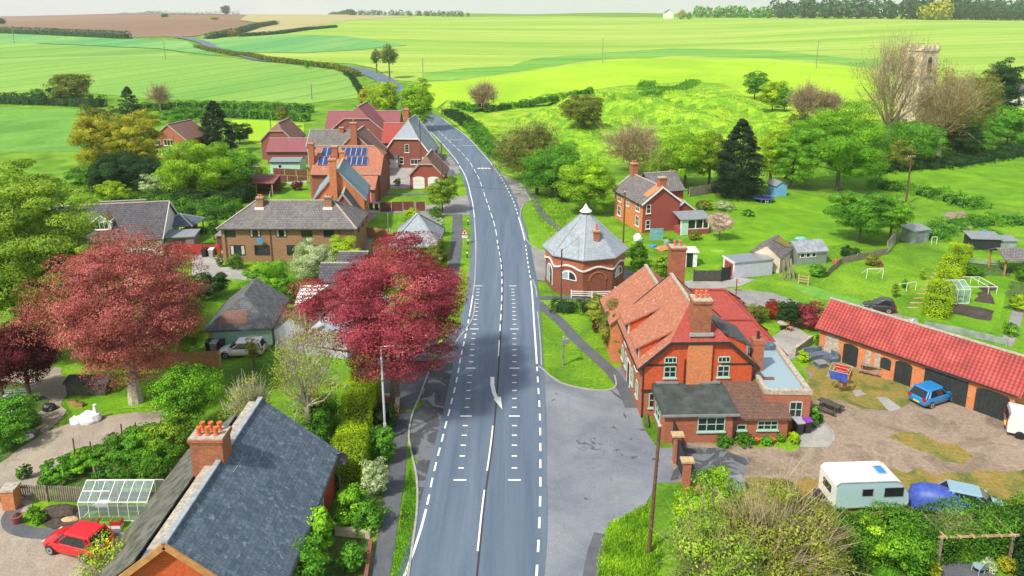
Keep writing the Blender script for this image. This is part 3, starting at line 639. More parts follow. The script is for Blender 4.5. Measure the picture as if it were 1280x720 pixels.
def face_M(W,D,face,s,z,off=0.0):
    """matrix: local x along wall, y outwards, z up at point s along the face"""
    if face=='f': o,x,y=(s,-off,z),(1,0,0),(0,-1,0)
    elif face=='b': o,x,y=(s,D+off,z),(-1,0,0),(0,1,0)
    elif face=='l': o,x,y=(-off,s,z),(0,-1,0),(-1,0,0)
    else: o,x,y=(W+off,s,z),(0,1,0),(1,0,0)
    M=Matrix(((x[0],y[0],0,o[0]),(x[1],y[1],0,o[1]),(0,0,1,o[2]),(0,0,0,1))); return M
def window(par,M,w,h,cols=2,rows=1,fmat='white',sill='white',glass='glass',curtain=False,arch=False,bw=.07,lintel=None):
    f=MB(); t=.06
    for x in (-w/2,w/2-bw): f.box(x,-.02,0,x+bw,t,h,fmat,M)
    for z in (0,h-bw): f.box(-w/2,-.021,z,w/2,t+.001,z+bw,fmat,M)
    for i in range(1,cols): x=-w/2+w*i/cols; f.box(x-bw*.4,-.02,bw,x+bw*.4,t-.01,h-bw,fmat,M)
    for i in range(1,rows): z=h*i/rows; f.box(-w/2+bw,-.02,z-.025,w/2-bw,t-.015,z+.025,fmat,M)
    o=f.build('window',par); g=MB(); g.box(-w/2+.01,-.03,.01,w/2-.01,.018,h-.01,glass,M); 
    if curtain:
        g.box(-w/2+.03,.0185,.02,-w/2+w*.24,.021,h-.02,'curtain',M); g.box(w/2-w*.24,.0185,.02,w/2-.03,.021,h-.02,'curtain',M)
    g.build('pane',o)
    if sill: s=MB(); s.box(-w/2-.08,-.02,-.10,w/2+.08,.12,-.003,sill,M); s.build('sill',o)
    if lintel: s=MB(); s.box(-w/2-.12,-.02,h+.003,w/2+.12,.035,h+.17,lintel,M); s.build('lintel',o)
    return o
def door(par,M,w,h,mat,fmat='white',handle=True,arch=False):
    f=MB(); f.box(-w/2,-.02,0,w/2,.03,h,mat,M); f.box(-w/2-.09,-.02,0,-w/2-.002,.06,h+.09,fmat,M); f.box(w/2+.002,-.02,0,w/2+.09,.06,h+.09,fmat,M); f.box(-w/2-.002,-.02,h+.002,w/2+.002,.06,h+.09,fmat,M)
    for z0,z1 in ((.15,h*.42),(h*.5,h*.9)): f.box(-w*.32,.028,z0,w*.32,.045,z1,mat,M)
    o=f.build('door',par)
    if handle: g=MB(); g.box(w*.34,.03,h*.48,w*.34+.12,.09,h*.48+.04,'metal_grey',M); g.build('handle',o)
    return o
def chimney(par,x,y,w,d,z0,z1,mat='brick_chimney',pots=2,rz=0,potmat='terracotta',corb=True,ph=.45):
    m=MB(); m.box(x-w/2,y-d/2,z0,x+w/2,y+d/2,z1-.35,mat)
    if corb:
        m.box(x-w/2-.05,y-d/2-.05,z1-.35,x+w/2+.05,y+d/2+.05,z1-.24,mat); m.box(x-w/2-.10,y-d/2-.10,z1-.24,x+w/2+.10,y+d/2+.10,z1-.08,mat); m.box(x-w/2-.05,y-d/2-.05,z1-.08,x+w/2+.05,y+d/2+.05,z1,'stone_coping')
    else: m.box(x-w/2-.04,y-d/2-.04,z1-.35,x+w/2+.04,y+d/2+.04,z1,mat)
    o=m.build('chimney',par)
    nx=pots if w>=d else 1; ny=1 if w>=d else pots
    if pots>=4: nx,ny=(3,2) if w>=d else (2,3)
    k=0
    for i in range(nx):
        for j in range(ny):
            if k>=pots: break
            k+=1; a=x+(i-(nx-1)/2)*(w/max(nx,1))*.8; b=y+(j-(ny-1)/2)*(d/max(ny,1))*.85
            p=MB(); p.lathe([(.13,0),(.15,.05),(.115,.1),(.12,ph-.08),(.15,ph-.06),(.14,ph),(.09,ph-.02)],potmat,(a,b,z1),10); p.build('chimney_pot',o,smooth=False)
    return o
def gutter(par,a,b,mat='dark_trim'):
    m=MB(); m.bar(a,b,.12,.10,mat); return m.build('gutter',par)
def pipe(par,x,y,z1,z0=0,mat='dark_trim'):
    m=MB(); m.tube([(x,y,z0),(x,y,z1)],.045,mat,6); return m.build('drainpipe',par)
def house(name,label,cat,o,ang,W,D,e,r,ridge='v',wall='brick_red',roof='tile_red',hf=None,hb=None,ov=.3,gv=.2,cap='stone_coping',group=None,barge=None,gut=True,th=.16):
    t=thing(name,label,cat,(o[0],o[1],o[2] if len(o)>2 else 0),ang,group)
    wall_mesh(W,D,e,r,ridge,wall,hf,hb).build('wall',t)
    rf=roof_mesh(W,D,e,r,ridge,roof,ov,gv,hf,hb,th,cap).build('roof',t)
    A,B=(W,D) if ridge=='v' else (D,W); T=(lambda a,b,z: Vector((a,b,z))) if ridge=='v' else (lambda a,b,z: Vector((b,a,z)))
    sl=(r-e)/(A/2)
    if barge:
        for b,h in ((-gv-.03,hf),(B+gv+.03,hb)):
            if h and h[0]<=e+.01: continue
            m=MB(); za=h[0] if h else r; ha=(r-za)/sl if h else 0
            for s in (1,-1):
                m.bar(T(A/2-s*(A/2+ov),b,e-ov*sl-.04),T(A/2-s*ha,b,za-.04),.06,.22,barge)
            if h: m.bar(T(A/2-ha,b,za-.04),T(A/2+ha,b,za-.04),.06,.22,barge)
            m.build('bargeboard',t)
    if gut:
        for s in (1,-1):
            x=A/2+s*(A/2+ov+.04); z=e-ov*sl-.08
            gutter(t,T(x,-gv*.5,z),T(x,B+gv*.5,z))
    return t
# 1 slate cottage in the near corner
t=house('slate_cottage','brick cottage under a wide blue-grey slate roof in the near corner, chimney with six pots','house',(-20.4,28.9),0,8.9,12.3,3.1,6.6,'v','brick_scarlet','slate',ov=.35,gv=.35,cap='lead')
m=MB(); m.poly([(-.55,-.35,2.83),(-.55,12.6,2.83),(3.0,12.6,5.62),(3.0,-.35,5.62)],'mossy_felt',-.12); m.build('mossy_slope_cover',t)['label']='dark mossy sheeting over the far slope'
m=MB()
for b,s in ((-.42,1),(-.42,-1)): m.bar((4.45-s*4.8,b,2.72),(4.45,b,6.5),.10,.30,'fence_orange')
m.build('bargeboard',t)
m=MB(); m.bar((3.95,-.4,6.30),(3.95,12.7,6.30),.62,.06,'stone_coping'); m.build('ridge_flashing',t)
chimney(t,3.85,6.5,1.75,1.15,4.6,8.0,'brick_chimney',6,ph=.48)
m=MB(); m.box(4.95,5.85,5.6,5.25,7.3,6.0,'lead'); m.build('chimney_flashing',t)
window(t,face_M(8.9,12.3,'r',3.0,1.0),1.2,1.3,2,2,'white'); window(t,face_M(8.9,12.3,'r',9.0,1.0),1.0,1.3,2,2,'white')
m=MB(); m.lathe([(.02,0),(.3,.06),(.42,.16),(.40,.17),(.28,.08),(.02,.03)],'car_dark',(0,0,0),14,Matrix.Translation((9.5,12.2,2.6))@Matrix.Rotation(R(70),4,'X')); m.bar((9.5,12.25,2.55),(8.9,12.2,2.5),.04,.04,'metal_grey'); m.build('satellite_dish',t)
# 3 long brown brick pair
t=house('semi_detached_house','long brown brick two-storey house with grey hipped tile roof and two chimneys','house',(-36.7,87.2),0,16.8,7.4,4.7,7.1,'u','brick_brown','tile_grey',hf=(4.7,3.4),hb=(4.7,3.4),ov=.4)
for s,z in ((1.1,3.3),(4.3,3.3),(7.6,3.3),(10.8,3.3),(13.6,3.3)): window(t,face_M(16.8,7.4,'f',s,z),1.35,1.05,2,1,'black_wood',None,curtain=z==3.3 and s in(4.3,7.6))
for s,w_ in ((1.9,1.9),(5.0,1.9),(8.9,1.5),(12.2,1.7)): window(t,face_M(16.8,7.4,'f',s,.9),w_,1.3,2,1,'black_wood',None,curtain=s==1.9)
for s in (2.5,5.2): window(t,face_M(16.8,7.4,'r',s,3.2),.8,1.2,1,1,'black_wood',None)
chimney(t,4.2,3.0,.8,.7,5.4,7.8,'brick_brown',2,ph=.3); chimney(t,13.0,3.0,.9,.7,5.4,7.9,'brick_brown',2,ph=.3)
pipe(t,.5,-.1,4.5); pipe(t,14.9,-.1,4.5); pipe(t,6.2,-.1,4.5)
m=MB(); m.lathe([(.02,0),(.25,.05),(.36,.14),(.34,.15)],'plastic_blue',(0,0,0),12,Matrix.Translation((5.0,-.35,2.9))@Matrix.Rotation(R(80),4,'X')); m.build('satellite_dish',t)
for x in (4.2,13.0):
    m=MB(); m.box(x-.6,2.3,6.0,x+.6,2.62,6.45,'white'); m.build('chimney_flashing',t)
# 4 square garage with pyramid slate roof
t=house('hipped_garage','small square brick garage under a pyramid slate roof beside the footpath','garage',(-15.1,86.6),0,5.6,7.4,2.7,5.5,'v','brick_red','slate_light',hf=(2.7,3.65),hb=(2.7,3.65),cap='lead',ov=.35)
m=MB(); M=face_M(5.6,7.4,'f',2.0,0); m.box(-1.4,-.02,0,1.4,.05,2.1,'white',M)
for z in (.5,1.0,1.5): m.box(-1.35,.05,z,1.35,.065,z+.03,'curtain',M)
m.build('garage_door',t)
# 5 big orange gable with pale slate roof (gable faces camera, turned to the left)
def pt(px_,py_,z): p=GP(px_,py_,z); return (p.x,p.y)
t=house('gabled_house','orange rendered brick house with a tall end chimney and pale blue slate roof','house',(-28.0,98.5),R(8),7.0,9.5,5.4,9.4,'v','brick_orange','slate_blue',ov=.35,gv=.15,barge='stone_coping')
chimney(t,2.9,-.25,1.0,.7,0,11.2,'brick_orange',2); 
for s in (2,4.5,7): window(t,face_M(7,9.5,'r',s,3.6),.6,1.2,1,1,'black_wood',None); window(t,face_M(7,9.5,'r',s,1.1),.6,1.2,1,1,'black_wood',None)
chimney(t,3.4,9.2,.8,.7,8.4,10.6,'brick_orange',1)
t=house('slate_outhouse','low brick wing with narrow blue slate roof and skylight below the orange gable','extension',(-25.4,95.2),R(8),4.6,6.5,3.6,6.9,'v','brick_plum','slate',ov=.25,gv=.15,barge='stone_coping')
m=MB(); m.poly([(3.0,1.2,5.42),(3.0,3.2,5.42),(3.7,3.2,4.42),(3.7,1.2,4.42)],'glass_pale',.1); 
for v in m.v[:]: pass
m.v=[(a+.0,b,c+.28) for a,b,c in m.v]; m.build('skylight',t)
# 6 terracotta house with solar panels (roof slopes to the camera)
t=house('solar_house','salmon tiled house with two rows of blue solar panels on the roof','house',(-34.0,119.6),R(-1),11.6,8.8,4.7,8.6,'u','brick_plum','tile_salmon',ov=.3,hb=(7.2,1.6),cap='stone_coping')
def onroof(W,D,e,r,u,k,off):   # point on the front slope; k 0 eave..1 ridge
    a=D/2*k; sl=(r-e)/(D/2); return Vector((u,a,e+sl*a+off))
for row,(k0,k1,us) in enumerate(((.60,.90,(1.0,1.95,4.15,5.1,6.05,7.0,7.95)),(.26,.56,(.7,1.65,2.6,5.5,6.45,7.4,8.35)))):
    for u in us:
        m=MB(); P=[onroof(11.6,8.8,4.7,8.6,u,k0,.16),onroof(11.6,8.8,4.7,8.6,u+.88,k0,.16),onroof(11.6,8.8,4.7,8.6,u+.88,k1,.16),onroof(11.6,8.8,4.7,8.6,u,k1,.16)]
        m.poly(P,'solar',.07)
        for i in range(4): m.bar(P[i]+Vector((0,0,.01)),P[(i+1)%4]+Vector((0,0,.01)),.05,.05,'metal_grey')
        m.build('solar_panel',t)
chimney(t,-.3,1.6,.9,.7,0,9.6,'brick_red',2); chimney(t,3.5,2.6,.9,.8,6.8,8.9,'brick_red',0)
pipe(t,9.4,-.1,4.5)
window(t,face_M(11.6,8.8,'f',10.6,1.6),1.0,1.3,2,2,'white','white')
porch=house('lean_to_porch','salmon tiled lean-to wing with a crimson door below the solar panels','extension',(-26.2,116.4),R(-1),3.4,6.2,2.7,4.6,'u','brick_plum','tile_salmon',ov=.2,gv=.1)
door(porch,face_M(3.4,6.2,'f',2.2,0),.95,2.1,'door_red')
# 7 red gable house behind
t=house('brick_gable_house','small brick house with a slim gable chimney between mint and solar houses','house',(-34.5,136.5),0,8.6,9,4.6,9.0,'v','brick_red','tile_brown',ov=.35,gv=.15,barge='stone_coping')
chimney(t,4.3,-.3,1.2,.8,0,11.0,'brick_red',1,ph=.6)
# 8 mint house
t=house('mint_house','mint green rendered house with a weathered grey roof','house',(-42.5,147.5),0,12.0,7,4.6,7.4,'u','mint','tile_grey',ov=.3,gv=.2,barge='white')
chimney(t,6.6,3.0,.9,.7,6.2,8.0,'brick_red',0); window(t,face_M(12,7,'f',5.4,2.5),.8,1.3,1,2,'fence_maroon'); window(t,face_M(12,7,'f',8.4,2.6),.8,1.0,1,2,'fence_maroon')
m=MB(); m.tube([(7.0,-.15,0),(7.0,-.15,4.5)],.06,'felt',6); m.build('drainpipe',t)
t=house('mint_annexe','flat grey roofed mint annexe beside the mint house','outbuilding',(-48.5,141.5),0,6.0,4,2.4,2.9,'u','mint','felt_grey',ov=.2,gv=.1,cap=None)
window(t,face_M(6,4,'f',2,1.0),.7,.8,1,1)
# 9 big complex behind
t=house('brick_hall','broad dark brick gabled house with plum tiles, tallest of the far group','house',(-42.0,160.0),0,14.5,12,4.8,11.0,'v','brick_plum','tile_plum',ov=.4,gv=.2,hf=(8.6,2.0),barge='stone_coping')
t=house('brick_hall_wing','long plum tiled range running behind the broad gabled house','house',(-43.5,166),0,17,9,4.8,9.0,'u','brick_red','tile_plum',ov=.4,gv=.2)
m=MB(); m.lathe([(.3,0),(.3,.5),(.1,.7)],'white',(21,2.2,7.0),10); m.build('roof_vent',t)
t=house('brick_side_house','narrow plum gabled house at the west end of the far group','house',(-55,156),0,7.0,9,4.4,8.0,'v','brick_plum','tile_brown',ov=.3,gv=.2,hf=(6.4,1.5),barge='stone_coping')
t=house('brick_lean_house','low brown-roofed brick range joining the narrow gable and the mint house','house',(-52,150.5),0,10,6,3,5.2,'u','brick_plum','tile_plum',ov=.3,gv=.2)
# 10 slate gable house by the road
t=house('slate_gable_house','brick house with steep half-hipped slate gable and white bargeboards by the bend','house',(-26.5,147),R(-4),9.4,10,3.4,9.8,'v','brick_dark','slate_light',ov=.4,gv=.25,hf=(6.2,2.6),barge='white',cap='lead')
chimney(t,4.0,4.5,1.0,1.0,8.4,11.8,'brick_red',2)
window(t,face_M(9.4,10,'f',4.8,3.3),.9,1.7,1,3); window(t,face_M(9.4,10,'f',6.6,.8),2.2,1.1,3,1); window(t,face_M(9.4,10,'f',3.6,.9),.9,1.4,1,2)
m=MB(); m.poly([(-2.6,-1.0,2.2),(3.0,-1.0,2.2),(3.0,1.0,3.4),(-2.6,1.0,3.4)],'tile_dark',.15); m.box(-2.5,-.8,0,2.9,.0,2.2,'white'); m.build('porch',t)
m=MB(); m.box(8.0,-.5,0,9.4,-.01,2.3,'white'); m.build('side_panel',t)
t=house('red_roof_cottage','low cottage with deep red roof behind the slate gable house','house',(-28.5,156),0,5.4,8,4,7.6,'u','brick_red','tile_red',ov=.3,gv=.2)
# 11 double garage
t=house('double_garage','brick double garage with brown tile roof and two white arched doors','garage',(-18.5,127.5),R(-2),5.9,7.4,2.8,6.0,'v','brick_crimson','tile_brown',ov=.3,gv=.2,hf=(4.7,1.1),barge='stone_coping')
for s in (1.6,4.3):
    m=MB(); M=face_M(5.9,7.4,'f',s,.1); n=8; w_=1.05
    P=[(-w_,0),(w_,0),(w_,1.9)]+[(w_*math.cos(a*PI/n),1.9+.35*math.sin(a*PI/n)) for a in range(1,n)]+[(-w_,2.0)]
    m.add([M@Vector((x,.05,z)) for x,z in P]+[M@Vector((x,-.02,z)) for x,z in P],[tuple(range(len(P)))]+[(i,i+len(P),(i+1)%len(P)+len(P),(i+1)%len(P)) for i in range(len(P))],'white')
    for z in (.7,1.4): m.box(-w_+.05,.05,z,w_-.05,.065,z+.04,'curtain',M)
    m.build('garage_door',t)
# 12 hidden house at the left back
t=house('brick_house','brick house with asymmetric brown roof among the golden trees','house',(-79.2,157),R(-12),8.2,8,4.7,7.8,'v','brick_red','tile_brown',ov=.3,gv=.2,barge='stone_coping')
for z in (1.0,3.1): window(t,face_M(8.2,8,'f',3.9,z),2.4,1.3,3,1); window(t,face_M(8.2,8,'f',1.2,z),1.4,1.2,2,1)
# 13 dormer bungalow
t=house('dormer_bungalow','white bungalow with wide dark tile roof and a white dormer','bungalow',(-59.0,86.6),R(12),13.8,9.4,2.7,6.2,'u','white','tile_dark',ov=.4,gv=.3,barge='white')
m=MB(); m.box(5.6,1.1,3.6,7.7,4.2,4.75,'white'); m.build('dormer_cheeks',t)
rf=roof_mesh(2.1,3.1,4.7,5.6,'v','tile_brown',.2,.2,None,None,.1,None); rf.v=[(a+5.6,b+1.1,c) for a,b,c in rf.v]; rf.build('dormer_roof',t)
mm=MB(); mm.poly([(5.6,1.08,4.7),(7.7,1.08,4.7),(6.65,1.08,5.55)],'white',0); mm.bar((5.35,.86,4.6),(6.65,.86,5.62),.05,.16,'white'); mm.bar((7.95,.86,4.6),(6.65,.86,5.62),.05,.16,'white'); mm.build('dormer_gable',t)
window(t,face_M(13.8,9.4,'f',6.65,3.72,-1.1),1.6,.95,3,1)
for s in (5,8): window(t,face_M(13.8,9.4,'f',s,1.0),1.8,1.2,3,1)
t2=house('bungalow_porch','white gabled porch in front of the dormer bungalow beside a pole','porch',(-56.8,83.6),R(12),3.0,4.2,2.4,3.7,'v','white','tile_brown',ov=.25,gv=.2,barge='white')
t2=house('rear_wing','dark tiled rear wing with conservatory ridge behind the dormer bungalow','extension',(-58.5,97.5),R(12),6,5,2.6,4.6,'u','white','tile_dark',ov=.3,gv=.2)
# 14 old barn, shed group in the left middle
t=house('derelict_barn','low outbuilding with sagging black slate hipped roof and brown patch','outbuilding',(-28.3,62.3),R(5),5.6,7.0,2.2,4.3,'v','cream','slate_dark',ov=.35,gv=.2,hf=(2.2,2.6),cap=None)
m=MB(); m.poly([(.8,.2,2.35),(3.6,.1,2.28),(3.2,1.3,3.2),(1.3,1.2,3.12)],'tile_brown',.04); m.v=[(a,b,c+.06) for a,b,c in m.v]; m.build('roof_patch',t)
m=MB(); m.box(.5,-.06,.2,5.8,-.01,1.9,'mint'); m.build('painted_panel',t)
t=house('brown_roof_shed','brown roofed shed against the derelict barn','shed',(-22.2,62.5),R(-14),3.4,8.5,2.2,3.6,'v','concrete_patch' if 'concrete_patch' in MATS else 'lilac','tile_brown',ov=.25,gv=.2,cap=None)
t=house('pale_roof_outbuilding','outbuilding with pale lilac sheet roof partly under the red tree','outbuilding',(-19.0,61.2),R(-14),4.2,9.5,2.1,3.3,'v','lilac','lilac',ov=.25,gv=.2,cap=None)
t=thing('striped_roof_shed','small shed with white corrugated lean-to roof behind the brown roof','shed',(-21.6,67.8,0),R(4))
m=MB(); m.box(0,0,0,3.0,2.8,2.2,'cream'); m.build('wall',t)
m=MB(); m.poly([(-.2,-.3,2.25),(3.2,-.3,2.25),(3.2,3.0,3.05),(-.2,3.0,3.05)],'white',.08)
for k in range(5): m.bar((-.2,-.1+k*.66,2.34+k*.16),(3.2,-.1+k*.66,2.34+k*.16),.09,.05,'old_wood')
m.build('roof',t)
t=house('dark_tiled_store','low store with two stepped dark tile roofs beside the red tree','outbuilding',(-21.0,74.2),R(0),3.2,3.0,2.4,3.8,'u','brick_brown','tile_dark',ov=.25,gv=.15)
t=house('dark_tiled_store','upper stepped dark tile store behind the lower one','outbuilding',(-20.0,78.2),R(0),3.2,3.0,2.4,3.8,'u','brick_brown','tile_dark',ov=.25,gv=.15)
# long low outbuildings at the left behind
t=house('long_store','long low store with dark tile roof behind the west gardens','outbuilding',(-61,128),0,14,4.5,2.3,3.6,'u','brick_plum','tile_dark',ov=.2,gv=.2)
t=thing('car_port','open lean-to with plum roof and dark posts in the west gardens','lean-to',(-59,122.5,0),0)
m=MB(); m.poly([(0,-.2,2.3),(17.5,-.2,2.3),(17.5,3.8,3.0),(0,3.8,3.0)],'tile_plum',.12); m.build('roof',t)
m=MB(); m.box(0,3.5,0,17.5,3.7,2.9,'brick_plum'); m.build('wall',t)
for k in range(7): m=MB(); m.box(.2+k*2.8,0,0,.36+k*2.8,.16,2.2,'pale_wood'); m.build('post',t)
t=thing('garden_shed','tall dark shed with pointed roof beside the mint annexe','shed',(-53.3,136.5,0),0)
wall_mesh(3.2,3,2.2,3.6,'v','black_wood').build('wall',t); roof_mesh(3.2,3,2.2,3.6,'v','tile_grey',.2,.15,th=.1).build('roof',t)
# gazebo pyramid roof, sheds by the red fence
t=thing('gazebo','garden gazebo with grey pyramid roof and white ribs behind the hedge','gazebo',(-46.6,97.5,0),0)
m=MB()
for a in range(4):
    q=[(-2.6,-2.2),(2.6,-2.2),(2.6,2.2),(-2.6,2.2)]; m.poly([(*q[a],2.3),(*q[(a+1)%4],2.3),(0,0,3.5)],'slate',.08); m.bar((*q[a],2.33),(0,0,3.53),.12,.08,'white')
m.build('roof',t)
for x,y in ((-2.3,-1.9),(2.3,-1.9),(2.3,1.9),(-2.3,1.9)): m=MB(); m.box(x-.07,y-.07,0,x+.07,y+.07,2.35,'old_wood'); m.build('post',t)
def flatshed(name,label,o,ang,W,D,h0,h1,wall,roof,cat='shed',ov=.2,doorm=None):
    t=thing(name,label,cat,(o[0],o[1],0),ang); m=MB()
    m.add([(0,0,0),(W,0,0),(W,D,0),(0,D,0),(0,0,h0),(W,0,h0),(W,D,h1),(0,D,h1)],[(0,1,5,4),(1,2,6,5),(2,3,7,6),(3,0,4,7)],wall); m.build('wall',t)
    m=MB(); m.poly([(-ov,-ov,h0),(W+ov,-ov,h0),(W+ov,D+ov,h1),(-ov,D+ov,h1)],roof,.1); m.v=[(a,b,c+.11) for a,b,c in m.v]; m.build('roof',t)
    if doorm: m=MB(); m.box(W*.3,-.05,0,W*.7,.01,1.85,doorm); m.build('door',t)
    return t
flatshed('flat_roof_shed','grey flat-roofed shed with white roof light beside the dormer bungalow',(-45.6,90.6),R(8),3.6,2.6,2.1,2.3,'old_wood','felt_grey',doorm='black_wood')
flatshed('flat_roof_shed','brown lean-to shed against the brown brick house and red fence',(-39.3,91.8),0,3.4,3.2,2.0,2.2,'fence_maroon','felt_grey',doorm='pale_wood')
# white igloo tent / parasol by orange house
t=house('white_marquee','white canvas garden marquee beside the orange gable house','marquee',(-33.6,99.2),0,3.8,4.0,1.9,3.2,'u','white','white',ov=.2,gv=.05,cap=None,gut=False,hf=(1.9,1.2),hb=(1.9,1.2))
# 17 octagonal toll house
def octagon():
    t=thing('octagonal_house','octagonal brick toll house with pale slate pyramid roof, wavy white band and arched windows','building',(8.45,79.6,0),0)
    Rr=4.55; A0=R(-90+37)-R(45)*0; angs=[R(-90+a) for a in (-8,37,82,127,172,217,262,307)]
    V=[(Rr*math.cos(a),Rr*math.sin(a)) for a in angs]; he=4.55
    m=MB(); m.add([(x,y,0) for x,y in V]+[(x,y,he) for x,y in V],[(i,(i+1)%8,(i+1)%8+8,i+8) for i in range(8)],'brick_dark'); m.build('wall',t)
    up=MB()
    for i in range(8):
        a,b=Vector(V[i]),Vector(V[(i+1)%8]); n=((a+b)/2).normalized(); k=1.012
        up.add([(*(a*k),3.15),(*(b*k),3.15),(*(b*k),he),(*(a*k),he)],[(0,1,2,3)],'brick_red')
        up.add([(*(a*1.006),3.15),(*(b*1.006),3.15),(*(b*k),3.15),(*(a*k),3.15)],[(0,1,2,3)],'brick_red')
    up.build('upper_brickwork',t)
    wv=MB()
    for i in range(8):
        a,b=Vector(V[i])*1.02,Vector(V[(i+1)%8])*1.02
        for k in range(10):
            f=lambda q: 3.15+.42*math.sin(PI*q)**2*(1 if i%2==0 or 1 else 0)-.12
            p,q=a.lerp(b,k/10),a.lerp(b,(k+1)/10); wv.bar((*p,f(k/10)),(*q,f((k+1)/10)),.12,.17,'plastic_white')
    wv.build('wavy_band',t)
    ro=1.09; E=[(x*ro,y*ro,he-.12) for x,y in V]; rt=[(x*.12,y*.12,8.35) for x,y in V]
    rf=MB()
    for i in range(8):
        j=(i+1)%8; rf.poly([E[i],E[j],rt[j],rt[i]],'slate_light',.12); rf.bar(Vector(E[i])+Vector((0,0,.03)),Vector(rt[i])+Vector((0,0,.03)),.16,.07,'tarp_blue' if False else 'lead')
    r=rf.build('roof',t)
    c=MB(); c.lathe([(.5,8.2),(.5,8.62),(.56,8.66)],'brick_plum',(0,0,0),8); c.lathe([(.72,8.66),(.70,8.74),(.34,9.05),(.06,9.55)],'white',(0,0,0),8); c.build('cupola',r)
    ch=chimney(t,.95,-2.55,.62,.62,5.0,7.2,'brick_red',1,ph=.7)
    for i,kind in ((7,'w'),(0,'b'),(1,'w'),(6,'d'),(5,'w')):
        a,b=Vector(V[i]),Vector(V[(i+1)%8]); mid=(a+b)/2; n=mid.normalized(); x=(b-a).normalized()
        M=Matrix(((x.x,n.x,0,mid.x),(x.y,n.y,0,mid.y),(0,0,1,0),(0,0,0,1)))
        m=MB(); n_=10
        w_,z0,z1,rise=(1.0,1.75,2.0,.85) if kind=='w' else (1.0,.3,1.9,.9)
        P=[(-w_,z0),(w_,z0)]+[(w_*math.cos(q*PI/n_),z1+rise*math.sin(q*PI/n_)) for q in range(0,n_+1)]
        mt={'w':'white','b':'brick_dark','d':'white'}[kind]
        m.add([M@Vector((p,.06,q)) for p,q in P]+[M@Vector((p,-.02,q)) for p,q in P],[tuple(range(len(P)))]+[(k,k+len(P),(k+1)%len(P)+len(P),(k+1)%len(P)) for k in range(len(P))],mt)
        if kind=='b':
            m.build('blind_arch',t); rg=MB()
            for q in range(n_): rg.bar(M@Vector((w_*math.cos(q*PI/n_),.08,z1+rise*math.sin(q*PI/n_))),M@Vector((w_*math.cos((q+1)*PI/n_),.08,z1+rise*math.sin((q+1)*PI/n_))),.1,.14,'brick_red')
            rg.build('arch_ring',t)
        else:
            o=m.build('window' if kind=='w' else 'door',t); g=MB()
            for sx in (-1,1):
                P2=[(sx*.08,z0+.1),(sx*.86,z0+.1)]+[(sx*.86*math.cos(q*PI/16),z1+.02+rise*.82*math.sin(q*PI/16)) for q in range(0,7)]+[(sx*.08,z1+rise*.8)]
                g.add([M@Vector((p,.065,q)) for p,q in P2],[tuple(range(len(P2)))],'glass_pale' if sx<0 else 'glass')
            g.build('pane',o)
    m=MB()
    for i in range(8):
        a,b=Vector(V[i])*1.01,Vector(V[(i+1)%8])*1.01; m.bar((*a,.25),(*b,.25),.12,.5,'brick_dark')
    m.build('plinth',t)
octagon()
# 18 house 765
F765=(18.72,99.7)
t=house('orange_villa','two-storey orange brick house with gable end coloured as shaded, slate roof and white sash windows','house',F765,R(17),5.9,9.4,4.5,6.7,'v','brick_orange','tile_grey',ov=.3,gv=.25,barge='white')
m=MB(); m.poly([(.0,-.012,0),(5.9,-.012,0),(5.9,-.012,4.5),(2.95,-.012,6.6),(0,-.012,4.5)],'brick_crimson'); m.build('gable_shade_skin',t)  # darker brick skin puts the gable's shade into its colour
m=MB(); m.poly([(5.912,0,0),(5.912,9.4,0),(5.912,9.4,4.45),(5.912,0,4.45)],'brick_crimson'); m.build('side_shade_skin',t)  # same darker brick carries the painted shade round the side
for s,z,w_,h_ in ((1.5,2.9,1.1,1.2),(4.7,2.9,.7,1.1),(7.6,2.9,1.1,1.2),(1.5,.7,1.1,1.5),(7.6,.7,1.1,1.5)): window(t,face_M(5.9,9.4,'l',s,z),w_,h_,2,2,'white','white',lintel='brick_orange')
door(t,face_M(5.9,9.4,'l',4.6,.1),1.0,2.0,'door_orange','pale_wood')
for z in (.6,2.9): window(t,face_M(5.9,9.4,'f',.9,z,.02),.7,1.3,1,2)
chimney(t,2.95,9.0,.9,.9,5.6,8.5,'brick_red',2,ph=.4); chimney(t,3.2,.6,1.1,.8,5.8,8.0,'brick_red',0)
m=MB(); m.poly([(2.95,-.1,6.74),(2.95,1.6,6.74),(.9,1.8,5.25),(.9,.3,5.25)],'brick_orange',.04); m.v=[(a,b,c+.02) for a,b,c in m.v]; m.build('patched_tiles',t)
t=house('villa_rear_wing','slate roofed rear wing behind the orange villa','extension',(21.7,107.4),R(17),5.2,6.0,4.5,6.6,'u','brick_crimson','tile_grey',ov=.3,gv=.2)
t=house('villa_scullery','low crimson scullery with dark roof on the back of the orange villa','extension',(24.2,103.9),R(17),3.2,3.6,2.4,3.6,'v','brick_crimson','tile_dark',ov=.25,gv=.15,barge='white')
t=thing('conservatory','white conservatory porch with crimson base at the corner of the orange villa','conservatory',(24.0,98.6,0),R(10))
m=MB(); m.box(0,0,0,4.3,2.4,.9,'brick_crimson'); m.build('wall',t)
m=MB()
for x in (0,1.0,2.2,3.3,4.15): m.box(x,-.02,.0 if x<1.1 else .9,x+.15,.12,2.3,'white')
m.box(0,-.03,2.2,4.3,.14,2.4,'white'); m.box(0,-.03,.85,4.3,.13,.95,'white'); m.box(4.18,0,.9,4.32,2.4,2.3,'white'); m.build('frame',t)
m=MB(); m.box(.1,.03,.95,4.2,.09,2.2,'glass'); m.build('pane',t)
m=MB(); m.poly([(-.2,-.3,2.42),(4.5,-.3,2.42),(4.5,2.6,2.9),(-.2,2.6,2.9)],'felt_grey',.1); m.build('roof',t)
m=MB(); m.box(.14,-.05,.05,1.0,.0,2.15,'mint'); m.build('door',t)
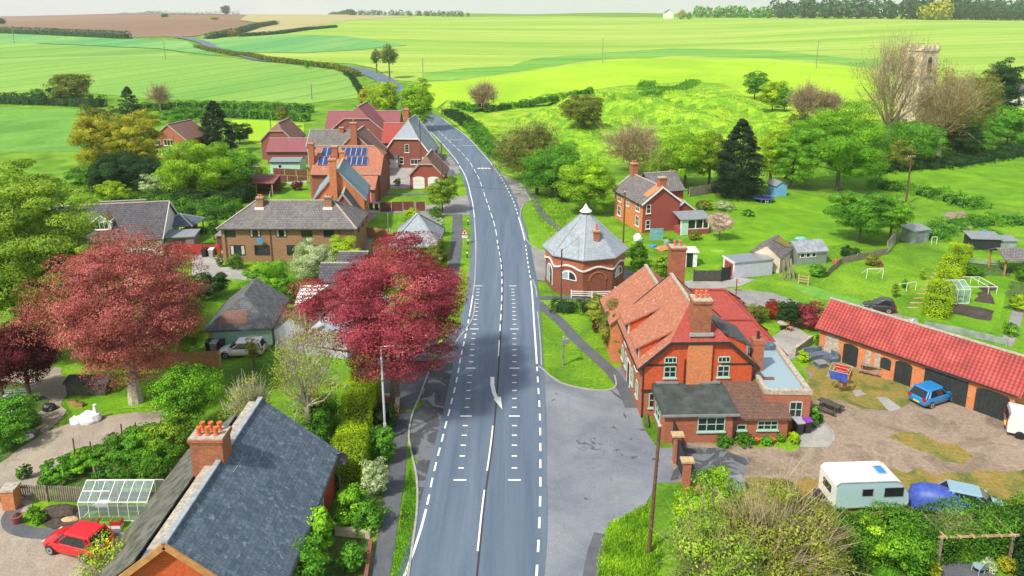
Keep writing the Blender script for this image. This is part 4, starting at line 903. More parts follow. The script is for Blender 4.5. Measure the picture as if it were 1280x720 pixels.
# 19 white flat garage
t=thing('flat_roof_garage','lilac-white flat-roofed garage with maroon door next to the weathered shed','garage',(24.9,82.6,0),R(-26))
W,D=9.0,3.0
t.location=(GP(917.5,348).x,GP(917.5,348).y,0); t.rotation_euler=(0,0,R(14))
m=MB(); m.box(0,0,0,5.1,2.5,1.9,'lilac'); m.build('wall',t)
m=MB(); m.box(-.10,-.12,1.902,5.2,2.62,2.04,'metal_grey'); m.box(-.16,-.14,1.86,-.102,2.64,2.06,'white'); m.build('roof',t)
m=MB(); m.box(-.05,.3,0,-.002,2.2,1.65,'maroon')
for k in range(6): m.box(-.07,.35+k*.32,.05,-.05,.41+k*.32,1.6,'maroon')
m.build('garage_door',t)
m=MB(); m.box(-.06,0,0,-.003,.29,1.855,'white'); m.box(-.06,2.21,0,-.003,2.5,1.855,'white'); m.box(-.06,.29,1.66,-.003,2.21,1.855,'white'); m.build('door_frame',t)
# 20 weathered barn shed
t=house('weathered_shed','weathered cream gabled shed with mossy roof and small dark windows','shed',(29.6,84.9),R(-36),3.5,4.6,2.2,3.5,'v','cream','tile_grey',ov=.25,gv=.2,cap=None,gut=False)
m=MB(); m.poly([(2.2,2.2,3.28),(2.1,4.5,3.34),(3.6,4.6,2.22),(3.2,3.0,2.52)],'yard_moss',.03); m.build('moss_patch',t)
for s in (.9,1.5,2.1):
    window(t,face_M(3.5,4.6,'f',s,1.2),.42,.35,1,1,'black_wood',None)
t=house('glazed_lean_shed','grey lean-to shed with a row of windows behind the weathered shed','shed',(35.6,85.6),R(12),4.2,3.0,1.9,2.8,'u','metal_grey','tin',ov=.2,gv=.1,cap=None,gut=False)
for s in (.7,1.5,2.3): window(t,face_M(4.2,3.0,'f',s,1.0),.6,.6,1,1,'white',None)
t=thing('stacked_poles','bundle of grey timber poles leaning on the weathered shed','poles',(GP(983,348).x,GP(983,348).y,0))
rg=random.Random(4); m=MB()
for k in range(15): a=rg.uniform(-.8,.8); m.tube([(a*1.3,-.5+rg.uniform(-.2,.2),0),(a*.7,.35,2.3+rg.uniform(-.3,.2))],.04,'old_wood',5)
m.build('pole_bundle',t)
# sky-blue shed
t=thing('garden_shed','small sky-blue garden shed with grey roof beside the trampoline','shed',(GP(969,246).x,GP(969,246).y,0),R(14))
wall_mesh(2.2,2.2,2.0,2.7,'v','sky_blue_paint').build('wall',t); roof_mesh(2.2,2.2,2.0,2.7,'v','felt_grey',.15,.15,th=.08).build('roof',t)
m=MB(); m.box(.6,-.04,.05,1.5,.01,1.8,'sky_blue_paint'); m.build('door',t); window(t,face_M(2.2,2.2,'r',1.1,1.0),.6,.6,1,1,'white',None)
# coop and run
flatshed('poultry_shed','pale grey poultry shed with lean-to roof at the end of the wire run',(GP(1140,305).x,GP(1140,305).y),R(20),3.0,1.9,1.75,2.0,'tin','metal_grey',doorm='felt_grey')
flatshed('garden_store','dark green-black garden store with pale roof beyond the conifer hedge',(GP(1213,312).x,GP(1213,312).y),R(-6),3.7,2.0,1.5,1.9,'black_wood','felt_grey')
flatshed('garden_store','small grey lean-to beside the dark garden store',(GP(1252,314).x,GP(1252,314).y),R(0),1.9,1.6,1.4,1.6,'tin','metal_grey')
t=thing('open_shelter','open wooden shelter with brown tile roof at the right edge of the gardens','shelter',(GP(1254,345).x,GP(1254,345).y,0),R(-4))
roof_mesh(4.5,3.6,2.2,3.0,'u','tile_grey',.3,.2,th=.12).build('roof',t)
for x,y in ((.1,.1),(4.2,.1),(.1,3.3),(4.2,3.3)): m=MB(); m.box(x,y,0,x+.16,y+.16,2.2,'fence_orange'); m.build('post',t)
flatshed('tool_shed','white open-fronted tool shed beside the lane junction',(GP(852,334).x,GP(852,334).y),R(2),1.9,1.6,1.9,2.0,'plastic_white','white',doorm='glass')
# 24 church tower
cb=GT(1140,152); t=thing('church_tower','square stone church tower with battlements rising behind bare trees','church',(cb.x,cb.y,cb.z-1),R(24))
zt=(CH+ray(1140,58)[2]*cb.y/ray(1140,58)[1])-cb.z+1; w_=44/900*cb.length/1.8
m=MB(); m.box(-w_/2,-w_/2,0,w_/2,w_/2,zt-1.2,'stone'); m.box(-w_/2-.2,-w_/2-.2,zt*.62,w_/2+.2,w_/2+.2,zt*.62+.4,'stone_coping'); m.build('wall',t)
m=MB()
for s in range(4):
    Mx=Matrix.Rotation(s*PI/2,4,'Z')
    m.box(-w_/2-.25,-w_/2-.25,zt-1.2,w_/2+.25,-w_/2+.35,zt-.5,'stone',Mx)
    for k in range(4): x=-w_/2-.2+k*(w_+.4-1.1)/3; m.box(x,-w_/2-.24,zt-.5,x+1.1,-w_/2+.34,zt+.4,'stone',Mx)
m.build('battlement',t)
for s in range(4):
    Mx=Matrix.Rotation(s*PI/2,4,'Z'); m=MB(); m.box(-.9,-w_/2-.06,zt*.68,.9,-w_/2,zt*.84,'bark',Mx); m.lathe([(.9,0),(.9,.06)],'bark',(0,0,0),12,Mx@Matrix.Translation((0,-w_/2,zt*.84))@Matrix.Rotation(R(90),4,'X')); m.build('belfry_window',t)
nb=GT(1190,128); t=house('church_nave','grey-roofed church nave half hidden in the trees beside the tower','church',(cb.x+3,cb.y+2,cb.z-1),R(24),18,8,5,8.5,'u','stone','tile_grey')
wb=GT(1268,135); t=house('white_house','white rendered house at the far right edge behind trees','house',(wb.x,wb.y,wb.z),R(10),10,8,4.5,7.5,'u','white','tile_grey')
for s in (1.5,4,6.5): window(t,face_M(10,8,'f',s,1.2),1.2,1.4,2,2,'black_wood'); 
# 25 the inn: main gabled block
t=house('old_inn','scarlet tile-hung inn with salmon clay roof, half-hipped gable, dormers and tall chimney','house',(9.95,50.4),R(1.5),8.5,9.0,4.5,8.3,'v','brick_red','tile_salmon',ov=.4,gv=.3,hf=(6.3,2.8),cap='stone_coping',barge='dark_trim')
e,r_=4.5,8.3; sl=(r_-e)/4.25; hw=(r_-6.3)/sl
m=MB(); m.poly([(.0,-.05,2.35),(8.5,-.05,2.35),(8.5,-.05,4.5),(4.25+hw,-.05,6.27),(4.25-hw,-.05,6.27),(0,-.05,4.5)],'brick_scarlet'); m.build('tile_hanging',t)
m=MB(); m.box(-.03,-.12,2.2,8.53,-.02,2.36,'dark_trim'); m.box(.02,-.1,4.35,2.6,-.052,4.47,'dark_trim'); m.box(6.0,-.1,4.35,8.48,-.052,4.47,'dark_trim'); m.build('timber_band',t)
m=MB(); m.poly([(4.25+hw+.1,-.32,6.3),(4.25-hw-.1,-.32,6.3),(4.25,2.8,8.36)],'tile_red',.05); m.v=[(a,b,c+.06) for a,b,c in m.v]; m.build('hip_tiles',t)
m=MB(); m.box(3.35,-.30,2.4,5.2,-.052,6.2,'brick_orange'); m.build('chimney_breast',t)
chimney(t,4.35,.55,1.35,1.25,6.0,9.6,'brick_chimney',3,ph=.55)
m=MB(); m.box(3.45,-.18,6.75,5.25,.0,7.0,'lead'); m.build('chimney_flashing',t)
for s in (2.1,6.2):
    window(t,face_M(8.5,9,'f',s,3.35,.06),.95,.95,2,2,'sage','sage'); window(t,face_M(8.5,9,'f',s,4.55,.06),.95,.5,3,1,'sage',None)
pipe(t,3.2,-.14,4.9,2.4); pipe(t,.05,-.1,4.3); pipe(t,8.45,-.1,4.3)
window(t,face_M(8.5,9,'f',.9,.8),.62,1.25,1,2,'sage','sage')
for s in (1.6,3.6,6.5,8.0): window(t,face_M(8.5,9,'l',s,.9),.8,1.3,2,2,'sage','sage')
for s in (2.2,6.6): window(t,face_M(8.5,9,'l',s,3.0),.9,1.2,2,2,'white','white')
door(t,face_M(8.5,9,'l',5.1,0),1.0,2.1,'black_wood','white')
# shed dormers on the left slope
for b0,b1 in ((.9,3.6),(5.4,8.2)):
    m=MB(); m.poly([(-.45,b0,5.35),(-.45,b1,5.35),(2.4,b1,6.75),(2.4,b0,6.75)],'tile_salmon',.14); d=m.build('dormer_roof',t)
    m=MB(); m.box(-.1,b0+.15,4.3,.02,b1-.15,5.3,'white'); 
    for b in (b0+.15,b1-.15): m.add([(-.08,b,4.3),(-.08,b,5.35),(2.0,b,6.5),(.2,b,4.5)],[(0,1,2,3)],'brick_scarlet')
    m.build('dormer_wall',t)
    m=MB()
    for k in range(4): bb=b0+.35+k*(b1-b0-.7)/4; m.box(-.13,bb,4.45,-.1,bb+(b1-b0-.7)/4-.12,5.15,'glass')
    m.build('dormer_window',t)
m=MB(); m.poly([(6.1,1.0,6.75),(6.1,4.4,6.75),(8.6,4.4,5.5),(8.6,1.0,5.5)],'tile_dark',.14); m.build('dormer_roof',t)
m=MB()
for b in (1.15,4.25): m.add([(8.4,b,4.4),(8.4,b,5.5),(6.4,b,6.5)],[(0,1,2)],'brick_scarlet')
m.box(8.3,1.15,4.3,8.42,4.25,5.4,'white'); m.build('dormer_wall',t)
# rear wing with tall chimney
t=house('inn_back_wing','salmon roofed back wing of the inn, tall stained chimney on its gable','extension',(8.9,59.5),R(1.5),8.0,5.5,4.0,7.2,'v','brick_orange','tile_salmon',ov=.3,gv=.2)
chimney(t,6.9,5.4,1.4,1.1,3,9.2,'brick_chimney',2,ph=.5)
# side: front flat-roof extension
t=thing('flat_roof_extension','square brick extension with dark felt roof on the front of the inn','extension',(11.0,46.8,0),R(1.5))
m=MB(); m.box(0,0,0,5.1,3.6,2.3,'brick_red'); m.build('wall',t)
m=MB(); m.add([(-.2,-.2,2.40),(5.3,-.2,2.40),(5.3,3.6,2.9),(-.2,3.6,2.9),(-.2,-.2,2.27),(5.3,-.2,2.27),(5.3,3.6,2.27),(-.2,3.6,2.27)],[(0,1,2,3),(0,4,5,1),(1,5,6,2),(3,7,4,0)],'felt'); m.build('roof',t)
m=MB(); m.bar((-.25,-.26,2.36),(5.35,-.26,2.36),.1,.16,'metal_grey'); m.build('gutter',t)
window(t,face_M(5.1,3.6,'f',3.4,.95),2.0,1.15,3,2,'sage','sage',curtain=False); window(t,face_M(5.1,3.6,'l',2.0,.8),1.4,1.2,2,2,'sage','sage')
pipe(t,5.0,-.08,2.25)
m=MB(); m.box(.1,3.3,2.92,1.8,3.55,3.05,'metal_grey'); m.box(3.3,3.3,2.92,5.0,3.55,3.05,'metal_grey'); m.build('roof_flashing',t)
# tiled lean-to
t=thing('tiled_lean_to','low brick lean-to with old mottled tile roof between flat roof and parapet wing','extension',(16.15,47.3,0),R(1))
m=MB(); m.add([(0,0,0),(4.0,0,0),(4.0,3.6,0),(0,3.6,0),(0,0,1.75),(4.0,0,1.75),(4.0,3.6,2.9),(0,3.6,2.9)],[(0,1,5,4),(1,2,6,5),(2,3,7,6),(3,0,4,7)],'brick_red'); m.build('wall',t)
m=MB(); m.poly([(-.0,-.3,1.75),(4.15,-.3,1.75),(4.15,3.6,3.0),(-.0,3.6,3.0)],'tile_old',.14); m.v=[(a,b,c+.1) for a,b,c in m.v]; m.build('roof',t)
window(t,face_M(4.0,3.6,'f',2.5,.8),1.5,.75,3,2,'sage','sage'); window(t,face_M(4.0,3.6,'f',.6,.8),.7,.45,1,1,'sage','sage')
# parapet wing with pale flat roof
t=thing('parapet_wing','brick wing with stone-coped parapet around a pale blue flat roof','extension',(18.75,48.6,0),R(-2))
m=MB(); m.box(0,0,0,3.4,8.2,2.95,'brick_red'); m.build('wall',t)
m=MB(); m.box(.3,.3,2.952,3.1,7.9,3.0,'teal_sheet' if False else 'glass_pale'); m.build('roof',t)
m=MB(); m.box(-.05,-.05,2.953,3.45,.32,3.3,'stone_coping'); m.box(3.08,.321,2.953,3.45,8.25,3.3,'stone_coping'); m.box(-.05,.321,2.953,.3,2.6,3.3,'stone_coping'); m.box(.3,7.2,2.96,3.07,7.9,3.5,'slate'); m.build('parapet',t)
m=MB(); m.box(-2.6,2.9,2.4,-.002,7.9,2.97,'glass_pale'); m.build('side_roof',t)
window(t,face_M(3.4,8.2,'f',2.35,1.1),.95,1.3,2,2,'sage','sage')
chimney(t,.45,3.9,.85,.8,2.3,5.6,'brick_red',1,potmat='black_wood',ph=.6,corb=False)
m=MB(); m.add([(-1.3,2.9,3.2),(.0,2.9,3.2),(.1,4.0,3.3),(-.9,4.0,4.4)],[(0,1,2,3)],'tile_old'); m.build('valley_roof',t)
# red roofed rear ranges
t=house('red_roof_range','low wing with bright red tiled hip roof beyond the parapet wing','extension',(15.6,56.6),R(-1),7.4,4.6,2.5,4.4,'u','brick_red','tile_red',ov=.3,gv=.2,hb=(2.5,2.0),cap='tile_red')
t=house('red_roof_range','broad red tiled back range of the inn beside the patio','extension',(15.2,61.4),R(-1),7.4,6.8,2.7,4.9,'u','brick_red','tile_red',ov=.3,gv=.2,hb=(2.7,2.4),cap='tile_red')
m=MB(); m.tube([(6.0,3,4.0),(6.0,3,6.2)],.05,'fence_red',6); m.build('vent_pipe',t)
# 26 stable barn: eave line from (1025,409) to (1257,487)
bl=GP(1025,409,2.7); br=GP(1257,487,2.7); ba=math.atan2(br.y-bl.y,br.x-bl.x)
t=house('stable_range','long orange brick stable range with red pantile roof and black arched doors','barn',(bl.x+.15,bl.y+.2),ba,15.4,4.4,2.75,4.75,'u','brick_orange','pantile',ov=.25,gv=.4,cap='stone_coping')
def archdoor(M,w,h,rise,name='door',mat='black_wood',zb=0.02):
    m=MB(); n=8; P=[(-w/2,zb),(w/2,zb)]+[(w/2*math.cos(q*PI/n),h+rise*math.sin(q*PI/n)) for q in range(n+1)]
    m.add([M@Vector((x,.05,z)) for x,z in P]+[M@Vector((x,-.02,z)) for x,z in P],[tuple(range(len(P)))]+[(i,i+len(P),(i+1)%len(P)+len(P),(i+1)%len(P)) for i in range(len(P))],mat)
    if h>1.2:
        for k in range(1,int(w/.3)): x=-w/2+k*w/int(w/.3); m.box(x-.012,.05,zb+.03,x+.012,.062,h-.02,'rubber',M)
    return m.build(name,t)
bf=lambda s,z=0: face_M(15.4,4.4,'f',s,z)
archdoor(bf(2.92),1.3,1.75,.22); archdoor(bf(5.95,.8),.85,.85,.2,'shutter'); archdoor(bf(7.4),1.35,1.8,.22); archdoor(bf(13.95),2.25,1.9,.2,'garage_door')
m=MB(); m.box(-1.6,-.02,.02,1.6,.06,2.2,'black_wood',bf(10.65)); m.box(-1.75,-.02,2.201,1.75,.09,2.4,'old_wood',bf(10.65)); m.box(-.02,.06,.05,.02,.075,2.15,'rubber',bf(10.65)); m.build('garage_door',t)
m=bl; 
t_=t; bw_=(br-bl).length
# final wide door sits near the right end
archdoor(bf(14.2-.35),.1,.1,.0,'door_post') if False else None
for s in (4.45,5.25):
    m=MB(); m.box(-.22,-.02,.3,.22,.03,2.0,'stone_coping',bf(s)); m.build('blocked_slot',t)
m=MB(); m.poly([(.5,-.006,.5),(1.9,-.006,.4),(1.8,-.006,2.2),(.6,-.006,2.4)],'stone_coping'); m.build('limewash_patch',t)
# ---------------------------------------------------------------- vegetation
RS=np.random.RandomState(7)
def quads_mesh(name,V,mat,parent=None,loc=(0,0,0),extra=None):
    """V (n,4,3) array of quads -> one mesh; extra: MB with solid pieces"""
    V=np.asarray(V,dtype=np.float32); n=len(V); me=bpy.data.meshes.new(name)
    ev=np.array(extra.v,dtype=np.float32) if extra and extra.v else np.zeros((0,3),np.float32); ef=extra.f if extra else []
    nv=4*n+len(ev); me.vertices.add(nv); me.vertices.foreach_set('co',np.concatenate([V.reshape(-1,3),ev]).ravel())
    li=list(range(4*n)); st=list(range(0,4*n,4)); tot=[4]*n; mi=[0]*n; mats=[mat]
    for f,k in zip(ef,extra.m if extra else []):
        st.append(len(li)); tot.append(len(f)); li+= [i+4*n for i in f]; nm=extra.ms[k]
        if nm not in mats: mats.append(nm)
        mi.append(mats.index(nm))
    me.loops.add(len(li)); me.loops.foreach_set('vertex_index',li); me.polygons.add(len(st)); me.polygons.foreach_set('loop_start',st)
    me.polygons.foreach_set('material_index',mi); me.update(calc_edges=True); me.validate()
    for q in mats: me.materials.append(MATS[q])
    o=bpy.data.objects.new(name,me); COL.objects.link(o); o.location=loc
    if parent: o.parent=parent
    return o
def unit(a): return a/np.maximum(1e-6,np.linalg.norm(a,axis=1,keepdims=True))
def leafquads(P,Nn,s,jit=.6,asp=.55,sv=.35):
    n=len(P); d=unit(Nn+RS.normal(0,jit,(n,3))); r=unit(RS.normal(0,1,(n,3))); u=unit(np.cross(d,r)); w=np.cross(d,u)
    ss=s*(1+RS.uniform(-sv,sv,(n,1))); a=u*ss*.5; b=w*ss*.5*asp
    return np.stack([P-a,P-b*1.0,P+a,P+b],1)
def twigquads(P,D,l,wd):
    n=len(P); r=unit(RS.normal(0,1,(n,3))); u=unit(np.cross(D,r)); L_=l*(.6+.8*RS.rand(n,1)); q=P+D*L_+RS.normal(0,.08,(n,3))*l
    return np.stack([P-u*wd*.5,q-u*wd*.15,q+u*wd*.15,P+u*wd*.5],1)
def clumps(rx,ry,rz,n,shape='round',inner=.35):
    d=unit(RS.normal(0,1,(n,3))); 
    if shape=='cone':
        t=RS.rand(n)**1.15; a=RS.rand(n)*2*PI; rr=np.minimum(1,(1-t)*1.75)**.75*.92+.03; rad=rr*(.6+.4*RS.rand(n)); 
        return np.stack([rx*rad*np.cos(a),ry*rad*np.sin(a),-rz+2*rz*t],1)
    k=inner+(1-inner)*RS.rand(n,1)**.5; d=d*k
    lump=1+.16*np.sin(d[:,0:1]*5+RS.rand()*6)+.12*np.sin(d[:,1:2]*7+RS.rand()*6)
    d=d*lump*.84
    if shape=='umbel': d[:,2]=np.abs(d[:,2])*1.3-.45
    return d*np.array([rx,ry,rz])
def crown(rx,ry,rz,s,leaf,cover=1.5,shape='round',nc=None,jit=.75,cr=.26,drift=None,lay=.62):
    nc=nc or int((150 if shape=='cone' else 85)*max(1,(rx*rz)/9)**.35); C=clumps(rx,ry,rz,nc,shape); 
    area=4*PI*((rx*ry*rz)**(2/3)); n=int(min(130000,cover*area/(s*s*.42)))
    k=RS.randint(0,nc,n); d=unit(RS.normal(0,1,(n,3))); d[:,2]=np.where(RS.rand(n)<.6,np.abs(d[:,2]),d[:,2])
    rad=cr*min(rx,ry,rz*1.2)*(.65+.75*RS.rand(nc))[k][:,None]
    if shape=='cone': rad=rad*(1.15-.8*((C[k][:,2:3]+rz)/(2*rz)))*1.0
    P=C[k]+d*rad*(.6+.4*RS.rand(n,1)**.5)*np.array([1.15,1.15,lay])
    P[:,2]=np.maximum(P[:,2],-rz*1.05)
    return C,P,leafquads(P,d+unit(P)*.5,s,jit)
TREES=0
def branches(m,C,z0,base,r0,mat,k=14,lean=(0,0)):
    fork=Vector((lean[0]*.4,lean[1]*.4,z0))
    m.tube([(0,0,-.2),(lean[0]*.15,lean[1]*.15,z0*.5),tuple(fork)],[r0*1.35,r0,r0*.8],mat,8)
    idx=RS.choice(len(C),min(k,len(C)),replace=False)
    for i in idx:
        c=Vector(C[i])+Vector((0,0,base)); mid=fork.lerp(c,.5)+Vector(tuple(RS.normal(0,.12,3)*c.length*.3)); 
        if c.z<z0*.8: c.z=z0
        m.tube([tuple(fork),tuple(mid),tuple(c)],[r0*.45,r0*.25,r0*.07],mat,5,cap=False)
def tree(b,top,w,leaf,label,name='tree',cat='tree',cb=.12,cover=1.5,shape='round',s=None,trunk='bark',group=None,airy=0,twig='twig',depth=1.0,jit=.45,cr=.235,bushy=False,kmin=0,flat=None,lay=.62,nc=None):
    p=GT(*b) if b[1]<165 else GP(*b); dist=math.hypot(p.y,CH-p.z)
    zt=CH+ray(b[0],top)[2]*p.y/ray(b[0],top)[1]; h=max(.5,zt-p.z); W=w*dist/900*.93
    s=s or max(.13,dist/720*1.15); cover*=(1.55 if not airy else 1); rz=h*(1-cb)/2; base=h*cb+rz; rx=W/2; ry=rx*depth
    if flat: h=flat; rz=h*(1-cb)/2; base=h*cb+rz
    C,P,Q=crown(rx,ry,rz,s,leaf,cover,shape,jit=jit,cr=cr,lay=lay,nc=nc)
    Q[:,:,2]+=base; 
    tw=None
    if airy:
        n=int(airy); k=RS.randint(0,len(C),n); d0=unit(C[k]+np.array([0,0,rz*.9])+RS.normal(0,.35*rx,(n,3))); st=C[k]*(.35+.65*RS.rand(n,1))+RS.normal(0,rx*.07,(n,3)); st[:,2]+=base
        tw=twigquads(st,d0,rx*.42,max(.035,dist/720*.42))
    if bushy and not airy:
        Q[:,:,2]=np.maximum(Q[:,:,2],.02)
        o=quads_mesh(name,Q,'leaf_'+leaf,loc=tuple(p)); return tag(o,label,cat,group)
    t=thing(name,label,cat,tuple(p),0,group)
    m=MB(); r0=max(.10,h*.022+kmin); branches(m,C,max(.3,h*cb+rz*.35),base,r0,trunk,k=10 if dist>150 else 22); 
    quads_mesh('crown',Q,'leaf_'+leaf,t)
    tr_=m.build('trunk',t,fix=False)
    if airy: quads_mesh('twigs',tw,twig,t)
    return t
def bush(b,top,w,leaf,label,name='bush',cat='bush',**k): return tree(b,top,w,leaf,label,name,cat,cb=0.0,bushy=True,**k)
def hedge(pts,h,w,leaf,label,s=None,name='hedge',cat='hedge',core=True,rough=.2,cover=1.3,world=False,group=None):
    P=[(Vector((a[0],a[1],0)) if world else (GT(*a) if a[1]<165 else GP(*a))) for a in pts]
    dist=max(30,min(p.length for p in P)); s=s or max(.12,dist/720*1.25); ms=[];core_m=MB(); tot=0
    o0=P[0].copy()
    for a,b in zip(P,P[1:]):
        l=(b-a).length; k=max(1,int(l/ (12 if dist>150 else 400)))
        for j in range(k):
            a1=a.lerp(b,j/k); b1=a.lerp(b,(j+1)/k)
            if dist>150: a1.z=TZ(a1.x,a1.y); b1.z=TZ(b1.x,b1.y)
            l1=(b1-a1).length; d=(b1-a1).normalized(); n=Vector((-d.y,d.x,0)).normalized()
            area=l1*(w+2*h); nq=int(cover*area/(s*s*.42)); nq=min(nq,40000)
            t=RS.rand(nq); q=RS.rand(nq)*(w+2*h); side=np.where(q<h,-1,np.where(q>h+w,1,0))
            lat=np.where(side==-1,-w/2,np.where(side==1,w/2,q-h-w/2)); zz=np.where(side==-1,q,np.where(side==1,q-h-w,h))
            bulge=1+rough*np.sin(t*l1*1.7+j)+rough*.7*np.sin(t*l1*4.1+1.3)
            pos_=np.stack([a1.x+(b1.x-a1.x)*t+n.x*lat*bulge,a1.y+(b1.y-a1.y)*t+n.y*lat*bulge,a1.z+(b1.z-a1.z)*t+zz*(1+rough*.8*np.sin(t*l1*1.1+2))],1)+RS.normal(0,rough*.5+.03,(nq,3))
            N_=np.stack([n.x*side,n.y*side,np.where(side==0,1.0,.35)],1)
            ms.append(leafquads(pos_,N_,s,.7)); 
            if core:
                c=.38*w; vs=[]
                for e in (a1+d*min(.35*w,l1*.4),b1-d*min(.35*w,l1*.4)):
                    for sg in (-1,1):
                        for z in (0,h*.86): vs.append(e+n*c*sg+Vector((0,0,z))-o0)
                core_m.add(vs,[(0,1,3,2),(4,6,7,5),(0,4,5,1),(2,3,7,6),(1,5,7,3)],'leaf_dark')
    for e,f in ((P[0],P[1]),(P[-1],P[-2])):
        d=(e-f).normalized(); n=Vector((-d.y,d.x,0)).normalized(); nq=int(cover*w*h/(s*s*.42)); la=(RS.rand(nq)-.5)*w; zz=RS.rand(nq)*h
        ms.append(leafquads(np.stack([e.x+n.x*la,e.y+n.y*la,e.z+zz],1)+RS.normal(0,.08,(nq,3)),np.tile([d.x,d.y,.2],(nq,1)),s,.7))
    Q=np.concatenate(ms)-np.array([o0.x,o0.y,o0.z])
    return tag(quads_mesh(name,Q,'leaf_'+leaf,loc=tuple(o0),extra=core_m),label,cat,group)
# --- big foreground trees
tree((62,452),184,205,'willow','huge fresh green tree filling the left edge of the photo',cb=.04,cover=2.2,s=.19,cr=.2,depth=.8,lay=.5,nc=260)
tree((170,503),283,232,'copper','broad copper-pink beech on a pale trunk in front of the dormer bungalow',cb=.19,cover=2.0,s=.14,trunk='bark_pale',cr=.17,kmin=.12,lay=.42,nc=280)
tree((494,505),298,244,'copper_pink','deep crimson-pink beech hanging over the pavement beside the road',cb=.20,cover=2.1,s=.14,trunk='bark',cr=.17,kmin=.05,lay=.38,nc=260)
tree((38,503),392,92,'purple','small dark purple tree beside the allotment beds',cb=.22,cover=1.6,s=.15,trunk='bark')
tree((4,500),420,60,'purple','dark purple tree cut off by the left edge of the photo',cb=.22,cover=1.5,s=.15)
tree((238,548),458,92,'bright','light green leafy sapling beyond the six-pot chimney',cb=.15,cover=1.0,s=.14)
tree((316,566),462,70,'birch','multi-stemmed pale birch with thin yellow-green leaves behind the slate ridge',cb=.2,cover=.36,s=.12,trunk='bark_pale',airy=800,twig='bark_pale')
tree((388,566),388,92,'birch','taller pale birch with many upright stems beside the crimson beech',cb=.2,cover=.34,s=.12,trunk='bark_pale',airy=700,twig='bark_pale')
tree((318,462),418,20,'gold','small yellow-green shrub tree over the white car',cb=.2,cover=.8,s=.13)
# --- left background
tree((90,130),90,52,'olive','lone round oak standing in the field hedge at the left',cb=.08,cover=1.8)
tree((163,150),109,30,'dark','dark narrow conifer behind the golden trees',shape='cone',cb=.02)
tree((128,190),128,55,'olive','pale olive tree at the back of the golden clump',cb=.1)
tree((130,222),138,72,'gold','golden green tree, western half of the pair before the brick house',cb=.06,cover=1.8)
tree((178,222),134,66,'gold','amber gold tree close against the brick house',cb=.06,cover=1.8)
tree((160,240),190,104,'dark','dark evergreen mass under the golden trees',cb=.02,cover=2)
tree((201,140),104,34,'bud','bare grey tree in the field hedge behind the brick house',cb=.15,cover=.10,airy=900,trunk='bark_grey')
tree((230,168),132,46,'green','round mid-green tree behind the roof of the brick house',cb=.05)
tree((272,192),126,48,'conifer','tall dark blue-green conifer beside the lime tree',shape='cone',cb=.02,cover=2.2)
tree((300,180),152,34,'dark','low dark evergreen to the east of the tall conifer',cb=.05)
tree((250,250),172,96,'lime','large lime-yellow tree behind the long brown house',cb=.06,cover=2)
tree((300,245),182,60,'bright','greener tree merging with the large lime-yellow tree',cb=.06,cover=1.8)
tree((195,246),216,36,'whiteblossom','white blossom tree behind the dormer bungalow',cb=.05,cover=1.6)
tree((222,250),222,30,'whiteblossom','second smaller blossom bush beside the clipped hedge',cb=.05,cover=1.4)
tree((112,240),203,50,'hedge','rounded clipped green tree between huge green tree and dark evergreens',cb=.02,cover=2)
tree((142,258),224,50,'yellowgreen','yellow-green shrub at the back of the dormer bungalow',cb=.02)
tree((26,300),258,60,'green','green shrubbery tree under the huge green tree',cb=.02)
tree((355,160),128,20,'olive','small olive tree in the hedge west of the brick hall',cb=.1)
# --- by the far bend
tree((482,158),98,52,'yellowgreen','yellow-green tree west of the bend behind the slate gable',cb=.08,cover=1.8)
tree((460,150),108,28,'gold','smaller golden tree beside the yellow-green tree at the bend',cb=.08,cover=1.5)
tree((521,164),100,56,'lime','lime tree at the bend with darker eastern side',cb=.10,cover=2)
tree((487,99),56,28,'ivy','ivy-clad bare tree standing alone in the bright field',cb=.35,cover=1.0,airy=500,trunk='bark')
tree((471,92),60,18,'ivy','thinner ivy-clad tree beside the lone bare tree',cb=.3,cover=1.0,airy=250,trunk='bark')
tree((605,139),106,48,'bud','bare budding tree on the bank above the bend',cb=.12,cover=.35,airy=1500,trunk='bark_grey')
bush((603,138),126,26,'dark','dark ivy bush at the foot of the budding tree')
tree((729,160),116,60,'olive','round olive thorn tree casting a shadow on the earthworks',cb=.03,cover=2)
tree((660,228),152,92,'olive','brown-tinged bushy tree above the lay-by',cb=.05,cover=1.6,airy=900)
tree((690,246),178,84,'green','dense green tree in front of the brown-tinged tree',cb=.05,cover=1.6)
tree((704,252),205,44,'dark','dark shrub tree behind the lime tree',cb=.03)
tree((735,268),192,78,'lime','bright lime tree behind the octagonal roof',cb=.10,cover=2.1)
tree((790,218),155,96,'bud','grey leafless tree behind the orange villa',cb=.08,cover=.3,airy=1300,trunk='bark_grey')
tree((828,235),182,60,'willow','thin ivy-covered tree beside the villa rear wing',cb=.1,cover=.8,airy=500)
tree((856,234),157,84,'lime','yellow-green tree west of the dark cypress',cb=.12,cover=1.3)
tree((886,234),160,60,'willow','soft green tree touching the dark cypress',cb=.12,cover=1.3)
tree((922,246),150,58,'conifer','tall dark cypress on the lawn',shape='cone',cb=.0,cover=3,cr=.34)
tree((962,232),150,50,'yellowgreen','narrow lime poplar beside the dark cypress',cb=.12,cover=1.3)
tree((988,236),156,62,'bright','leafy green tree between the poplar and the broad maple',cb=.06,cover=2)
tree((1046,238),128,128,'bright','broad bright green maple behind the lawn',cb=.06,cover=2.3,cr=.22)
tree((943,124),86,32,'green','green tree at the edge of the earthworks',cb=.05)
tree((965,139),98,40,'yellowgreen','yellow-green round tree beside the earthworks',cb=.03,cover=1.8)
tree((980,140),104,22,'green','small green tree east of the yellow-green round tree',cb=.03)
tree((1005,160),100,54,'bud','leafless grey-brown tree behind the broad maple',cb=.08,cover=.25,airy=1800,trunk='bark_grey')
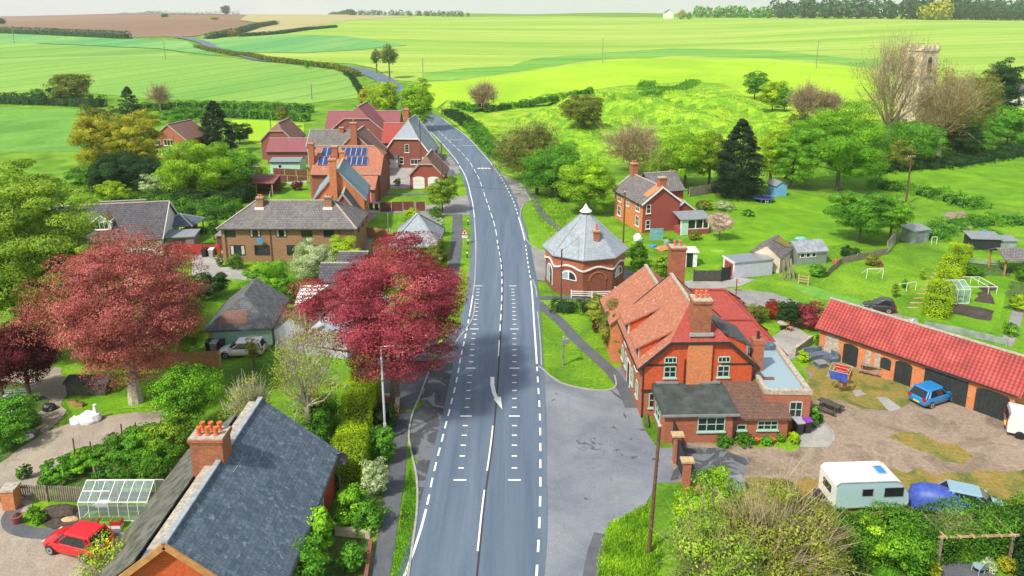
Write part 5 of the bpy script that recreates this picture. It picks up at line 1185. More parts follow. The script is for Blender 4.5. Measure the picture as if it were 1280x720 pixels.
tree((1035,162),108,44,'bud','second leafless brown tree behind the broad maple',cb=.08,cover=.3,airy=1200,trunk='bark_grey')
tree((1000,172),140,44,'olive','low olive scrub in front of the leafless trees',cb=.05,cover=1.0)
tree((1106,202),30,104,'bud','very tall bare tree in front of the church tower',cb=.10,cover=.12,airy=1500,trunk='bark_grey',kmin=.25)
tree((1172,200),70,90,'bud','bare spreading tree right of the church tower',cb=.08,cover=.3,airy=900,trunk='bark_grey')
tree((1180,180),100,90,'olive','olive half-leafed tree behind the bare spreading tree',cb=.06,cover=.9,airy=1500)
tree((1208,165),88,70,'olive','dusky tree with brown crown near the nave',cb=.05,cover=1.2,airy=700)
tree((1250,150),70,54,'dark','tall dark tree near the white house',cb=.04,cover=1.8)
tree((1225,160),84,44,'olive','dull olive tree beside the tall dark tree',cb=.04,cover=1.4)
tree((1140,207),146,78,'green','green hawthorn at the foot of the bare trees',cb=.02,cover=1.3)
tree((1195,198),152,64,'dark','dark shrub tree in the churchyard boundary',cb=.02,cover=1.6)
tree((1218,192),160,56,'green','bright shrub tree in the churchyard boundary',cb=.02)
tree((1258,182),134,66,'green','green blossom-flecked tree at the right edge of the field',cb=.02)
tree((1285,178),140,50,'bright','green tree cut by the right edge above the field',cb=.02)
tree((1120,212),175,56,'olive','scrubby olive tree beside the maple',cb=.04,cover=1.1)
tree((1074,302),233,82,'green','dense dome-shaped green garden tree with an orange ball below',cb=.14,cover=2.2,cr=.22)
tree((1112,304),237,50,'bright','smaller garden tree with visible brown trunk by the wire run',cb=.22,cover=1.6)
tree((899,300),264,34,'pink','small pink blossom tree on the villa lawn',cb=.22,cover=1.2,s=.16)
# --- shrubs near the villa and inn
bush((797,334),303,34,'hedge','round clipped green bush beside the octagonal house lane',cover=2)
bush((827,345),318,34,'willow','looser yellow-green bush next to the round clipped bush',cover=1.6)
bush((775,440),372,62,'olive','big mixed shrub against the inn wall',cover=1.6,airy=0)
bush((752,400),372,60,'birch','pale twiggy shrub beside the white rail',cover=1.3)
bush((788,452),420,34,'willow','low yellow-green shrub at the inn footpath',cover=1.5)
bush((746,416),398,14,'purple','tiny purple shrub on the verge edge')
bush((868,396),380,18,'hedgegold','golden conifer bush behind the inn chimney')
for i,(x,y,t_,w,lf,lb) in enumerate([(920,390,374,24,'redleaf','red-leaved shrub behind the red roof range'),(945,402,380,30,'olive','olive shrub between red shrub and patio'),(965,398,376,30,'redleaf','crimson and green shrub above the patio'),(990,408,374,40,'dark','dark shrub above the patio furniture'),(1012,412,376,38,'copper_pink','plum flowering shrub at the stable corner'),(1003,452,438,16,'hedgegold','small golden shrub beside the blue tarpaulin seat'),(1022,432,418,10,'hedge','small climbing shrub on the stable end'),(1016,534,505,16,'green','shrub in the corner by the bins'),(1022,528,515,14,'hedge','second little shrub by the bins')]): bush((x,y),t_,w,lf,lb)
for x,y,t_,w,lf,lb in [(905,558,543,22,'green','green shrub under the extension window'),(930,556,543,30,'hedge','spreading plant below the lean-to window'),(958,556,545,16,'green','low herb clump beside the pots'),(992,554,540,16,'hedgegold','yellow-green potted shrub at the end of the pots'),(975,552,542,12,'hedge','dark potted shrub in the pot row')]: bush((x,y),t_,w,lf,lb,name='shrub',cat='shrub')
# --- roadside and middle left
tree((553,266),222,50,'willow','yellow-green roadside tree above the lane mouth',cb=.18,cover=1.6)
bush((515,277),260,0.1+28,'hedgegold','golden clipped bush behind the hipped garage')
bush((545,272),258,22,'hedge','clipped round bush next to the golden clipped bush')
bush((548,295),268,18,'whiteblossom','flowering shrub beside the garage wall')
bush((531,178),166,20,'hedgegold','yellow globe shrub on the verge beyond the garage')
bush((490,180),173,12,'orange','round orange shrub on the lawn of the slate gable house')
hedge([(455,178),(515,180)],1.8,2.0,'dark','dark clipped hedge before the slate gable house')
bush((335,372),324,60,'bright','rounded bright green bush south of the long brown house',cover=2.2)
bush((360,378),345,30,'green','smaller green bush beside the white striped roof',cover=2)
tree((392,350),300,66,'whiteblossom','cream blossom shrub tree in front of the long brown house',cb=.04,cover=1.8)
tree((432,345),293,50,'yellowgreen','lime shrub in front of the east end of the long brown house',cb=.04,cover=1.8)
bush((295,336),318,24,'hedge','small round bush at the corner of the long brown house')
bush((260,372),340,60,'dark','dark green bush between copper beech and barn')
bush((545,340),300,40,'olive','grey-green shrub below the hipped garage')
bush((275,334),314,12,'bark_leaf' if 0 else 'olive','narrow brown shrub against the wall of the long house')
tree((235,450),360,70,'willow','yellow-green shrub tree under the edge of the copper beech',cb=.1,cover=1.2)
tree((268,300),268,1+18,'hedge','small tree at the end of the red fence',cb=.1)
# lower garden near the slate cottage
for x,y,t_,w,lf,lb in [(440,652,613,58,'bright','bright green shrub at the cottage gate'),(462,660,628,46,'green','denser green shrub beside the pavement wall'),(400,560,500,60,'green','green shrub below the birch stems'),(412,540,500,34,'hedge','green shrub beside the golden hedge'),(395,600,545,50,'dark','dark shrub at the cottage gable'),(395,700,630,50,'bright','climbing green shrub against the cottage wall'),(382,740,670,66,'green','large ivy shrub at the cottage eaves'),(478,580,530,34,'green','leafy shrub beside the lamp column'),(470,620,570,36,'whiteblossom','white-flowered shrub by the pavement'),(440,712,680,36,'green','small shrub in the walled bed'),(480,540,505,40,'dark','dark leafy shrub north of the lamp column')]: bush((x,y),t_,w,lf,lb,name='shrub',cat='shrub',s=.15,cover=1.7)
hedge([(459,492),(447,540),(436,612)],2.3,2.1,'hedgegold','golden and brown clipped hedge beside the pavement',s=.11,rough=.08,cover=1.8)
# beds beyond the fence
for x,y,t_,w,lf,lb in [(75,598,575,60,'green','green plants at the west end of the fenced bed'),(110,585,562,70,'bright','leafy plants in the middle of the fenced bed'),(160,578,545,90,'green','tall leafy plants at the east end of the fenced bed'),(195,600,560,70,'hedge','dense plants beside the cottage roof'),(185,565,530,60,'bright','light green plants under the pale trunk'),(140,606,585,60,'green','low plants against the fence'),(215,570,520,60,'willow','climbing plants near the cottage chimney'),(15,560,515,50,'green','plants in the corner bed by the compost bags'),(18,540,490,60,'green','salad plants in the allotment bed')]: bush((x,y),t_,w,lf,lb,name='garden_plants',cat='plants',s=.14,cover=1.3)
bush((43,650),632,16,'bright','small bright shrub in the dug bed'); bush((50,652),640,20,'bright','spreading bright green clump in the dug bed')
bush((26,600),582,10,'hedge','thin upright conifer behind the brick pier'); bush((36,598),578,12,'dark','taller dark conifer behind the brick pier')
tree((148,765),668,70,'yellowgreen','yellow-green twiggy shrub against the slate cottage gable',cb=.3,cover=.5,s=.13,airy=300)
bush((190,760),700,40,'gold','golden twigs at the foot of the brick gable',cover=.7,s=.12)
# bottom right
tree((884,708),602,112,'lime','leafy lime-green shrub tree at the corner of the forecourt',cb=.04,cover=1.8,s=.15)
tree((862,700),640,60,'bright','bright shrub beside the leaning telegraph pole',cb=.02,cover=1.8,s=.15)
tree((950,760),622,190,'birch','large twiggy half-bare thicket tree in the lower right',cb=.06,cover=1.3,s=.14,airy=2200,trunk='bark_grey')
tree((1010,740),618,90,'olive','olive shrub tree beside the caravan hedge',cb=.05,cover=1.1,s=.14,airy=900)
tree((900,790),650,140,'willow','willow-like shrub tree at the bottom edge of the photo',cb=.05,cover=1.1,s=.15,airy=1200)
tree((1084,700),652,46,'lime','upright bright lime shrub in the lower garden',cb=.06,cover=2,s=.14)
tree((1133,716),664,54,'bright','rounded mid-green shrub beside the pergola',cb=.04,cover=2,s=.15)
bush((1165,720),702,24,'gold','small yellow-flecked shrub by the patio edge'); bush((1110,655),640,22,'purple','leafless purple-brown bush against the tall hedge')
bush((1258,715),695,24,'gold','yellow flowering plant at the right corner'); bush((1235,712),700,22,'whiteblossom','small white-flowered plant by the pergola post')
hedge([(1030,700),(1100,692),(1200,686),(1345,676)],2.3,2.4,'hedge','tall thick green hedge behind the caravan',s=.14,rough=.1,cover=1.6)
hedge([(1285,690),(1300,760)],2.0,1.6,'dark','dark hedge returning along the right edge of the lower garden',s=.16)
hedge([(1168,398),(1182,360),(1201,322)],2.0,1.9,'hedgegold','golden-green conifer hedge beyond the stables',s=.15,rough=.2,cover=1.7)
hedge([(690,387),(722,390),(755,388)],.9,1.6,'dark','low dark hedge in front of the octagonal house',s=.14)
for x,y,t_,w,lf,lb in [(1270,388,366,26,'yellowgreen','yellow-flowering shrub beside the garden path'),(1280,352,330,26,'hedge','green shrub under the open shelter'),(1262,420,402,20,'bright','leafy plant at the end of the sheet fence'),(1240,300,286,26,'green','nettle clump behind the dark garden store'),(1216,345,330,30,'hedge','row of salad greens before the fruit cage'),(1152,350,334,8,'yellowgreen','tiny yellow sapling on the poultry grass'),(1118,372,352,10,'willow','thin sapling near the plank row'),(1130,360,348,10,'green','small sapling by the play frame'),(880,262,250,26,'olive','low shrub bed behind the villa conservatory'),(905,262,252,34,'whiteblossom','white-flecked flower bed on the villa lawn'),(935,270,262,20,'green','small green clump on the villa lawn'),(868,300,288,18,'olive','mixed shrub beside the conservatory wall'),(842,310,298,16,'green','garden plant beside the cold frame'),(1062,322,308,30,'dark','dark shrub at the foot of the dome-shaped tree'),(1090,332,318,24,'olive','bramble by the brown garden heap'),(1022,345,330,30,'green','weeds along the lean-to shed'),(352,236,226,16,'willow','pale round shrub in the west gardens'),(372,238,226,16,'bark_x' if 0 else 'purple','purple-brown shrub against the lower maroon fence'),(480,232,222,10,'green','garden shrub west of the garage garden'),(497,232,222,10,'olive','garden shrub beside the double garage')]: bush((x,y),t_,w,lf,lb,name='shrub',cat='shrub')
# hedges in the middle distance
hedge([(-60,128),(0,129),(60,131),(130,134)],3.0,3.5,'dark','field hedge at the left below the blue-green crop',rough=.35)
hedge([(160,140),(220,136),(290,137),(330,138),(390,141)],2.4,3,'green','front field hedge behind the village houses')
hedge([(200,150),(260,146),(330,148),(385,152)],2.4,3,'green','second field hedge nearer the village houses')
hedge([(245,60),(290,69),(330,76),(380,82),(420,87),(448,96)],2.2,3,'olive','bushy hedge following the far road')
hedge([(-20,41),(60,44),(120,47),(160,49)],5,6,'fardark','dark distant hedge above the blue-green crop',rough=.45)
hedge([(262,50),(300,42),(322,35),(345,31)],4,6,'fardark','dark hedge climbing beside the far crop',rough=.45)
hedge([(300,47),(350,43),(385,38),(420,35)],3,4,'fardark','thin far hedge across the crop')
hedge([(452,118),(440,98),(432,93)],1.2,2,'dark','low hedge bank at the end of the blue-green crop')
hedge([(130,262),(180,256),(230,262),(300,262)],1.8,2.0,'hedge','hedge behind the dormer bungalow')
hedge([(198,276),(250,274),(300,272)],2.0,2.2,'hedge','clipped hedge in front of the gazebo')
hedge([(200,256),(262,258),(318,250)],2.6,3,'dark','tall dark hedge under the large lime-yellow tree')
hedge([(236,292),(265,290)],.9,1.0,'bright','low bright hedge on top of the red fence line')
hedge([(862,243),(900,240),(940,246)],1.2,1.2,'dark','dark low hedge along the back of the lawn')
hedge([(590,160),(604,178),(622,196),(640,208)],1.8,4,'green','scrub bank above the road bend')
hedge([(560,142),(578,152),(592,162)],1.6,4,'dark','dark scrub at the outside of the bend')
hedge([(570,133),(600,141),(640,135),(700,124),(740,116)],1.5,4,'green','scrub line along the top of the bank',rough=.3)
hedge([(810,104),(806,112),(816,120),(830,112),(868,103)],1.0,5,'green','curved scrub ditch in the earthworks',rough=.3,core=False)
hedge([(1090,232),(1140,240),(1180,248),(1225,262)],1.1,4.5,'green','rough nettle bank along the field edge',rough=.3)
hedge([(1080,218),(1110,212),(1180,208),(1290,190)],1.6,5,'dark','dark shrub border below the churchyard trees',rough=.3)
hedge([(1160,300),(1185,285),(1240,278),(1300,280)],.9,3.5,'green','weedy bank behind the garden stores',rough=.3)
# far woods: read as one mass each
def wood(pts,h,dp,leaf,label,n):
    P=[GT(*p) for p in pts]; o0=P[0]; Q=[]
    for a,b in zip(P,P[1:]):
        l=(b-a).length; k=max(2,int(l/11))
        for j in range(k):
            for rr in range(2):
                c=a.lerp(b,(j+RS.rand())/k); c.y+=rr*dp/2; c.z=TZ(c.x,c.y); H=h*(.7+.5*RS.rand()); 
                m_=n; d=unit(RS.normal(0,1,(m_,3))); p_=np.array([c.x,c.y,c.z+H*.55])+d*np.array([H*.45,H*.45,H*.5])*(.8+.2*RS.rand(m_,1)); Q.append(leafquads(p_,d,H*.22,.5))
    Q=np.concatenate(Q)-np.array([o0.x,o0.y,o0.z]); return tag(quads_mesh('woodland',Q,'leaf_'+leaf,loc=tuple(o0)),label,None,None,'stuff')
wood([(968,23.5),(1060,24),(1145,25),(1290,26),(1400,26)],27,30,'fardark','dark wood along the skyline on the right',110)
wood([(870,22.5),(920,23),(966,23.5)],18,30,'green','paler wood continuing the skyline toward the centre',100)
wood([(1148,25.5),(1184,26)],24,20,'gold','yellow-green patch at the edge of the skyline wood',110)
wood([(390,19),(440,20),(500,20),(588,21)],11,20,'fardark','low wood on the middle skyline',80)
wood([(-60,17),(0,16.5),(40,16.5),(80,17)],26,30,'fardark','wood on the skyline at the far left',90)
wood([(80,17),(200,18),(300,19)],7,8,'fardark','thin line of far trees on the left skyline',14)
for x,y,t_,w,lf,lb in [(852,24.5,12.5,14,'gold','round tree beside the white barn on the skyline'),(861,24.8,15,10,'green','darker tree beside the white barn on the skyline'),(282,18.5,6,14,'fardark','lone clump on the left skyline'),(3,31,22,10,'fardark','blue-dark clump at the left edge of the ploughed field'),(206,22,17,10,'fardark','small copse in the ploughed field'),(292,47,36,14,'bud','bare copse at the far road corner'),(64,116,109,14,'dark','dark shrub in the field hedge near the lone oak'),(48,122,110,18,'green','green shrub standing in the left field hedge'),(268,25,20,12,'gold','small yellow copse under the skyline'),(384,86,75,8,'green','round bush on the far road hedge')]: bush((x,y),t_,w,lf,lb,name='tree_clump',cat='tree clump')
# ---------------------------------------------------------------- poles, lamps and wires
def hz(b,top):
    p=GT(*b) if b[1]<165 else GP(*b); return p,(CH+ray(b[0],top)[2]*p.y/ray(b[0],top)[1])-p.z
def pole(b,top,label,r=.14,arm=True,mat='pole_wood',lean=0,group=None,box=False):
    p,h=hz(b,top); r=max(r,math.hypot(p.y,30)/900*.45); t=thing('telegraph_pole',label,'pole',tuple(p),0.3,group)
    m=MB(); m.tube([(0,0,-.1),(lean/2,0,h/2),(lean,0,h)],[r,r*.9,r*.75],mat,8); m.build('post',t)
    if arm:
        m=MB(); m.box(-.8+lean,-.06,h-.35,.8+lean,.06,h-.22,'old_wood'); m.build('crossarm',t)
        for x in (-.7,-.25,.25,.7): q=MB(); q.lathe([(.03,0),(.05,.05),(.05,.12),(.02,.16)],'white',(x+lean,0,h-.22),6); q.build('insulator',t)
    else:
        m=MB(); m.lathe([(r*.8,0),(r*1.1,.03),(r*.9,.12),(.03,.16)],'stone_coping',(lean,0,h),8); m.build('cap',t)
    if box: m=MB(); m.box(-.2,-.35,h-.5,.35,-.1,h-.05,'metal_grey'); m.build('transformer_box',t)
    return p,h
P1=pole((811,691),534,'dark brown telegraph pole standing by the forecourt in front of the thicket',.115,False,lean=.3)
P2=pole((779,304),240,'brown pole in front of the orange villa',.12,False)
P3=pole((701,386),312,'pole standing in the low hedge before the octagonal house',.11,False)
P4=pole((1132,256),194,'tall pole in the green field with yellow marker',.16,True)
pole((704,457),422,'short dark post with a grey box on the grass verge',.09,False,mat='old_wood',box=True)
P5=pole((553,245),178,'thin pole at the lane mouth near the double garage',.12,False)
pole((527,232),150,'thin pole between double garage and bend',.1,False)
P6=pole((521,300),254,'pale pole in front of the hipped garage',.1,False,mat='pale_wood')
pole((486,304),268,'slim grey post beside the orange board fence',.06,False,mat='metal_grey')
pole((103,318),275,'dark pole in front of the bungalow porch',.12,False,mat='black_wood')
pole((340,180),140,'thin pole behind the west gardens',.1,False)
pole((219,205),170,'pale pole beside the brick house among golden trees',.1,False,mat='old_wood')
for b,t_,l in [((18,54),31,'leaning pole in the crop at the far left'),((207,74.5),52,'leaning pole in the middle of the blue-green crop'),((753,79.5),48,'pale pole on the edge of the pasture'),((1020,86),51,'pale pole with crossarm right of the earthworks'),((529,103),73,'faint pole in the bright field by the bend'),((390,125),105,'faint pole behind the brick side house')]: pole(b,t_,l,.18,True,mat='old_wood')
def wire(a,b,sag,label,r=.02):
    m=MB(); a,b=Vector(a),Vector(b); P=[a.lerp(b,k/12)-Vector((0,0,sag*4*(k/12)*(1-k/12))) for k in range(13)]; m.tube(P,r,'rubber',4); tag(m.build('overhead_wire'),label,'wire')
wire(P5[0]+Vector((0,-12,5.2)),P2[0]+Vector((0,0,P2[1]-.2)),.5,'black overhead wire crossing the road above the lay-by')
wire(P2[0]+Vector((0,0,P2[1]-.1)),P3[0]+Vector((0,0,P3[1]-.1)),.4,'black wire between villa pole and hedge pole')
wire(P4[0]+Vector((0,0,P4[1]-.2)),(P4[0].x+60,P4[0].y+10,7),1,'black wire running off the field pole')
# street lamp
p,h=hz((482,552),433); t=thing('street_lamp','slim grey street lamp with a curved arm over the pavement','street lamp',tuple(p))
m=MB(); m.tube([(0,0,0),(0,0,1.5)],.12,'galvanised',8); m.tube([(0,0,1.5),(-.05,0,h-.3),(-.02,0,h-.05),(.15,0,h)],[.085,.07,.06,.06],'galvanised',8); m.build('post',t)
m=MB(); m.tube([(.1,0,h-.01),(.9,0,h+.06),(1.25,0,h+.06)],.05,'galvanised',6); m.build('arm',t)
m=MB(); m.lathe([(.05,-.5),(.14,-.3),(.16,0),(.12,.28),(.02,.36)],'galvanised',(0,0,0),10,Matrix.Translation((1.45,0,h+.04))@Matrix.Rotation(R(90),4,'Y')@Matrix.Scale(.5,4,(1,0,0))); m.box(1.2,-.09,h-.06,1.72,.09,h-.03,'lamp_clear'); m.build('lamp_head',t)
# road sign
p,h=hz((581,305),283); t=thing('road_sign','red-edged triangular warning sign with white plate on a post on the west verge','sign',tuple(p))
m=MB(); m.tube([(0,0.05,0),(0,0.05,2.5)],.04,'metal_grey',6); m.build('post',t)
def tri(r,y,mat): m=MB(); P=[(0,y,1.65+r),(-r*.9,y,1.65-r*.55),(r*.9,y,1.65-r*.55)]; m.add(P+[(a,y+.02,c) for a,_,c in P],[(0,1,2),(5,4,3),(0,3,4,1),(1,4,5,2),(2,5,3,0)],mat); return m
tri(.62,0,'plastic_red').build('triangle_border',t); tri(.42,-.012,'plate_white').build('sign_face',t)
m=MB(); m.box(-.06,-.03,1.5,.06,-.015,1.85,'rubber'); m.box(-.14,-.03,1.58,.14,-.016,1.66,'rubber'); m.build('symbol',t)
m=MB(); m.box(-.4,-.02,.85,.4,.02,1.2,'plate_white'); m.build('plate',t)
for i,(x,y,l) in enumerate([(585,306,'white-banded black marker post on the verge, farther one'),(584,322,'white-banded black marker post on the verge, nearer one'),(585,281,'short marker post at the mouth of the lane')]):
    p=GP(x,y); m=MB(); m.box(-.07,-.07,0,.07,.07,.55,'rubber'); m.box(-.075,-.075,.551,.075,.075,.85,'plate_white'); m.box(-.07,-.07,.851,.07,.07,1.0,'rubber'); tag(m.build('marker_post',loc=tuple(p)),l,'post')
p=GP(671,243); m=MB(); m.lathe([(.25,0),(.3,.1),(.3,.95),(.34,1.0),(.3,1.15),(.1,1.2)],'plastic_green' if 0 else 'felt',(0,0,0),10); tag(m.build('litter_bin',loc=tuple(p)),'dark green litter bin on the grass by the lay-by','bin')
# ---------------------------------------------------------------- fences, walls, gates
def bfence(pts,h,mat,label,post=2.4,th=.05,name='fence',postmat=None,world=False,pick=False,rail=False,cat='fence'):
    P=[GP(*p) for p in pts]; t=thing(name,label,cat,tuple(P[0]))
    for a,b in zip(P,P[1:]):
        a=a-P[0]; b=b-P[0]; l=(b-a).length; d=(b-a).normalized(); n=max(1,round(l/post)); Mx=Matrix(((d.x,-d.y,0,a.x),(d.y,d.x,0,a.y),(0,0,1,0),(0,0,0,1)))
        m=MB()
        if rail:
            for z in (h*.35,h*.65,h*.95): m.box(0,-.03,z-.05,l,.03,z+.05,mat,Mx)
        elif pick:
            k=int(l/.14)
            for i in range(k): m.box(i*l/k+.02,-.02,.08,i*l/k+.10,.02,h+RS.uniform(-.03,.03),mat,Mx)
            for z in (h*.25,h*.8): m.box(0,.021,z-.05,l,.07,z+.05,mat,Mx)
        else:
            k=max(1,int(h/.16))
            for i in range(k): m.box(0,-.02-(i%2)*.012,.05+i*(h-.05)/k,l,.02+(i%2)*.004,.05+(i+1)*(h-.05)/k-.012,mat,Mx)
        m.build('panel',t)
        if l>1.0 or True:
            for i in range(n+1): q=MB(); q.box(i*l/n-.06,-.08,0,i*l/n+.06,.08,h+.1,postmat or mat,Mx); q.build('post',t)
    return t
bfence([(24,625),(60,627),(110,629),(150,630)],1.15,'old_wood','weathered grey picket fence behind the greenhouse',pick=True)
bfence([(120,600),(170,601),(215,604)],1.0,'old_wood','second stretch of grey picket fence beside the cottage roof',pick=True)
bfence([(-20,630),(8,627)],1.1,'old_wood','short grey picket gate left of the brick pier',pick=True,name='picket_gate',cat='gate')
bfence([(172,464),(225,460),(276,458)],1.5,'fence_orange','brown board fence behind the pale beech trunk',postmat='pale_wood')
bfence([(170,478),(215,476)],.8,'pale_wood','low orange picket edging in front of the board fence',pick=True)
bfence([(454,296),(488,300)],1.5,'fence_orange','orange board fence between long house and hipped garage',postmat='pale_wood')
bfence([(214,320),(232,318),(276,320)],1.5,'fence_red','deep red board fence beside the long brown house')
bfence([(214,318),(228,300),(247,290)],1.6,'fence_red','red board fence running back to the brown lean-to')
bfence([(475,265),(504,264),(532,264)],1.6,'fence_maroon','dark maroon panel fence in front of the double garage',postmat='stone_coping')
bfence([(476,204),(506,206)],1.7,'fence_maroon','dark maroon panel fence behind the solar house',postmat='stone_coping')
bfence([(342,218),(385,220)],1.3,'fence_maroon','upper dark maroon fence in the west gardens',postmat='pale_wood')
bfence([(328,226),(360,228),(385,229)],1.3,'fence_maroon','lower dark maroon fence in the west gardens',postmat='pale_wood')
bfence([(337,247),(340,232),(383,229)],.5,'plastic_white','low white edging around the small lawn')
bfence([(476,244),(545,244)],.35,'felt_grey','low grey paved edge in front of the double garage',name='low_wall',cat='wall')
bfence([(862,246),(900,240)],1.7,'old_wood','weathered board fence behind the villa lawn')
bfence([(765,236),(730,244),(712,250)],1.5,'old_wood','grey board fence behind the lime tree')
bfence([(867,352),(900,352)],1.4,'fence_dark','dark board fence next to the tool shed')
bfence([(902,352),(912,350)],1.7,'black_wood','black gate boards beside the flat-roof garage',name='side_gate',cat='gate')
bfence([(714,372),(740,373),(775,372)],.8,'white','white rail fence below the octagonal house',rail=True,post=3)
bfence([(766,366),(773,368)],.8,'white','tilted white gate at the foot of the octagonal wall',rail=True,name='wooden_gate',cat='gate')
bfence([(998,355),(1010,357)],1.1,'pale_wood','small pale wooden hurdle gate on the grass',rail=True,name='hurdle_gate',cat='gate')
bfence([(1156,410),(1200,418),(1258,432)],.7,'tin','low rusty-topped sheet fence along the allotment')
bfence([(1176,428),(1192,427)],.4,'tin','short tin edging by the golden hedge')
# stepping planks
t=thing('plank_row','row of pale planks lying beside the golden-green hedge','planks',tuple(GP(1146,380)))
p0=GP(1142,385); p1=GP(1188,320)
for k in range(14):
    q=p0.lerp(p1,k/13)-GP(1146,380); m=MB(); m.box(q.x-.7,q.y-.12,.01,q.x+.5,q.y+.12,.07,'pale_wood'); m.build('plank',t)
# brick piers with gate at the inn yard
for (x,y,l) in ((845,578,'brick gate pier with pale cap nearer the inn'),(857,612,'brick gate pier with pale cap nearer the thicket')):
    p=GP(x,y); t=thing('gate_pier',l,'pier',tuple(p)); m=MB(); m.box(-.22,-.22,0,.22,.22,2.1,'brick_red'); m.build('wall',t); m=MB(); m.box(-.42,-.3,2.1,.42,.3,2.24,'pale_wood'); m.build('cap',t)
bfence([(840,552),(845,575)],1.9,'black_wood','black yard gate leaf between inn wall and pier',name='yard_gate',cat='gate')
bfence([(847,582),(857,608)],1.9,'black_wood','black yard gate leaf between the two brick piers',name='yard_gate',cat='gate')
p=GP(16,634); t=thing('gate_pier','squat orange brick pier with mossy cap beside the picket fence','pier',tuple(p),.1); m=MB(); m.box(-.38,-.38,0,.38,.38,1.35,'brick_orange'); m.build('wall',t); m=MB(); m.box(-.45,-.45,1.35,.45,.45,1.47,'stone_coping'); m.build('cap',t)
p=GP(22,654); m=MB(); m.lathe([(.2,0),(.28,.25),(.34,.5),(.36,.55),(.3,.55)],'brick_plum',(0,0,0),14); m.lathe([(.26,.5),(.2,.62),(.05,.7)],'soil',(0,0,0),8); tag(m.build('planter_urn',loc=tuple(p)),'rust-brown urn planter in front of the brick pier','planter')
def lowwall(pts,h,w,mat,label,name='low_wall',cap=None):
    P=[GP(*p) for p in pts]; m=MB(); o=P[0]
    for a,b in zip(P,P[1:]):
        a=a-o;b=b-o; m.bar((a.x,a.y,h/2),(b.x,b.y,h/2),w,h,mat)
        if cap: m.bar((a.x,a.y,h+.04),(b.x,b.y,h+.04),w+.1,.08,cap)
    tag(m.build(name,loc=tuple(o)),label,'wall')
lowwall([(475,504),(498,504),(496,520)],.7,.25,'brick_orange','small orange brick wall at the driveway corner',cap='stone_coping')
lowwall([(420,668),(463,672)],.5,.3,'stone','grey stone garden wall below the cottage gate'); lowwall([(464,680),(456,740)],.4,.2,'brick_plum','brick edging wall beside the pavement at the bottom')
lowwall([(415,601),(424,596),(426,618)],1.2,.12,'felt_grey','narrow grey gate panel at the cottage corner',name='garden_gate')
lowwall([(992,446),(1014,430)],.9,.3,'stone_coping','low stone wall between patio and stables'); lowwall([(800,455),(807,520),(809,535)],.3,.25,'hedge_' if 0 else 'planted_bed','narrow planter strip at the foot of the inn side wall',name='planter_strip')
lowwall([(90,210),(70,205)],.3,.3,'soil','old bank in the meadow') if 0 else None
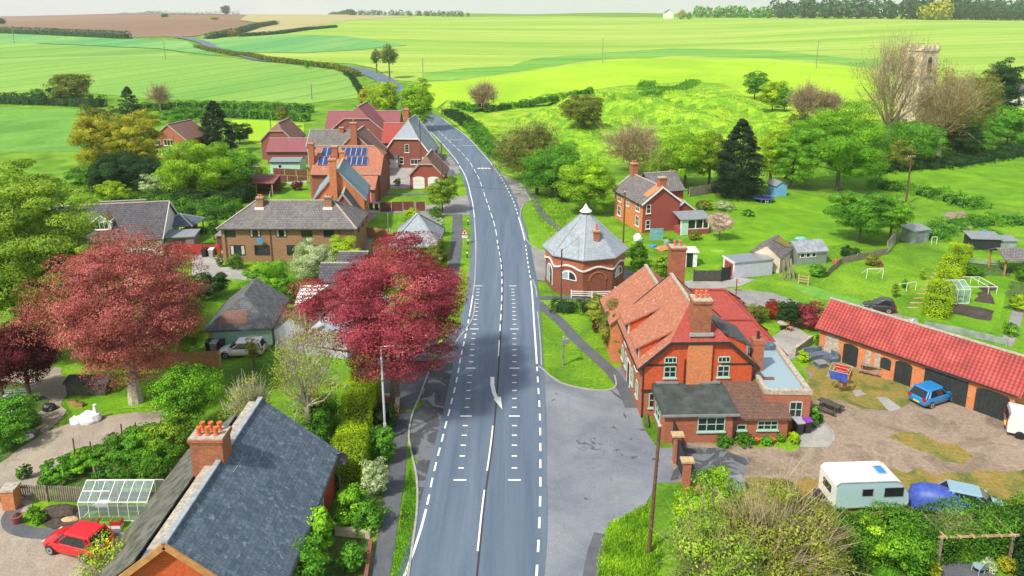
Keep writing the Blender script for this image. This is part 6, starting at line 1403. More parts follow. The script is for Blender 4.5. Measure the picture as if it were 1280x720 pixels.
# ---------------------------------------------------------------- vehicles
def car(label,loc,rz,col,Lc=4.0,Wc=1.7,Hc=1.5,est=.0,plate='plate_yellow',name='parked_car'):
    t=thing(name,label,'car',(loc[0],loc[1],.01),rz); hl=Lc/2; hw=Wc/2; k=Hc/1.5
    # lower body loft, x from rear (-) to front (+)
    S=[(-hl,.36,.62,.80,.70),(-hl+.10,.26,.66,.93,.86),(-hl+.45,.22,.62,.98,.95),(-hl+1.1,.20,.60,1,.97),(0,.18,.60,1,.93),(hl-1.35,.18,.60,1,.91),(hl-.75,.20,.60,.98,.80),(hl-.30,.22,.56,.92,.70),(hl-.06,.30,.52,.80,.60),(hl,.36,.48,.72,.54)]
    vs=[];n=0
    for x,z0,zm,wf,zt in S:
        zt*=k*.98; w=hw*wf; ring=[(w*.82,z0),(w*.97,z0+.10),(w,zm*.9*k),(w*.985,(zm*.5+zt*.5)),(w*.90,zt-.02),(w*.55,zt+.03),(0,zt+.05)]
        ring=ring+[(-a,b) for a,b in ring[-2::-1]]; n=len(ring); vs+=[(x,a,b) for a,b in ring]
    fs=[]
    for i in range(len(S)-1):
        for j in range(n-1): fs.append((i*n+j,i*n+j+1,(i+1)*n+j+1,(i+1)*n+j))
        fs.append((i*n+n-1,i*n,(i+1)*n,(i+1)*n+n-1))
    fs+=[tuple(range(n)),tuple((len(S)-1)*n+j for j in range(n))[::-1]]
    m=MB(); m.add(vs,fs,col); m.build('body',t,smooth=True)
    # cabin
    zb=.90*k; zt=Hc-.04; xr,xf=-hl+.08,hl-1.0; xr2,xf2=-hl+.48-est,hl-1.72
    wb,wt=hw*.92,hw*.76
    def ring(f): # f 0 belt .. 1 roof
        a=xr+(xr2-xr)*f; b=xf+(xf2-xf)*f; w=wb+(wt-wb)*f; z=zb+(zt-zb)*f
        return [(a,-w*.93,z),(a+.0,w*.93,z),(a+.22,w,z),(b-.30,w,z),(b,w*.86,z),(b,-w*.86,z),(b-.30,-w,z),(a+.22,-w,z)]
    g=MB(); r0,r1=ring(0),ring(.92); g.add(r0+r1,[(i,(i+1)%8,(i+1)%8+8,i+8) for i in range(8)],'glass'); g.build('windows',t)
    rf=MB(); r1,r2=ring(.90),[(x*.97,y*.86,zt+.045) for x,y,z in ring(1)]; rm=[(x,y,zt-.0) for x,y,z in ring(1)]
    pl=rf
    rf.add(r1+rm+r2,[(i,(i+1)%8,(i+1)%8+8,i+8) for i in range(8)]+[(i+8,(i+1)%8+8,(i+1)%8+16,i+16) for i in range(8)]+[tuple(range(16,24))],col)
    a,b=ring(0),ring(.95)
    for i in (0,1,2,3,6,7): pl.bar(a[i],b[i],.09,.07,col)
    for sg in (2,7): 
        other={2:3,7:6}[sg]; q0=Vector(a[sg]).lerp(Vector(a[other]),.52); q1=Vector(b[sg]).lerp(Vector(b[other]),.5); pl.bar(q0,q1,.06,.08,'car_dark')
        q0=Vector(a[sg]).lerp(Vector(a[other]),.08); q1=Vector(b[sg]).lerp(Vector(b[other]),.02); pl.bar(q0,q1,.06,.22,col)
    rf.build('roof',t)
    for x in (-hl+.72,hl-.78):
        for s in (-1,1):
            Mx=Matrix.Translation((x,s*(hw-.10),.31))@Matrix.Rotation(R(90),4,'X')
            w_=MB(); w_.lathe([(.24,-.13),(.31,-.11),(.31,.11),(.24,.13)],'rubber',(0,0,0),18,Mx); w_.lathe([(.385,-.09),(.385,.04)],'rubber',(0,0,0),18,Matrix.Translation((x,s*(hw-.13),.35))@Matrix.Rotation(R(90),4,'X')); wo=w_.build('wheel',t)
            q=MB(); q.lathe([(.21,-.142),(.21,.142)],'rim',(0,0,0),12,Mx); q.lathe([(.07,-.15),(.07,.15)],'rubber',(0,0,0),8,Mx); q.build('rim',wo)
    for s in (-1,1):
        q=MB(); q.box(hl-.30,s*hw*.60-.15,.50*k,hl-.045,s*hw*.60+.15,.60*k,'lamp_clear'); q.build('headlight',t)
        q=MB(); q.box(-hl-.0,s*hw*.72-.13,.62*k,-hl+.22,s*hw*.72+.16,.90*k,'lamp_red'); q.build('tail_light',t)
        q=MB(); q.box(hl-1.30,s*(hw-.03)-.1,.93*k,hl-1.16,s*(hw-.03)+.1,1.05*k,col); q.build('wing_mirror',t)
    q=MB(); q.box(-hl-.03,-.26,.42*k,-hl+.02,.26,.53*k,plate); q.build('number_plate',t)
    q=MB(); q.box(hl-.04,-.26,.36,hl+.015,.26,.46,'plate_white'); q.box(hl-.05,-.45,.22,hl+.01,.45,.33,'rubber'); q.build('grille',t)
    return t
def mid(*p): 
    v=[GP(*q) for q in p]; s=Vector((0,0,0))
    for a in v: s+=a
    return s/len(v)
a=GP(40,705);b=GP(135,701)
car('glossy red hatchback parked on the gravel beside the slate cottage',((a.x+b.x)/2-.1,36.1),PI+R(-16),'car_red',3.9,1.68,1.5)
bp=GP(1167,503); car('blue hatchback parked in front of the wide black stable doors',(bp.x,bp.y+.25),R(25),'car_blue',3.9,1.7,1.5)
wp=GP(303,443); car('white estate car under the birches beside the board fence',(wp.x,wp.y),PI+R(4),'car_white',4.1,1.7,1.45,est=.2)
car('pale blue car half hidden by the tall hedge beside the blue cover',(GP(1216,637).x,GP(1216,637).y),R(-22),'car_pale_blue',3.9,1.65,1.4)
p=GP(1098,388); car('dark grey car beyond the stable roof with rear lamp lit red',(p.x,p.y),R(160),'car_dark',3.2,1.5,1.4)
p=GP(485,207); car('blue car just visible behind the maroon fence',(p.x,p.y),R(0),'car_blue',3.8,1.6,1.4)
# covered car
p=GP(1180,638); t=None; m=MB(); st=[(-1.9,.25,.5),(-1.75,.75,.95),(-1.2,.85,1.3),(-.4,.88,1.42),(.4,.86,1.32),(1.1,.82,1.0),(1.75,.72,.85),(1.95,.4,.5)]; vs=[];n=9
for x,w_,h_ in st:
    for j in range(n): a=PI*j/(n-1); vs.append((x,w_*math.cos(a)*(1.0 if 0<j<n-1 else 1.08),max(0.03,h_*math.sin(a)**.55)))
m.add(vs,[(i*n+j,i*n+j+1,(i+1)*n+j+1,(i+1)*n+j) for i in range(len(st)-1) for j in range(n-1)]+[tuple(range(n)),tuple((len(st)-1)*n+j for j in range(n))],'tarp_blue'); tag(m.build('covered_car',loc=(p.x,p.y+.3,.0),rz=R(-25),smooth=True),'car under a royal blue cover behind the tall hedge','covered car')
# caravan
p=GP(1065,632); t=thing('caravan','white touring caravan with pale blue side parked behind the tall hedge','caravan',(p.x+.75,p.y+.35,0),R(3))
L_,W_=4.7,2.1; prof_=[(-L_/2,.45),(L_/2-.15,.45),(L_/2,.7),(L_/2-.05,1.3),(L_/2-.55,2.05),(L_/2-.95,2.2),(-L_/2+.25,2.2),(-L_/2,2.0)]
m=MB(); n=len(prof_); m.add([(x,-W_/2,z) for x,z in prof_]+[(x,W_/2,z) for x,z in prof_],[tuple(range(n)),tuple(range(n,2*n))[::-1]]+[(i,i+n,(i+1)%n+n,(i+1)%n) for i in range(n)],'caravan_white'); m.build('body',t)
m=MB(); m.add([(x*.975,-W_/2-.012,.5+(z-.45)*.93) for x,z in prof_],[tuple(range(n))],'caravan_side'); m.build('side_panel',t)
m=MB()
P_=[(x,-W_/2-.02,z) for x,z in prof_]
for i in range(1,n): m.bar(P_[i-1],P_[i],.05,.06,'plastic_grey')
m.build('trim',t)
for x0,x1,z0,z1 in ((-.65,.0,1.25,1.7),(.75,1.95,1.15,1.75)):
    m=MB(); m.box(x0-.05,-W_/2-.03,z0-.05,x1+.05,-W_/2-.014,z1+.05,'plastic_grey'); o=m.build('window',t); m=MB(); m.box(x0,-W_/2-.045,z0,x1,-W_/2-.031,z1,'glass'); m.build('pane',o)
m=MB(); m.box(-L_/2-.03,-.5,1.1,-L_/2+.0,.5,1.6,'glass'); m.build('end_window',t)
m=MB(); m.box(.7,-.35,2.2,1.3,.5,2.26,'plastic_grey'); m.box(.76,-.28,2.261,1.24,.43,2.28,'plastic_blue'); m.build('roof_light',t)
for x in (-1.2,-.2): m=MB(); m.box(x,.0,2.2,x+.4,.4,2.27,'caravan_white'); m.build('roof_vent',t)
for s in (-1,1):
    m=MB(); m.lathe([(.2,-.1),(.3,-.08),(.3,.08),(.2,.1)],'rubber',(0,0,0),14,Matrix.Translation((.2,s*.95,.3))@Matrix.Rotation(R(90),4,'X')); m.build('wheel',t)
m=MB(); m.bar((-L_/2,-.5,.5),(-L_/2-1.1,0,.5),.07,.1,'metal_grey'); m.bar((-L_/2,.5,.5),(-L_/2-1.1,0,.5),.07,.1,'metal_grey'); m.lathe([(.25,0),(.27,.5),(.1,.6)],'car_dark',(-L_/2-.6,0,.45),8); m.build('tow_bar',t)
# van at the right edge
p=GP(1278,552); t=thing('white_van','white van entering from the right edge of the yard','van',(p.x+1.6,p.y+.4,0),R(-28))
m=MB(); pr=[(-2.2,.4),(2.2,.4),(2.3,.9),(1.6,1.1),(.9,1.9),(-2.1,1.95),(-2.25,1.2)]; n=len(pr); m.add([(x,-.9,z) for x,z in pr]+[(x,.9,z) for x,z in pr],[tuple(range(n)),tuple(range(n,2*n))[::-1]]+[(i,i+n,(i+1)%n+n,(i+1)%n) for i in range(n)],'car_white'); o=m.build('body',t)
m=MB(); m.box(-2.28,-.7,1.2,-2.2,.7,1.75,'glass'); m.build('rear_window',t); m=MB(); m.box(-2.32,-.26,.62,-2.24,.26,.75,'plate_yellow'); m.build('number_plate',t)
for s in (-1,1):
    m=MB(); m.box(-2.3,s*.8-.08,.9,-2.18,s*.8+.08,1.4,'lamp_red'); m.build('tail_light',t)
    for x in (-1.4,1.5): m=MB(); m.lathe([(.2,-.1),(.32,-.08),(.32,.08),(.2,.1)],'rubber',(0,0,0),14,Matrix.Translation((x,s*.85,.32))@Matrix.Rotation(R(90),4,'X')); m.build('wheel',t)
# ---------------------------------------------------------------- garden and yard things
def picnic(b,rz,label,mat='old_wood'):
    p=GP(*b); t=thing('picnic_bench',label,'picnic bench',tuple(p),rz)
    m=MB()
    for k in range(5): m.box(-.85,-.36+k*.15,.72,.85,-.23+k*.15,.76,mat)
    m.build('table_top',t)
    for s in (-1,1):
        m=MB(); m.box(-.85,s*.72-.13,.42,.85,s*.72+.13,.46,mat); m.build('seat',t)
        m=MB(); x=s*.6
        m.bar((x,-.25,.72),(x,-.62,0),.05,.1,mat); m.bar((x,.25,.72),(x,.62,0),.05,.1,mat); m.bar((x,-.8,.39),(x,.8,.39),.05,.1,mat); m.build('leg',t)
    return t
picnic((1087,466),R(-30),'grey wooden picnic bench in front of the blocked slots of the stable'); picnic((1036,514),R(-50),'dark picnic bench near the inn corner','fence_dark')
def bin_(b,label,body,lid,rz=0,h=1.05):
    p=GP(*b); t=thing('wheelie_bin',label,'bin',tuple(p),rz); m=MB(); m.add([(-.22,-.28,.05),(.22,-.28,.05),(.22,.28,.05),(-.22,.28,.05),(-.29,-.36,h),(.29,-.36,h),(.29,.36,h),(-.29,.36,h)],[(0,1,5,4),(1,2,6,5),(2,3,7,6),(3,0,4,7),(0,3,2,1)],body); m.build('body',t)
    m=MB(); m.poly([(-.32,-.4,h+.02),(.32,-.4,h+.02),(.32,.4,h+.12),(-.32,.4,h+.12)],lid,.06); m.build('lid',t)
    for s in (-1,1): m=MB(); m.lathe([(.1,-.04),(.1,.04)],'rubber',(0,0,0),10,Matrix.Translation((s*.26,.3,.1))@Matrix.Rotation(R(90),4,'Y')); m.build('wheel',t)
bin_((997,542),'black bin with blue-grey lid at the inn corner','plastic_black','plastic_grey',.2); bin_((1007,540),'black bin with purple lid at the inn corner','plastic_black','plastic_purple',.2)
bin_((263,440),'black bin against the derelict barn','plastic_black','plastic_black'); bin_((269,441),'pale grey bin between black bins at the derelict barn','plastic_grey','plastic_grey'); bin_((277,440),'black bin nearest the white estate car','plastic_black','plastic_black')
bin_((256,321),'black bin on the drive beside the red fence','plastic_black','plastic_black'); bin_((265,321),'white-grey bin on the drive beside the red fence','plastic_grey','plastic_white')
bin_((457,261),'grey bin before the maroon fence','plastic_grey','plastic_grey'); bin_((464,262),'black bin before the maroon fence','plastic_black','plastic_black'); bin_((471,262),'purple-lidded bin before the maroon fence','plastic_black','plastic_purple')
# greenhouse
def greenhouse(b,rz,W,D,e,r,label):
    p=GP(*b); t=thing('greenhouse',label,'greenhouse',tuple(p),rz); A=[(0,0),(W,0),(W,D),(0,D)]
    f=MB(); w=.05; mt='white'
    for x,y in A: f.bar((x,y,0),(x,y,e),w,w,mt)
    nb=max(2,int(W/.6))
    for i in range(nb+1):
        x=W*i/nb; f.bar((x,0,0),(x,0,e),w*.7,w*.7,mt); f.bar((x,D,0),(x,D,e),w*.7,w*.7,mt); f.bar((x,0,e),(x,D/2,r),w*.7,w*.7,mt); f.bar((x,D,e),(x,D/2,r),w*.7,w*.7,mt)
    for a,b_ in (((0,0,e),(W,0,e)),((0,D,e),(W,D,e)),((0,D/2,r),(W,D/2,r)),((0,0,.05),(W,0,.05)),((0,D,.05),(W,D,.05)),((0,0,.05),(0,D,.05)),((W,0,.05),(W,D,.05)),((0,D*.25,(e+r)/2),(W*.4,D*.25,(e+r)/2))): f.bar(a,b_,w,w,mt)
    f.build('frame',t); g=MB(); g.poly([(0,0,.06),(W,0,.06),(W,0,e),(0,0,e)],'glass_clear'); g.poly([(0,D,.06),(W,D,.06),(W,D,e),(0,D,e)],'glass_clear'); g.poly([(0,0,e),(W,0,e),(W,D/2,r),(0,D/2,r)],'glass_clear'); g.poly([(0,D,e),(W,D,e),(W,D/2,r),(0,D/2,r)],'glass_clear')
    for x in (0,W): g.poly([(x,0,.06),(x,D,.06),(x,D,e),(x,D/2,r),(x,0,e)],'glass_clear')
    g.build('glazing',t)
    s=MB(); s.box(.15,.2,.6,W-.15,.55,.64,'black_wood'); s.box(.15,D-.6,.6,W-.15,D-.25,.64,'black_wood'); s.build('shelf',t)
    return t
greenhouse((101,652),R(0),4.2,2.2,1.35,2.1,'white-framed greenhouse behind the red car'); greenhouse((1188,380),R(4),2.1,2.4,1.6,2.3,'small white greenhouse beyond the golden-green hedge')
p=GP(120,650); m=MB(); m.box(-.4,-.2,.66,.4,.2,.95,'plastic_white'); tag(m.build('storage_tub',loc=(p.x+.3,p.y+.45,0)),'white tub on the shelf inside the large greenhouse','tub')
for k,(x,c1,c2,l) in enumerate([(107,'plastic_green','plastic_white','lime-green planter under the greenhouse, first from the path corner'),(120,'plastic_red','plastic_white','red planter under the greenhouse next to the first green one'),(134,'plastic_green','plastic_white','lime-green planter between the two red planters'),(147,'plastic_red','plastic_white','red planter nearest the cottage roof')]):
    p=GP(x,659); m=MB(); m.box(-.28,-.2,.0,.28,.2,.28,c2); m.box(-.3,-.22,.281,.3,.22,.52,c1); m.box(-.25,-.17,.521,.25,.17,.55,'planted_bed'); tag(m.build('planter_box',loc=tuple(p)),l,'planter')
# vegetable cage
p=GP(1205,366); t=thing('fruit_cage','pale metal fruit cage frame beside the small greenhouse','frame',tuple(GP(1203,368)),0)
m=MB(); a=(0,0);W,D,H_=3.8,3.2,.9
for x in (0,W*.75,W):
    for y in (0,D): m.bar((x,y,0),(x,y,H_),.05,.05,'white')
for y in (0,D): m.bar((0,y,H_),(W,y,H_),.06,.06,'white')
for x in (0,W*.75,W): m.bar((x,0,H_),(x,D,H_),.06,.06,'white')
m.build('frame',t)
# poultry run
t=thing('poultry_run','wire run of thin posts and netting beside the poultry shed','pen',tuple(GP(1108,318))); m=MB(); P=[GP(1108,318),GP(1118,305),GP(1135,290),GP(1139,270),GP(1122,262)]
P=[q-GP(1108,318) for q in P]
for q in P: m.bar(q,q+Vector((0,0,1.9)),.08,.08,'pale_wood')
for a,b in zip(P,P[1:]):
    for z in (.1,1.85): m.bar(a+Vector((0,0,z)),b+Vector((0,0,z)),.05,.05,'tin')
    for k in range(1,14): q=a.lerp(b,k/14); m.bar(q,q+Vector((0,0,1.85)),.018,.018,'tin')
for a,b in ((P[0],P[2]),(P[1],P[2]+Vector((1.5,-1,0)))): m.bar(a+Vector((0,0,1.85)),b+Vector((0,0,1.85)),.05,.05,'tin')
m.build('frame',t)
def frame_(b,w,d,h,label,name='play_frame',mat='white',rz=0):
    t=thing(name,label,'frame',tuple(GP(*b)),rz); m=MB()
    for x in (0,w):
        m.bar((x,0,0),(x,d*.0,h),.06,.06,mat); m.bar((x,0,h),(x,d,h*.2 if d else h),.05,.05,mat) if d else None
    m.bar((0,0,h),(w,0,h),.06,.06,mat); m.build('frame',t)
frame_((1083,348),1.9,1.2,1.2,'thin white metal frame on the grass near the stable roof')
frame_((1133,364),1.3,1.6,1.0,'small pale frame beside the plank row',rz=.3)
frame_((1164,306),.8,0,1.1,'short post frame in front of the poultry shed',rz=.2)
bfence([(1034,345),(1052,330),(1090,322),(1108,318)],.9,'old_wood','broken grey fence behind the dome-shaped tree')
bfence([(1210,330),(1248,334)],.8,'tin','low wire netting fence above the fruit cage',rail=True)
p=GP(1190,372); m=MB(); m.lathe([(.28,0),(.3,.1),(.3,.8),(.26,.9)],'plastic_blue',(0,0,0),12); tag(m.build('water_butt',loc=tuple(p)),'blue water butt between golden-green hedge and small greenhouse','water butt')
for x,y,l in ((1205,400,'dark rotting board edging of the long soil bed'),): pass
for x,y,w_,l in ((300,560,.35,'round drain cover'),): pass
# trampoline
p=GP(954,252); t=thing('trampoline','round trampoline with blue padding on the villa lawn','trampoline',tuple(p)); m=MB(); m.lathe([(1.35,.72),(1.35,.75)],'rubber',(0,0,0),24); m.build('mat',t); m=MB(); m.lathe([(1.3,.70),(1.75,.70),(1.75,.80),(1.3,.80),(1.3,.70)],'tarp_blue',(0,0,0),24)
m.f=[f for f in m.f if len(f)==4]; m.m=m.m[:len(m.f)]; m.build('padding',t)
for k in range(6): a=k*PI/3; q=MB(); q.bar((1.6*math.cos(a),1.6*math.sin(a),0),(1.6*math.cos(a),1.6*math.sin(a),.72),.06,.06,'metal_grey'); q.build('leg',t)
q=MB(); q.bar((-.2,-1.75,0),(-.2,-1.6,.8),.04,.04,'white'); q.bar((.2,-1.75,0),(.2,-1.6,.8),.04,.04,'white'); q.bar((-.2,-1.68,.4),(.2,-1.68,.4),.04,.04,'white'); q.build('ladder',t)
# pergola
t=thing('pergola','rustic timber pergola with trellis in the lower right garden','pergola',tuple(GP(1172,708)),R(2)); 
W,D,H_=4.1,1.7,1.85
for x in (0,W):
    for y in (0,D): m=MB(); m.bar((x,y,0),(x,y,H_),.11,.11,'old_wood'); m.build('post',t)
m=MB()
for y in (0,D): m.bar((-.2,y,H_+.06),(W+.3,y,H_+.06),.08,.12,'pale_wood')
m.build('beam',t)
for k in range(6):
    x=.1+k*.78; m=MB(); m.bar((x,-.25,H_+.16),(x+RS.uniform(-.3,.3),D+.25,H_+.16),.06,.09,'pale_wood'); m.build('rafter',t)
m=MB(); 
for k in range(7): m.bar((k*.22,D,.5),(k*.22,D,H_-.1),.03,.03,'pale_wood'); m.bar((0,D-.0,.5+k*.25),(1.5,D,.5+k*.25),.03,.03,'pale_wood'); m.bar((0,0,.7+k*.2),(0,D,.7+k*.2),.03,.03,'pale_wood'); m.bar((W-.9,D,.5+k*.25),(W,D,.5+k*.25),.03,.03,'pale_wood')
m.build('trellis',t)
n_=500; q=RS.rand(n_,3)*np.array([2.0,1.4,.25])+np.array([.2,.2,H_+.1]); quads_mesh('climber',twigquads(q,unit(RS.normal(0,1,(n_,3))*np.array([1,1,.3])),.5,.03),'twig',t)
p=GP(1222,716); t=thing('garden_chair','pale blue plastic garden chair on the pergola patio','chair',tuple(p),R(200)); m=MB(); m.lathe([(.3,.42),(.3,.46)],'glass_pale',(0,0,0),10); m.build('seat',t); m=MB(); m.add([(-.28,.25,.45),(.28,.25,.45),(.24,.42,1.0),(-.24,.42,1.0),(-.28,.28,.45),(.28,.28,.45),(.24,.46,1.0),(-.24,.46,1.0)],[(0,1,2,3),(7,6,5,4),(0,4,5,1),(1,5,6,2),(2,6,7,3),(3,7,4,0)],'glass_pale'); m.build('backrest',t)
for x in (-.22,.22):
    for y in (-.2,.22): m=MB(); m.bar((x,y,0),(x,y,.42),.04,.04,'glass_pale'); m.build('leg',t)
p=GP(1020,735); m=MB(); m.add([(-1.1,-1,0),(1.1,-1,0),(1.1,1,0),(-1.1,1,0),(-1.0,-.9,1.6),(1.0,-.9,1.6),(1.0,.9,1.8),(-1.0,.9,1.8)],[(0,1,5,4),(1,2,6,5),(2,3,7,6),(3,0,4,7),(4,5,6,7)],'felt_grey'); tag(m.build('covered_store',loc=tuple(p)),'grey covered box store under the thicket at the bottom edge','store')
# clothes airer (rotary line with clothes)
p=GP(1048,488); t=thing('rotary_clothes_line','rotary clothes line with red, navy and salmon washing in the yard','clothes line',tuple(p),.2); m=MB(); m.bar((0,0,0),(0,0,1.9),.06,.06,'metal_grey'); m.build('post',t)
m=MB(); E=[(1.1,0,2),(0,1.1,2),(-1.1,0,2),(0,-1.1,2)]
for e_ in E: m.bar((0,0,1.4),e_,.035,.035,'metal_grey')
for a,b in zip(E,E[1:]+E[:1]):
    for k in (1,.7,.4): m.bar(Vector((a[0]*k,a[1]*k,2*k+1.4*(1-k))),Vector((b[0]*k,b[1]*k,2*k+1.4*(1-k))),.015,.015,'white')
m.build('arms',t)
for i,(a,b,h_,c) in enumerate([((-1.0,-.1),(-.1,-1.0),.75,'tarp_blue'),((.1,-1.0),(1.0,-.1),.8,'plastic_red'),((-.5,-.5),(.3,-.5),1.5,'tile_salmon'),((.1,.9),(.9,.1),.7,'plastic_red'),((-1.1,.1),(-.6,.5),.7,'plastic_white')]):
    m=MB(); n=6
    vs=[]
    for k in range(n+1):
        x=a[0]+(b[0]-a[0])*k/n; y=a[1]+(b[1]-a[1])*k/n; d=.05*math.sin(k*2.2+i); vs+=[(x,y,1.95),(x+d,y-d,1.95-h_*(.92+.08*math.sin(k*3)))]
    m.add(vs,[(2*k,2*k+1,2*k+3,2*k+2) for k in range(n)],c); tag(m.build('washing',loc=tuple(p),rz=.2,fix=False),{0:'navy cloth pegged on the rotary line',1:'red shirt pegged at the front right of the rotary line',2:'long salmon towel hanging low from the rotary line',3:'red cloth pegged at the back of the rotary line',4:'small white cloth pegged at the side of the rotary line'}[i],'washing')
# blue L seat
t=thing('corner_seat','grey-blue covered corner garden seat beside the stables','garden seat',tuple(GP(1010,452)),R(15)); m=MB(); m.box(0,0,0,2.4,.8,.45,'tarp_blue' if 0 else 'slate'); m.box(1.6,-.9,0,2.4,-.003,.45,'slate'); m.build('seat',t); m=MB(); m.box(0,.8,0,2.4,1.0,.85,'slate'); m.box(2.4,-.9,0,2.6,1.0,.85,'slate'); m.build('backrest',t); 
p=GP(1025,458); m=MB(); m.box(-.4,-.4,0,.4,.4,.4,'slate'); m.box(-.43,-.43,.4,.43,.43,.45,'metal_grey'); tag(m.build('low_table',loc=tuple(p),rz=.3),'square grey-blue low table before the corner seat','table')
# patio table and chair
p=GP(978,412); t=thing('patio_table','round patio table on the paved terrace behind the inn','table',tuple(p)); m=MB(); m.lathe([(.55,.70),(.55,.74)],'stone_coping',(0,0,0),16); m.build('table_top',t); m=MB(); m.lathe([(.25,0),(.05,.05),(.04,.7)],'dark_trim',(0,0,0),8); m.build('leg',t)
p=GP(987,414); t=thing('patio_chair','orange wooden chair beside the round patio table','chair',tuple(p),.6); m=MB(); m.box(-.25,-.25,.42,.25,.25,.46,'fence_orange'); m.build('seat',t); m=MB(); m.box(-.25,.22,.46,.25,.27,.95,'fence_orange'); m.build('backrest',t)
for x in (-.22,.22):
    for y in (-.22,.22): m=MB(); m.bar((x,y,0),(x,y,.42),.05,.05,'fence_orange'); m.build('leg',t)
# roof-like log stores behind inn
for k,(x,l) in enumerate(((888,'wooden bird-table-like log store with pale roof nearest the tall chimney'),(915,'second pale-roofed log store beside the red-leaved shrub'))):
    p=GP(x,396); t=thing('log_store',l,'log store',tuple(p),R(20)); m=MB(); m.box(0,0,0,1.4,1.0,1.3,'black_wood'); m.build('wall',t); m=MB(); m.poly([(-.2,-.2,1.35),(.8,-.2,1.85),(.8,1.2,1.85),(-.2,1.2,1.35)],'pale_wood',.06); m.poly([(.8,-.2,1.85),(1.6,-.2,1.35),(1.6,1.2,1.35),(.8,1.2,1.85)],'pale_wood',.06); m.build('roof',t)
# bags, piles
def lump(b,rx,ry,h,mat,label,name,cat,seed=0,rz=0,top=None):
    p=GP(*b); r=random.Random(seed); n=14; prof=[(1,0),(1.05,.3),(.85,.7),(.5,.95),(.08,1)]; vs=[];fs=[]
    for j,(k,z) in enumerate(prof):
        for i in range(n): a=2*PI*i/n; q=k*(1+r.uniform(-.12,.12)); vs.append((rx*q*math.cos(a),ry*q*math.sin(a),h*z*(1+r.uniform(-.1,.1))))
    for j in range(len(prof)-1):
        for i in range(n): fs.append((j*n+i,j*n+(i+1)%n,(j+1)*n+(i+1)%n,(j+1)*n+i))
    fs.append(tuple((len(prof)-1)*n+i for i in range(n))); m=MB(); m.add(vs,fs,mat)
    if top: top(m)
    return tag(m.build(name,loc=tuple(p),rz=rz),label,cat)
def bagtop(m): m.lathe([(.25,.5),(.16,.8),(.1,1.15),(.14,1.25)],'bag_white',(.4,.2,0),8)
lump((112,526),.85,.6,.75,'bag_white','crumpled white builder bag with a raised corner on the gravel','rubble_bag','bag',3,top=bagtop)
lump((96,528),.5,.42,.5,'bag_white','smaller open white sack in front of the builder bag','rubble_bag','bag',5)
lump((38,543),.55,.35,.35,'plastic_purple','purple compost bag lying on top of the pile','compost_bag','bag',7,rz=.5); lump((33,548),.5,.34,.3,'bag_white','white and purple compost bag at the front of the pile','compost_bag','bag',8,rz=.4)
lump((88,650),.5,.25,.18,'pale_wood','chopped pale log on the dug bed','log','log',9)
lump((75,640),1.1,.6,.35,'soil','heap of dark dug soil in the bed behind the red car','soil_heap','soil heap',10); lump((1068,395),1.0,.7,.9,'black_wood','dark heap of covered junk beyond the stable roof','junk_heap','heap',11); lump((1140,408),.6,.5,.9,'metal_grey','grey bin bag and white tub by the stable roof','refuse_heap','heap',12)
lump((1001,299),.9,.5,.35,'teal_sheet','small teal and brown heap on the far lawn','lawn_heap','heap',13); lump((816,308),.5,.35,.3,'plastic_blue','bright blue plastic sack beside the villa','blue_sack','sack',14); lump((797,300),.6,.5,.9,'bag_white','white garden sack beside the villa wall','garden_sack','sack',15)
lump((1045,330),.33,.33,.6,'plastic_red','orange-red ball under the dome-shaped garden tree','ball','ball',16); lump((1250,308),.3,.3,.5,'plastic_red','small red tub by the garden stores','tub','tub',17); lump((1232,290),.6,.4,.3,'plastic_blue','blue lid on the weedy bank','lid','lid',18); lump((1204,285),1.2,.8,.5,'stone_coping','pale rubble heap in the rough bank','rubble_heap','heap',19)
lump((1096,332),.7,.5,.7,'brick_plum','brown wheelbarrow-like heap by the run','garden_heap','heap',20); lump((828,312),.9,.6,.5,'fence_orange','brown timber heap beside the villa wall','timber_heap','heap',21); lump((90,592),.3,.3,.12,'plastic_blue','blue lid hanging over the bed corner','lid','lid',22); lump((62,512),.55,.4,.5,'plastic_black','black tub of red flowers beside the gravel','flower_tub','tub',23)
lump((897,314),.9,.5,.06,'plastic_green','flat green paddling cover on the lawn','cover','cover',24); lump((1010,505),.15,.15,.2,'terracotta','tiny clay pot by the inn corner','plant_pot','pot',25)
for k,(x,l) in enumerate([(946,'clay pot next to the lean-to window'),(953,'small clay pot beside the herb clump'),(966,'clay pot between the potted shrubs'),(938,'white pot under the narrow window')]):
    p=GP(x,553); m=MB(); m.lathe([(.12,0),(.18,.28),(.2,.3),(.15,.3)],'terracotta' if k<3 else 'white',(0,0,0),10); tag(m.build('plant_pot',loc=tuple(p)),l,'pot')
p=GP(920,612); m=MB(); m.box(-.45,-.35,0,.45,.35,.75,'teal_sheet'); m.box(-.48,-.38,.751,.48,.38,.82,'metal_grey'); tag(m.build('salt_bin',loc=tuple(p),rz=.2),'teal-grey box half hidden by the thicket','box')
p=GP(818,306); m=MB(); m.box(0,0,.35,2.2,1.1,.6,'glass_pale'); m.box(.05,.05,0,2.15,1.05,.35,'pale_wood'); tag(m.build('cold_frame',loc=tuple(GP(832,308)),rz=.1),'blue-topped cold frame in the villa garden','cold frame')
p=GP(806,300); m=MB(); m.box(0,0,0,2.0,.08,1.6,'teal_sheet'); tag(m.build('screen_panel',loc=tuple(GP(812,300)),rz=.2),'teal upright screen beside the villa gable','screen')
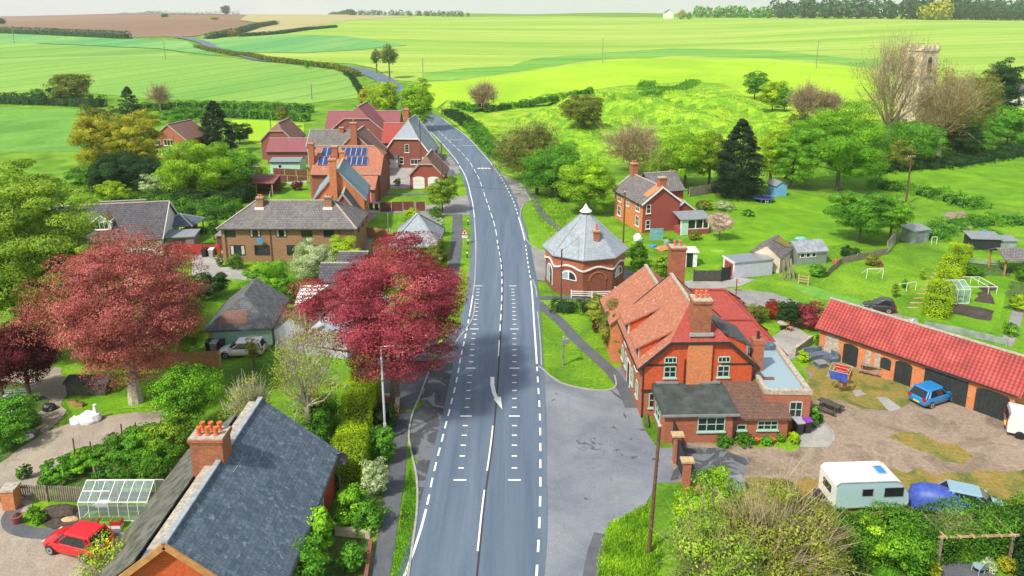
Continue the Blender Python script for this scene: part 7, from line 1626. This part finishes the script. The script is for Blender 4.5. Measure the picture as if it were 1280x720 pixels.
# bench, tables in the left gardens
for k,(b,rz,l) in enumerate([((20,500),.2,'white slatted bench in the allotment'),((5,522),.1,'white frame beside the purple trees')]):
    p=GP(*b); t=thing('garden_bench',l,'bench',tuple(p),rz); m=MB()
    for q in range(3): m.box(-.9,-.3+q*.2,.42,.9,-.16+q*.2,.46,'white')
    m.build('seat',t); m=MB(); m.box(-.9,.3,.5,.9,.34,.62,'white'); m.box(-.9,.3,.7,.9,.34,.82,'white'); m.build('backrest',t)
    for x in (-.8,.8): m=MB(); m.box(x-.04,-.3,0,x+.04,.34,.42,'white'); m.build('leg',t)
p=GP(108,495); t=thing('potting_shelter','dark net-covered potting frame behind the builder bag','shelter',tuple(p)); m=MB(); m.box(-1.6,0,0,1.6,.9,1.1,'fence_dark'); m.build('wall',t); m=MB(); m.poly([(-1.8,-.1,1.12),(1.8,-.1,1.12),(1.8,1.0,1.4),(-1.8,1.0,1.4)],'felt',.05); m.build('roof',t)
for x,y,l in ((92,505,'crate of pots beside the potting frame'),(100,508,'terracotta trough beside the potting frame')): m=MB(); m.box(-.3,-.2,0,.3,.2,.35,'fence_orange'); m.box(-.25,-.15,.351,.25,.15,.38,'planted_bed'); tag(m.build('crate',loc=tuple(GP(x,y))),l,'crate')
m=MB(); m.bar((0,0,.1),(.5,2.2,.1),.3,.06,'pale_wood'); tag(m.build('plank',loc=tuple(GP(24,552))),'pale plank leaning beside the compost bags','plank')
for x,y,t_,l in ((96,588,548,'thin wooden stake, first along the fenced bed'),(116,584,552,'thin wooden stake in the middle of the fenced bed'),(138,592,550,'crooked wooden stake by the fence'),(154,560,530,'stake at the edge of the gravel'),(172,560,528,'stake nearest the pale trunk')):
    p,h=hz((x,y),t_); m=MB(); m.tube([(0,0,0),(.06,0,h)],.045,'pole_wood',6); tag(m.build('stake',loc=tuple(p)),l,'stake')
# white barn on the skyline
p=GT(838,24); t=house('white_barn','tiny white barn on the skyline','barn',(p.x-8,p.y,p.z),R(10),14,10,10,15,'v','white','tile_grey')
# long grass tufts on the verges and rough ground
def tufts(label,poly_px,n,s,leaf,h):
    P=[GT(*q) if q[1]<165 else GP(*q) for q in poly_px]; x0=min(p.x for p in P);x1=max(p.x for p in P);y0=min(p.y for p in P);y1=max(p.y for p in P); pts=[]
    while len(pts)<n:
        x,y=RS.uniform(x0,x1),RS.uniform(y0,y1)
        if inside((x,y),P): pts.append((x,y,TZ(x,y)+(.12 if y>150 else .02)))
    a=np.array(pts); d=unit(RS.normal(0,.45,(n,3))+np.array([0,0,1.0])); return tag(quads_mesh('grass',twigquads(a,d,h,s),'leaf_'+leaf),label,None,None,'stuff')
tufts('long rough grass on the earthworks',[(640,150),(700,125),(800,110),(900,108),(960,140),(1000,165),(930,200),(800,205),(700,205),(640,190),(600,165)],9000,.2,'lime',.45)
tufts('ragged verge grass beside the road',[(655,230),(700,250),(740,280),(690,300),(665,262)],2500,.09,'lime',.25)
tufts('rough grass at the corner of the thicket',[(760,655),(810,630),(830,700),(800,760),(745,760),(748,690)],6000,.05,'lime',.2)
tufts('narrow verge grass along the kerb',[(512,585),(520,610),(519,650),(511,700),(502,760),(480,760),(500,650)],3000,.04,'green',.14)
tufts('weedy grass in the lower gardens',[(1010,690),(1180,690),(1165,760),(1000,760)],6000,.05,'green',.2)
# ---------------------------------------------------------------- the air
m,nt,b,out=newmat('haze'); nt.nodes.remove(b); pv=nt.nodes.new('ShaderNodeVolumePrincipled'); pv.inputs['Color'].default_value=(.93,.96,1,1); pv.inputs['Density'].default_value=.00013; pv.inputs['Anisotropy'].default_value=.2; nt.links.new(pv.outputs[0],out.inputs['Volume'])
hb=MB(); hb.box(-5200,-90,-3,5200,4700,115,'haze'); tag(hb.build('haze'),None,None,None,'stuff')
scn.cycles.volume_bounces=1 if hasattr(scn.cycles,'volume_bounces') else 0
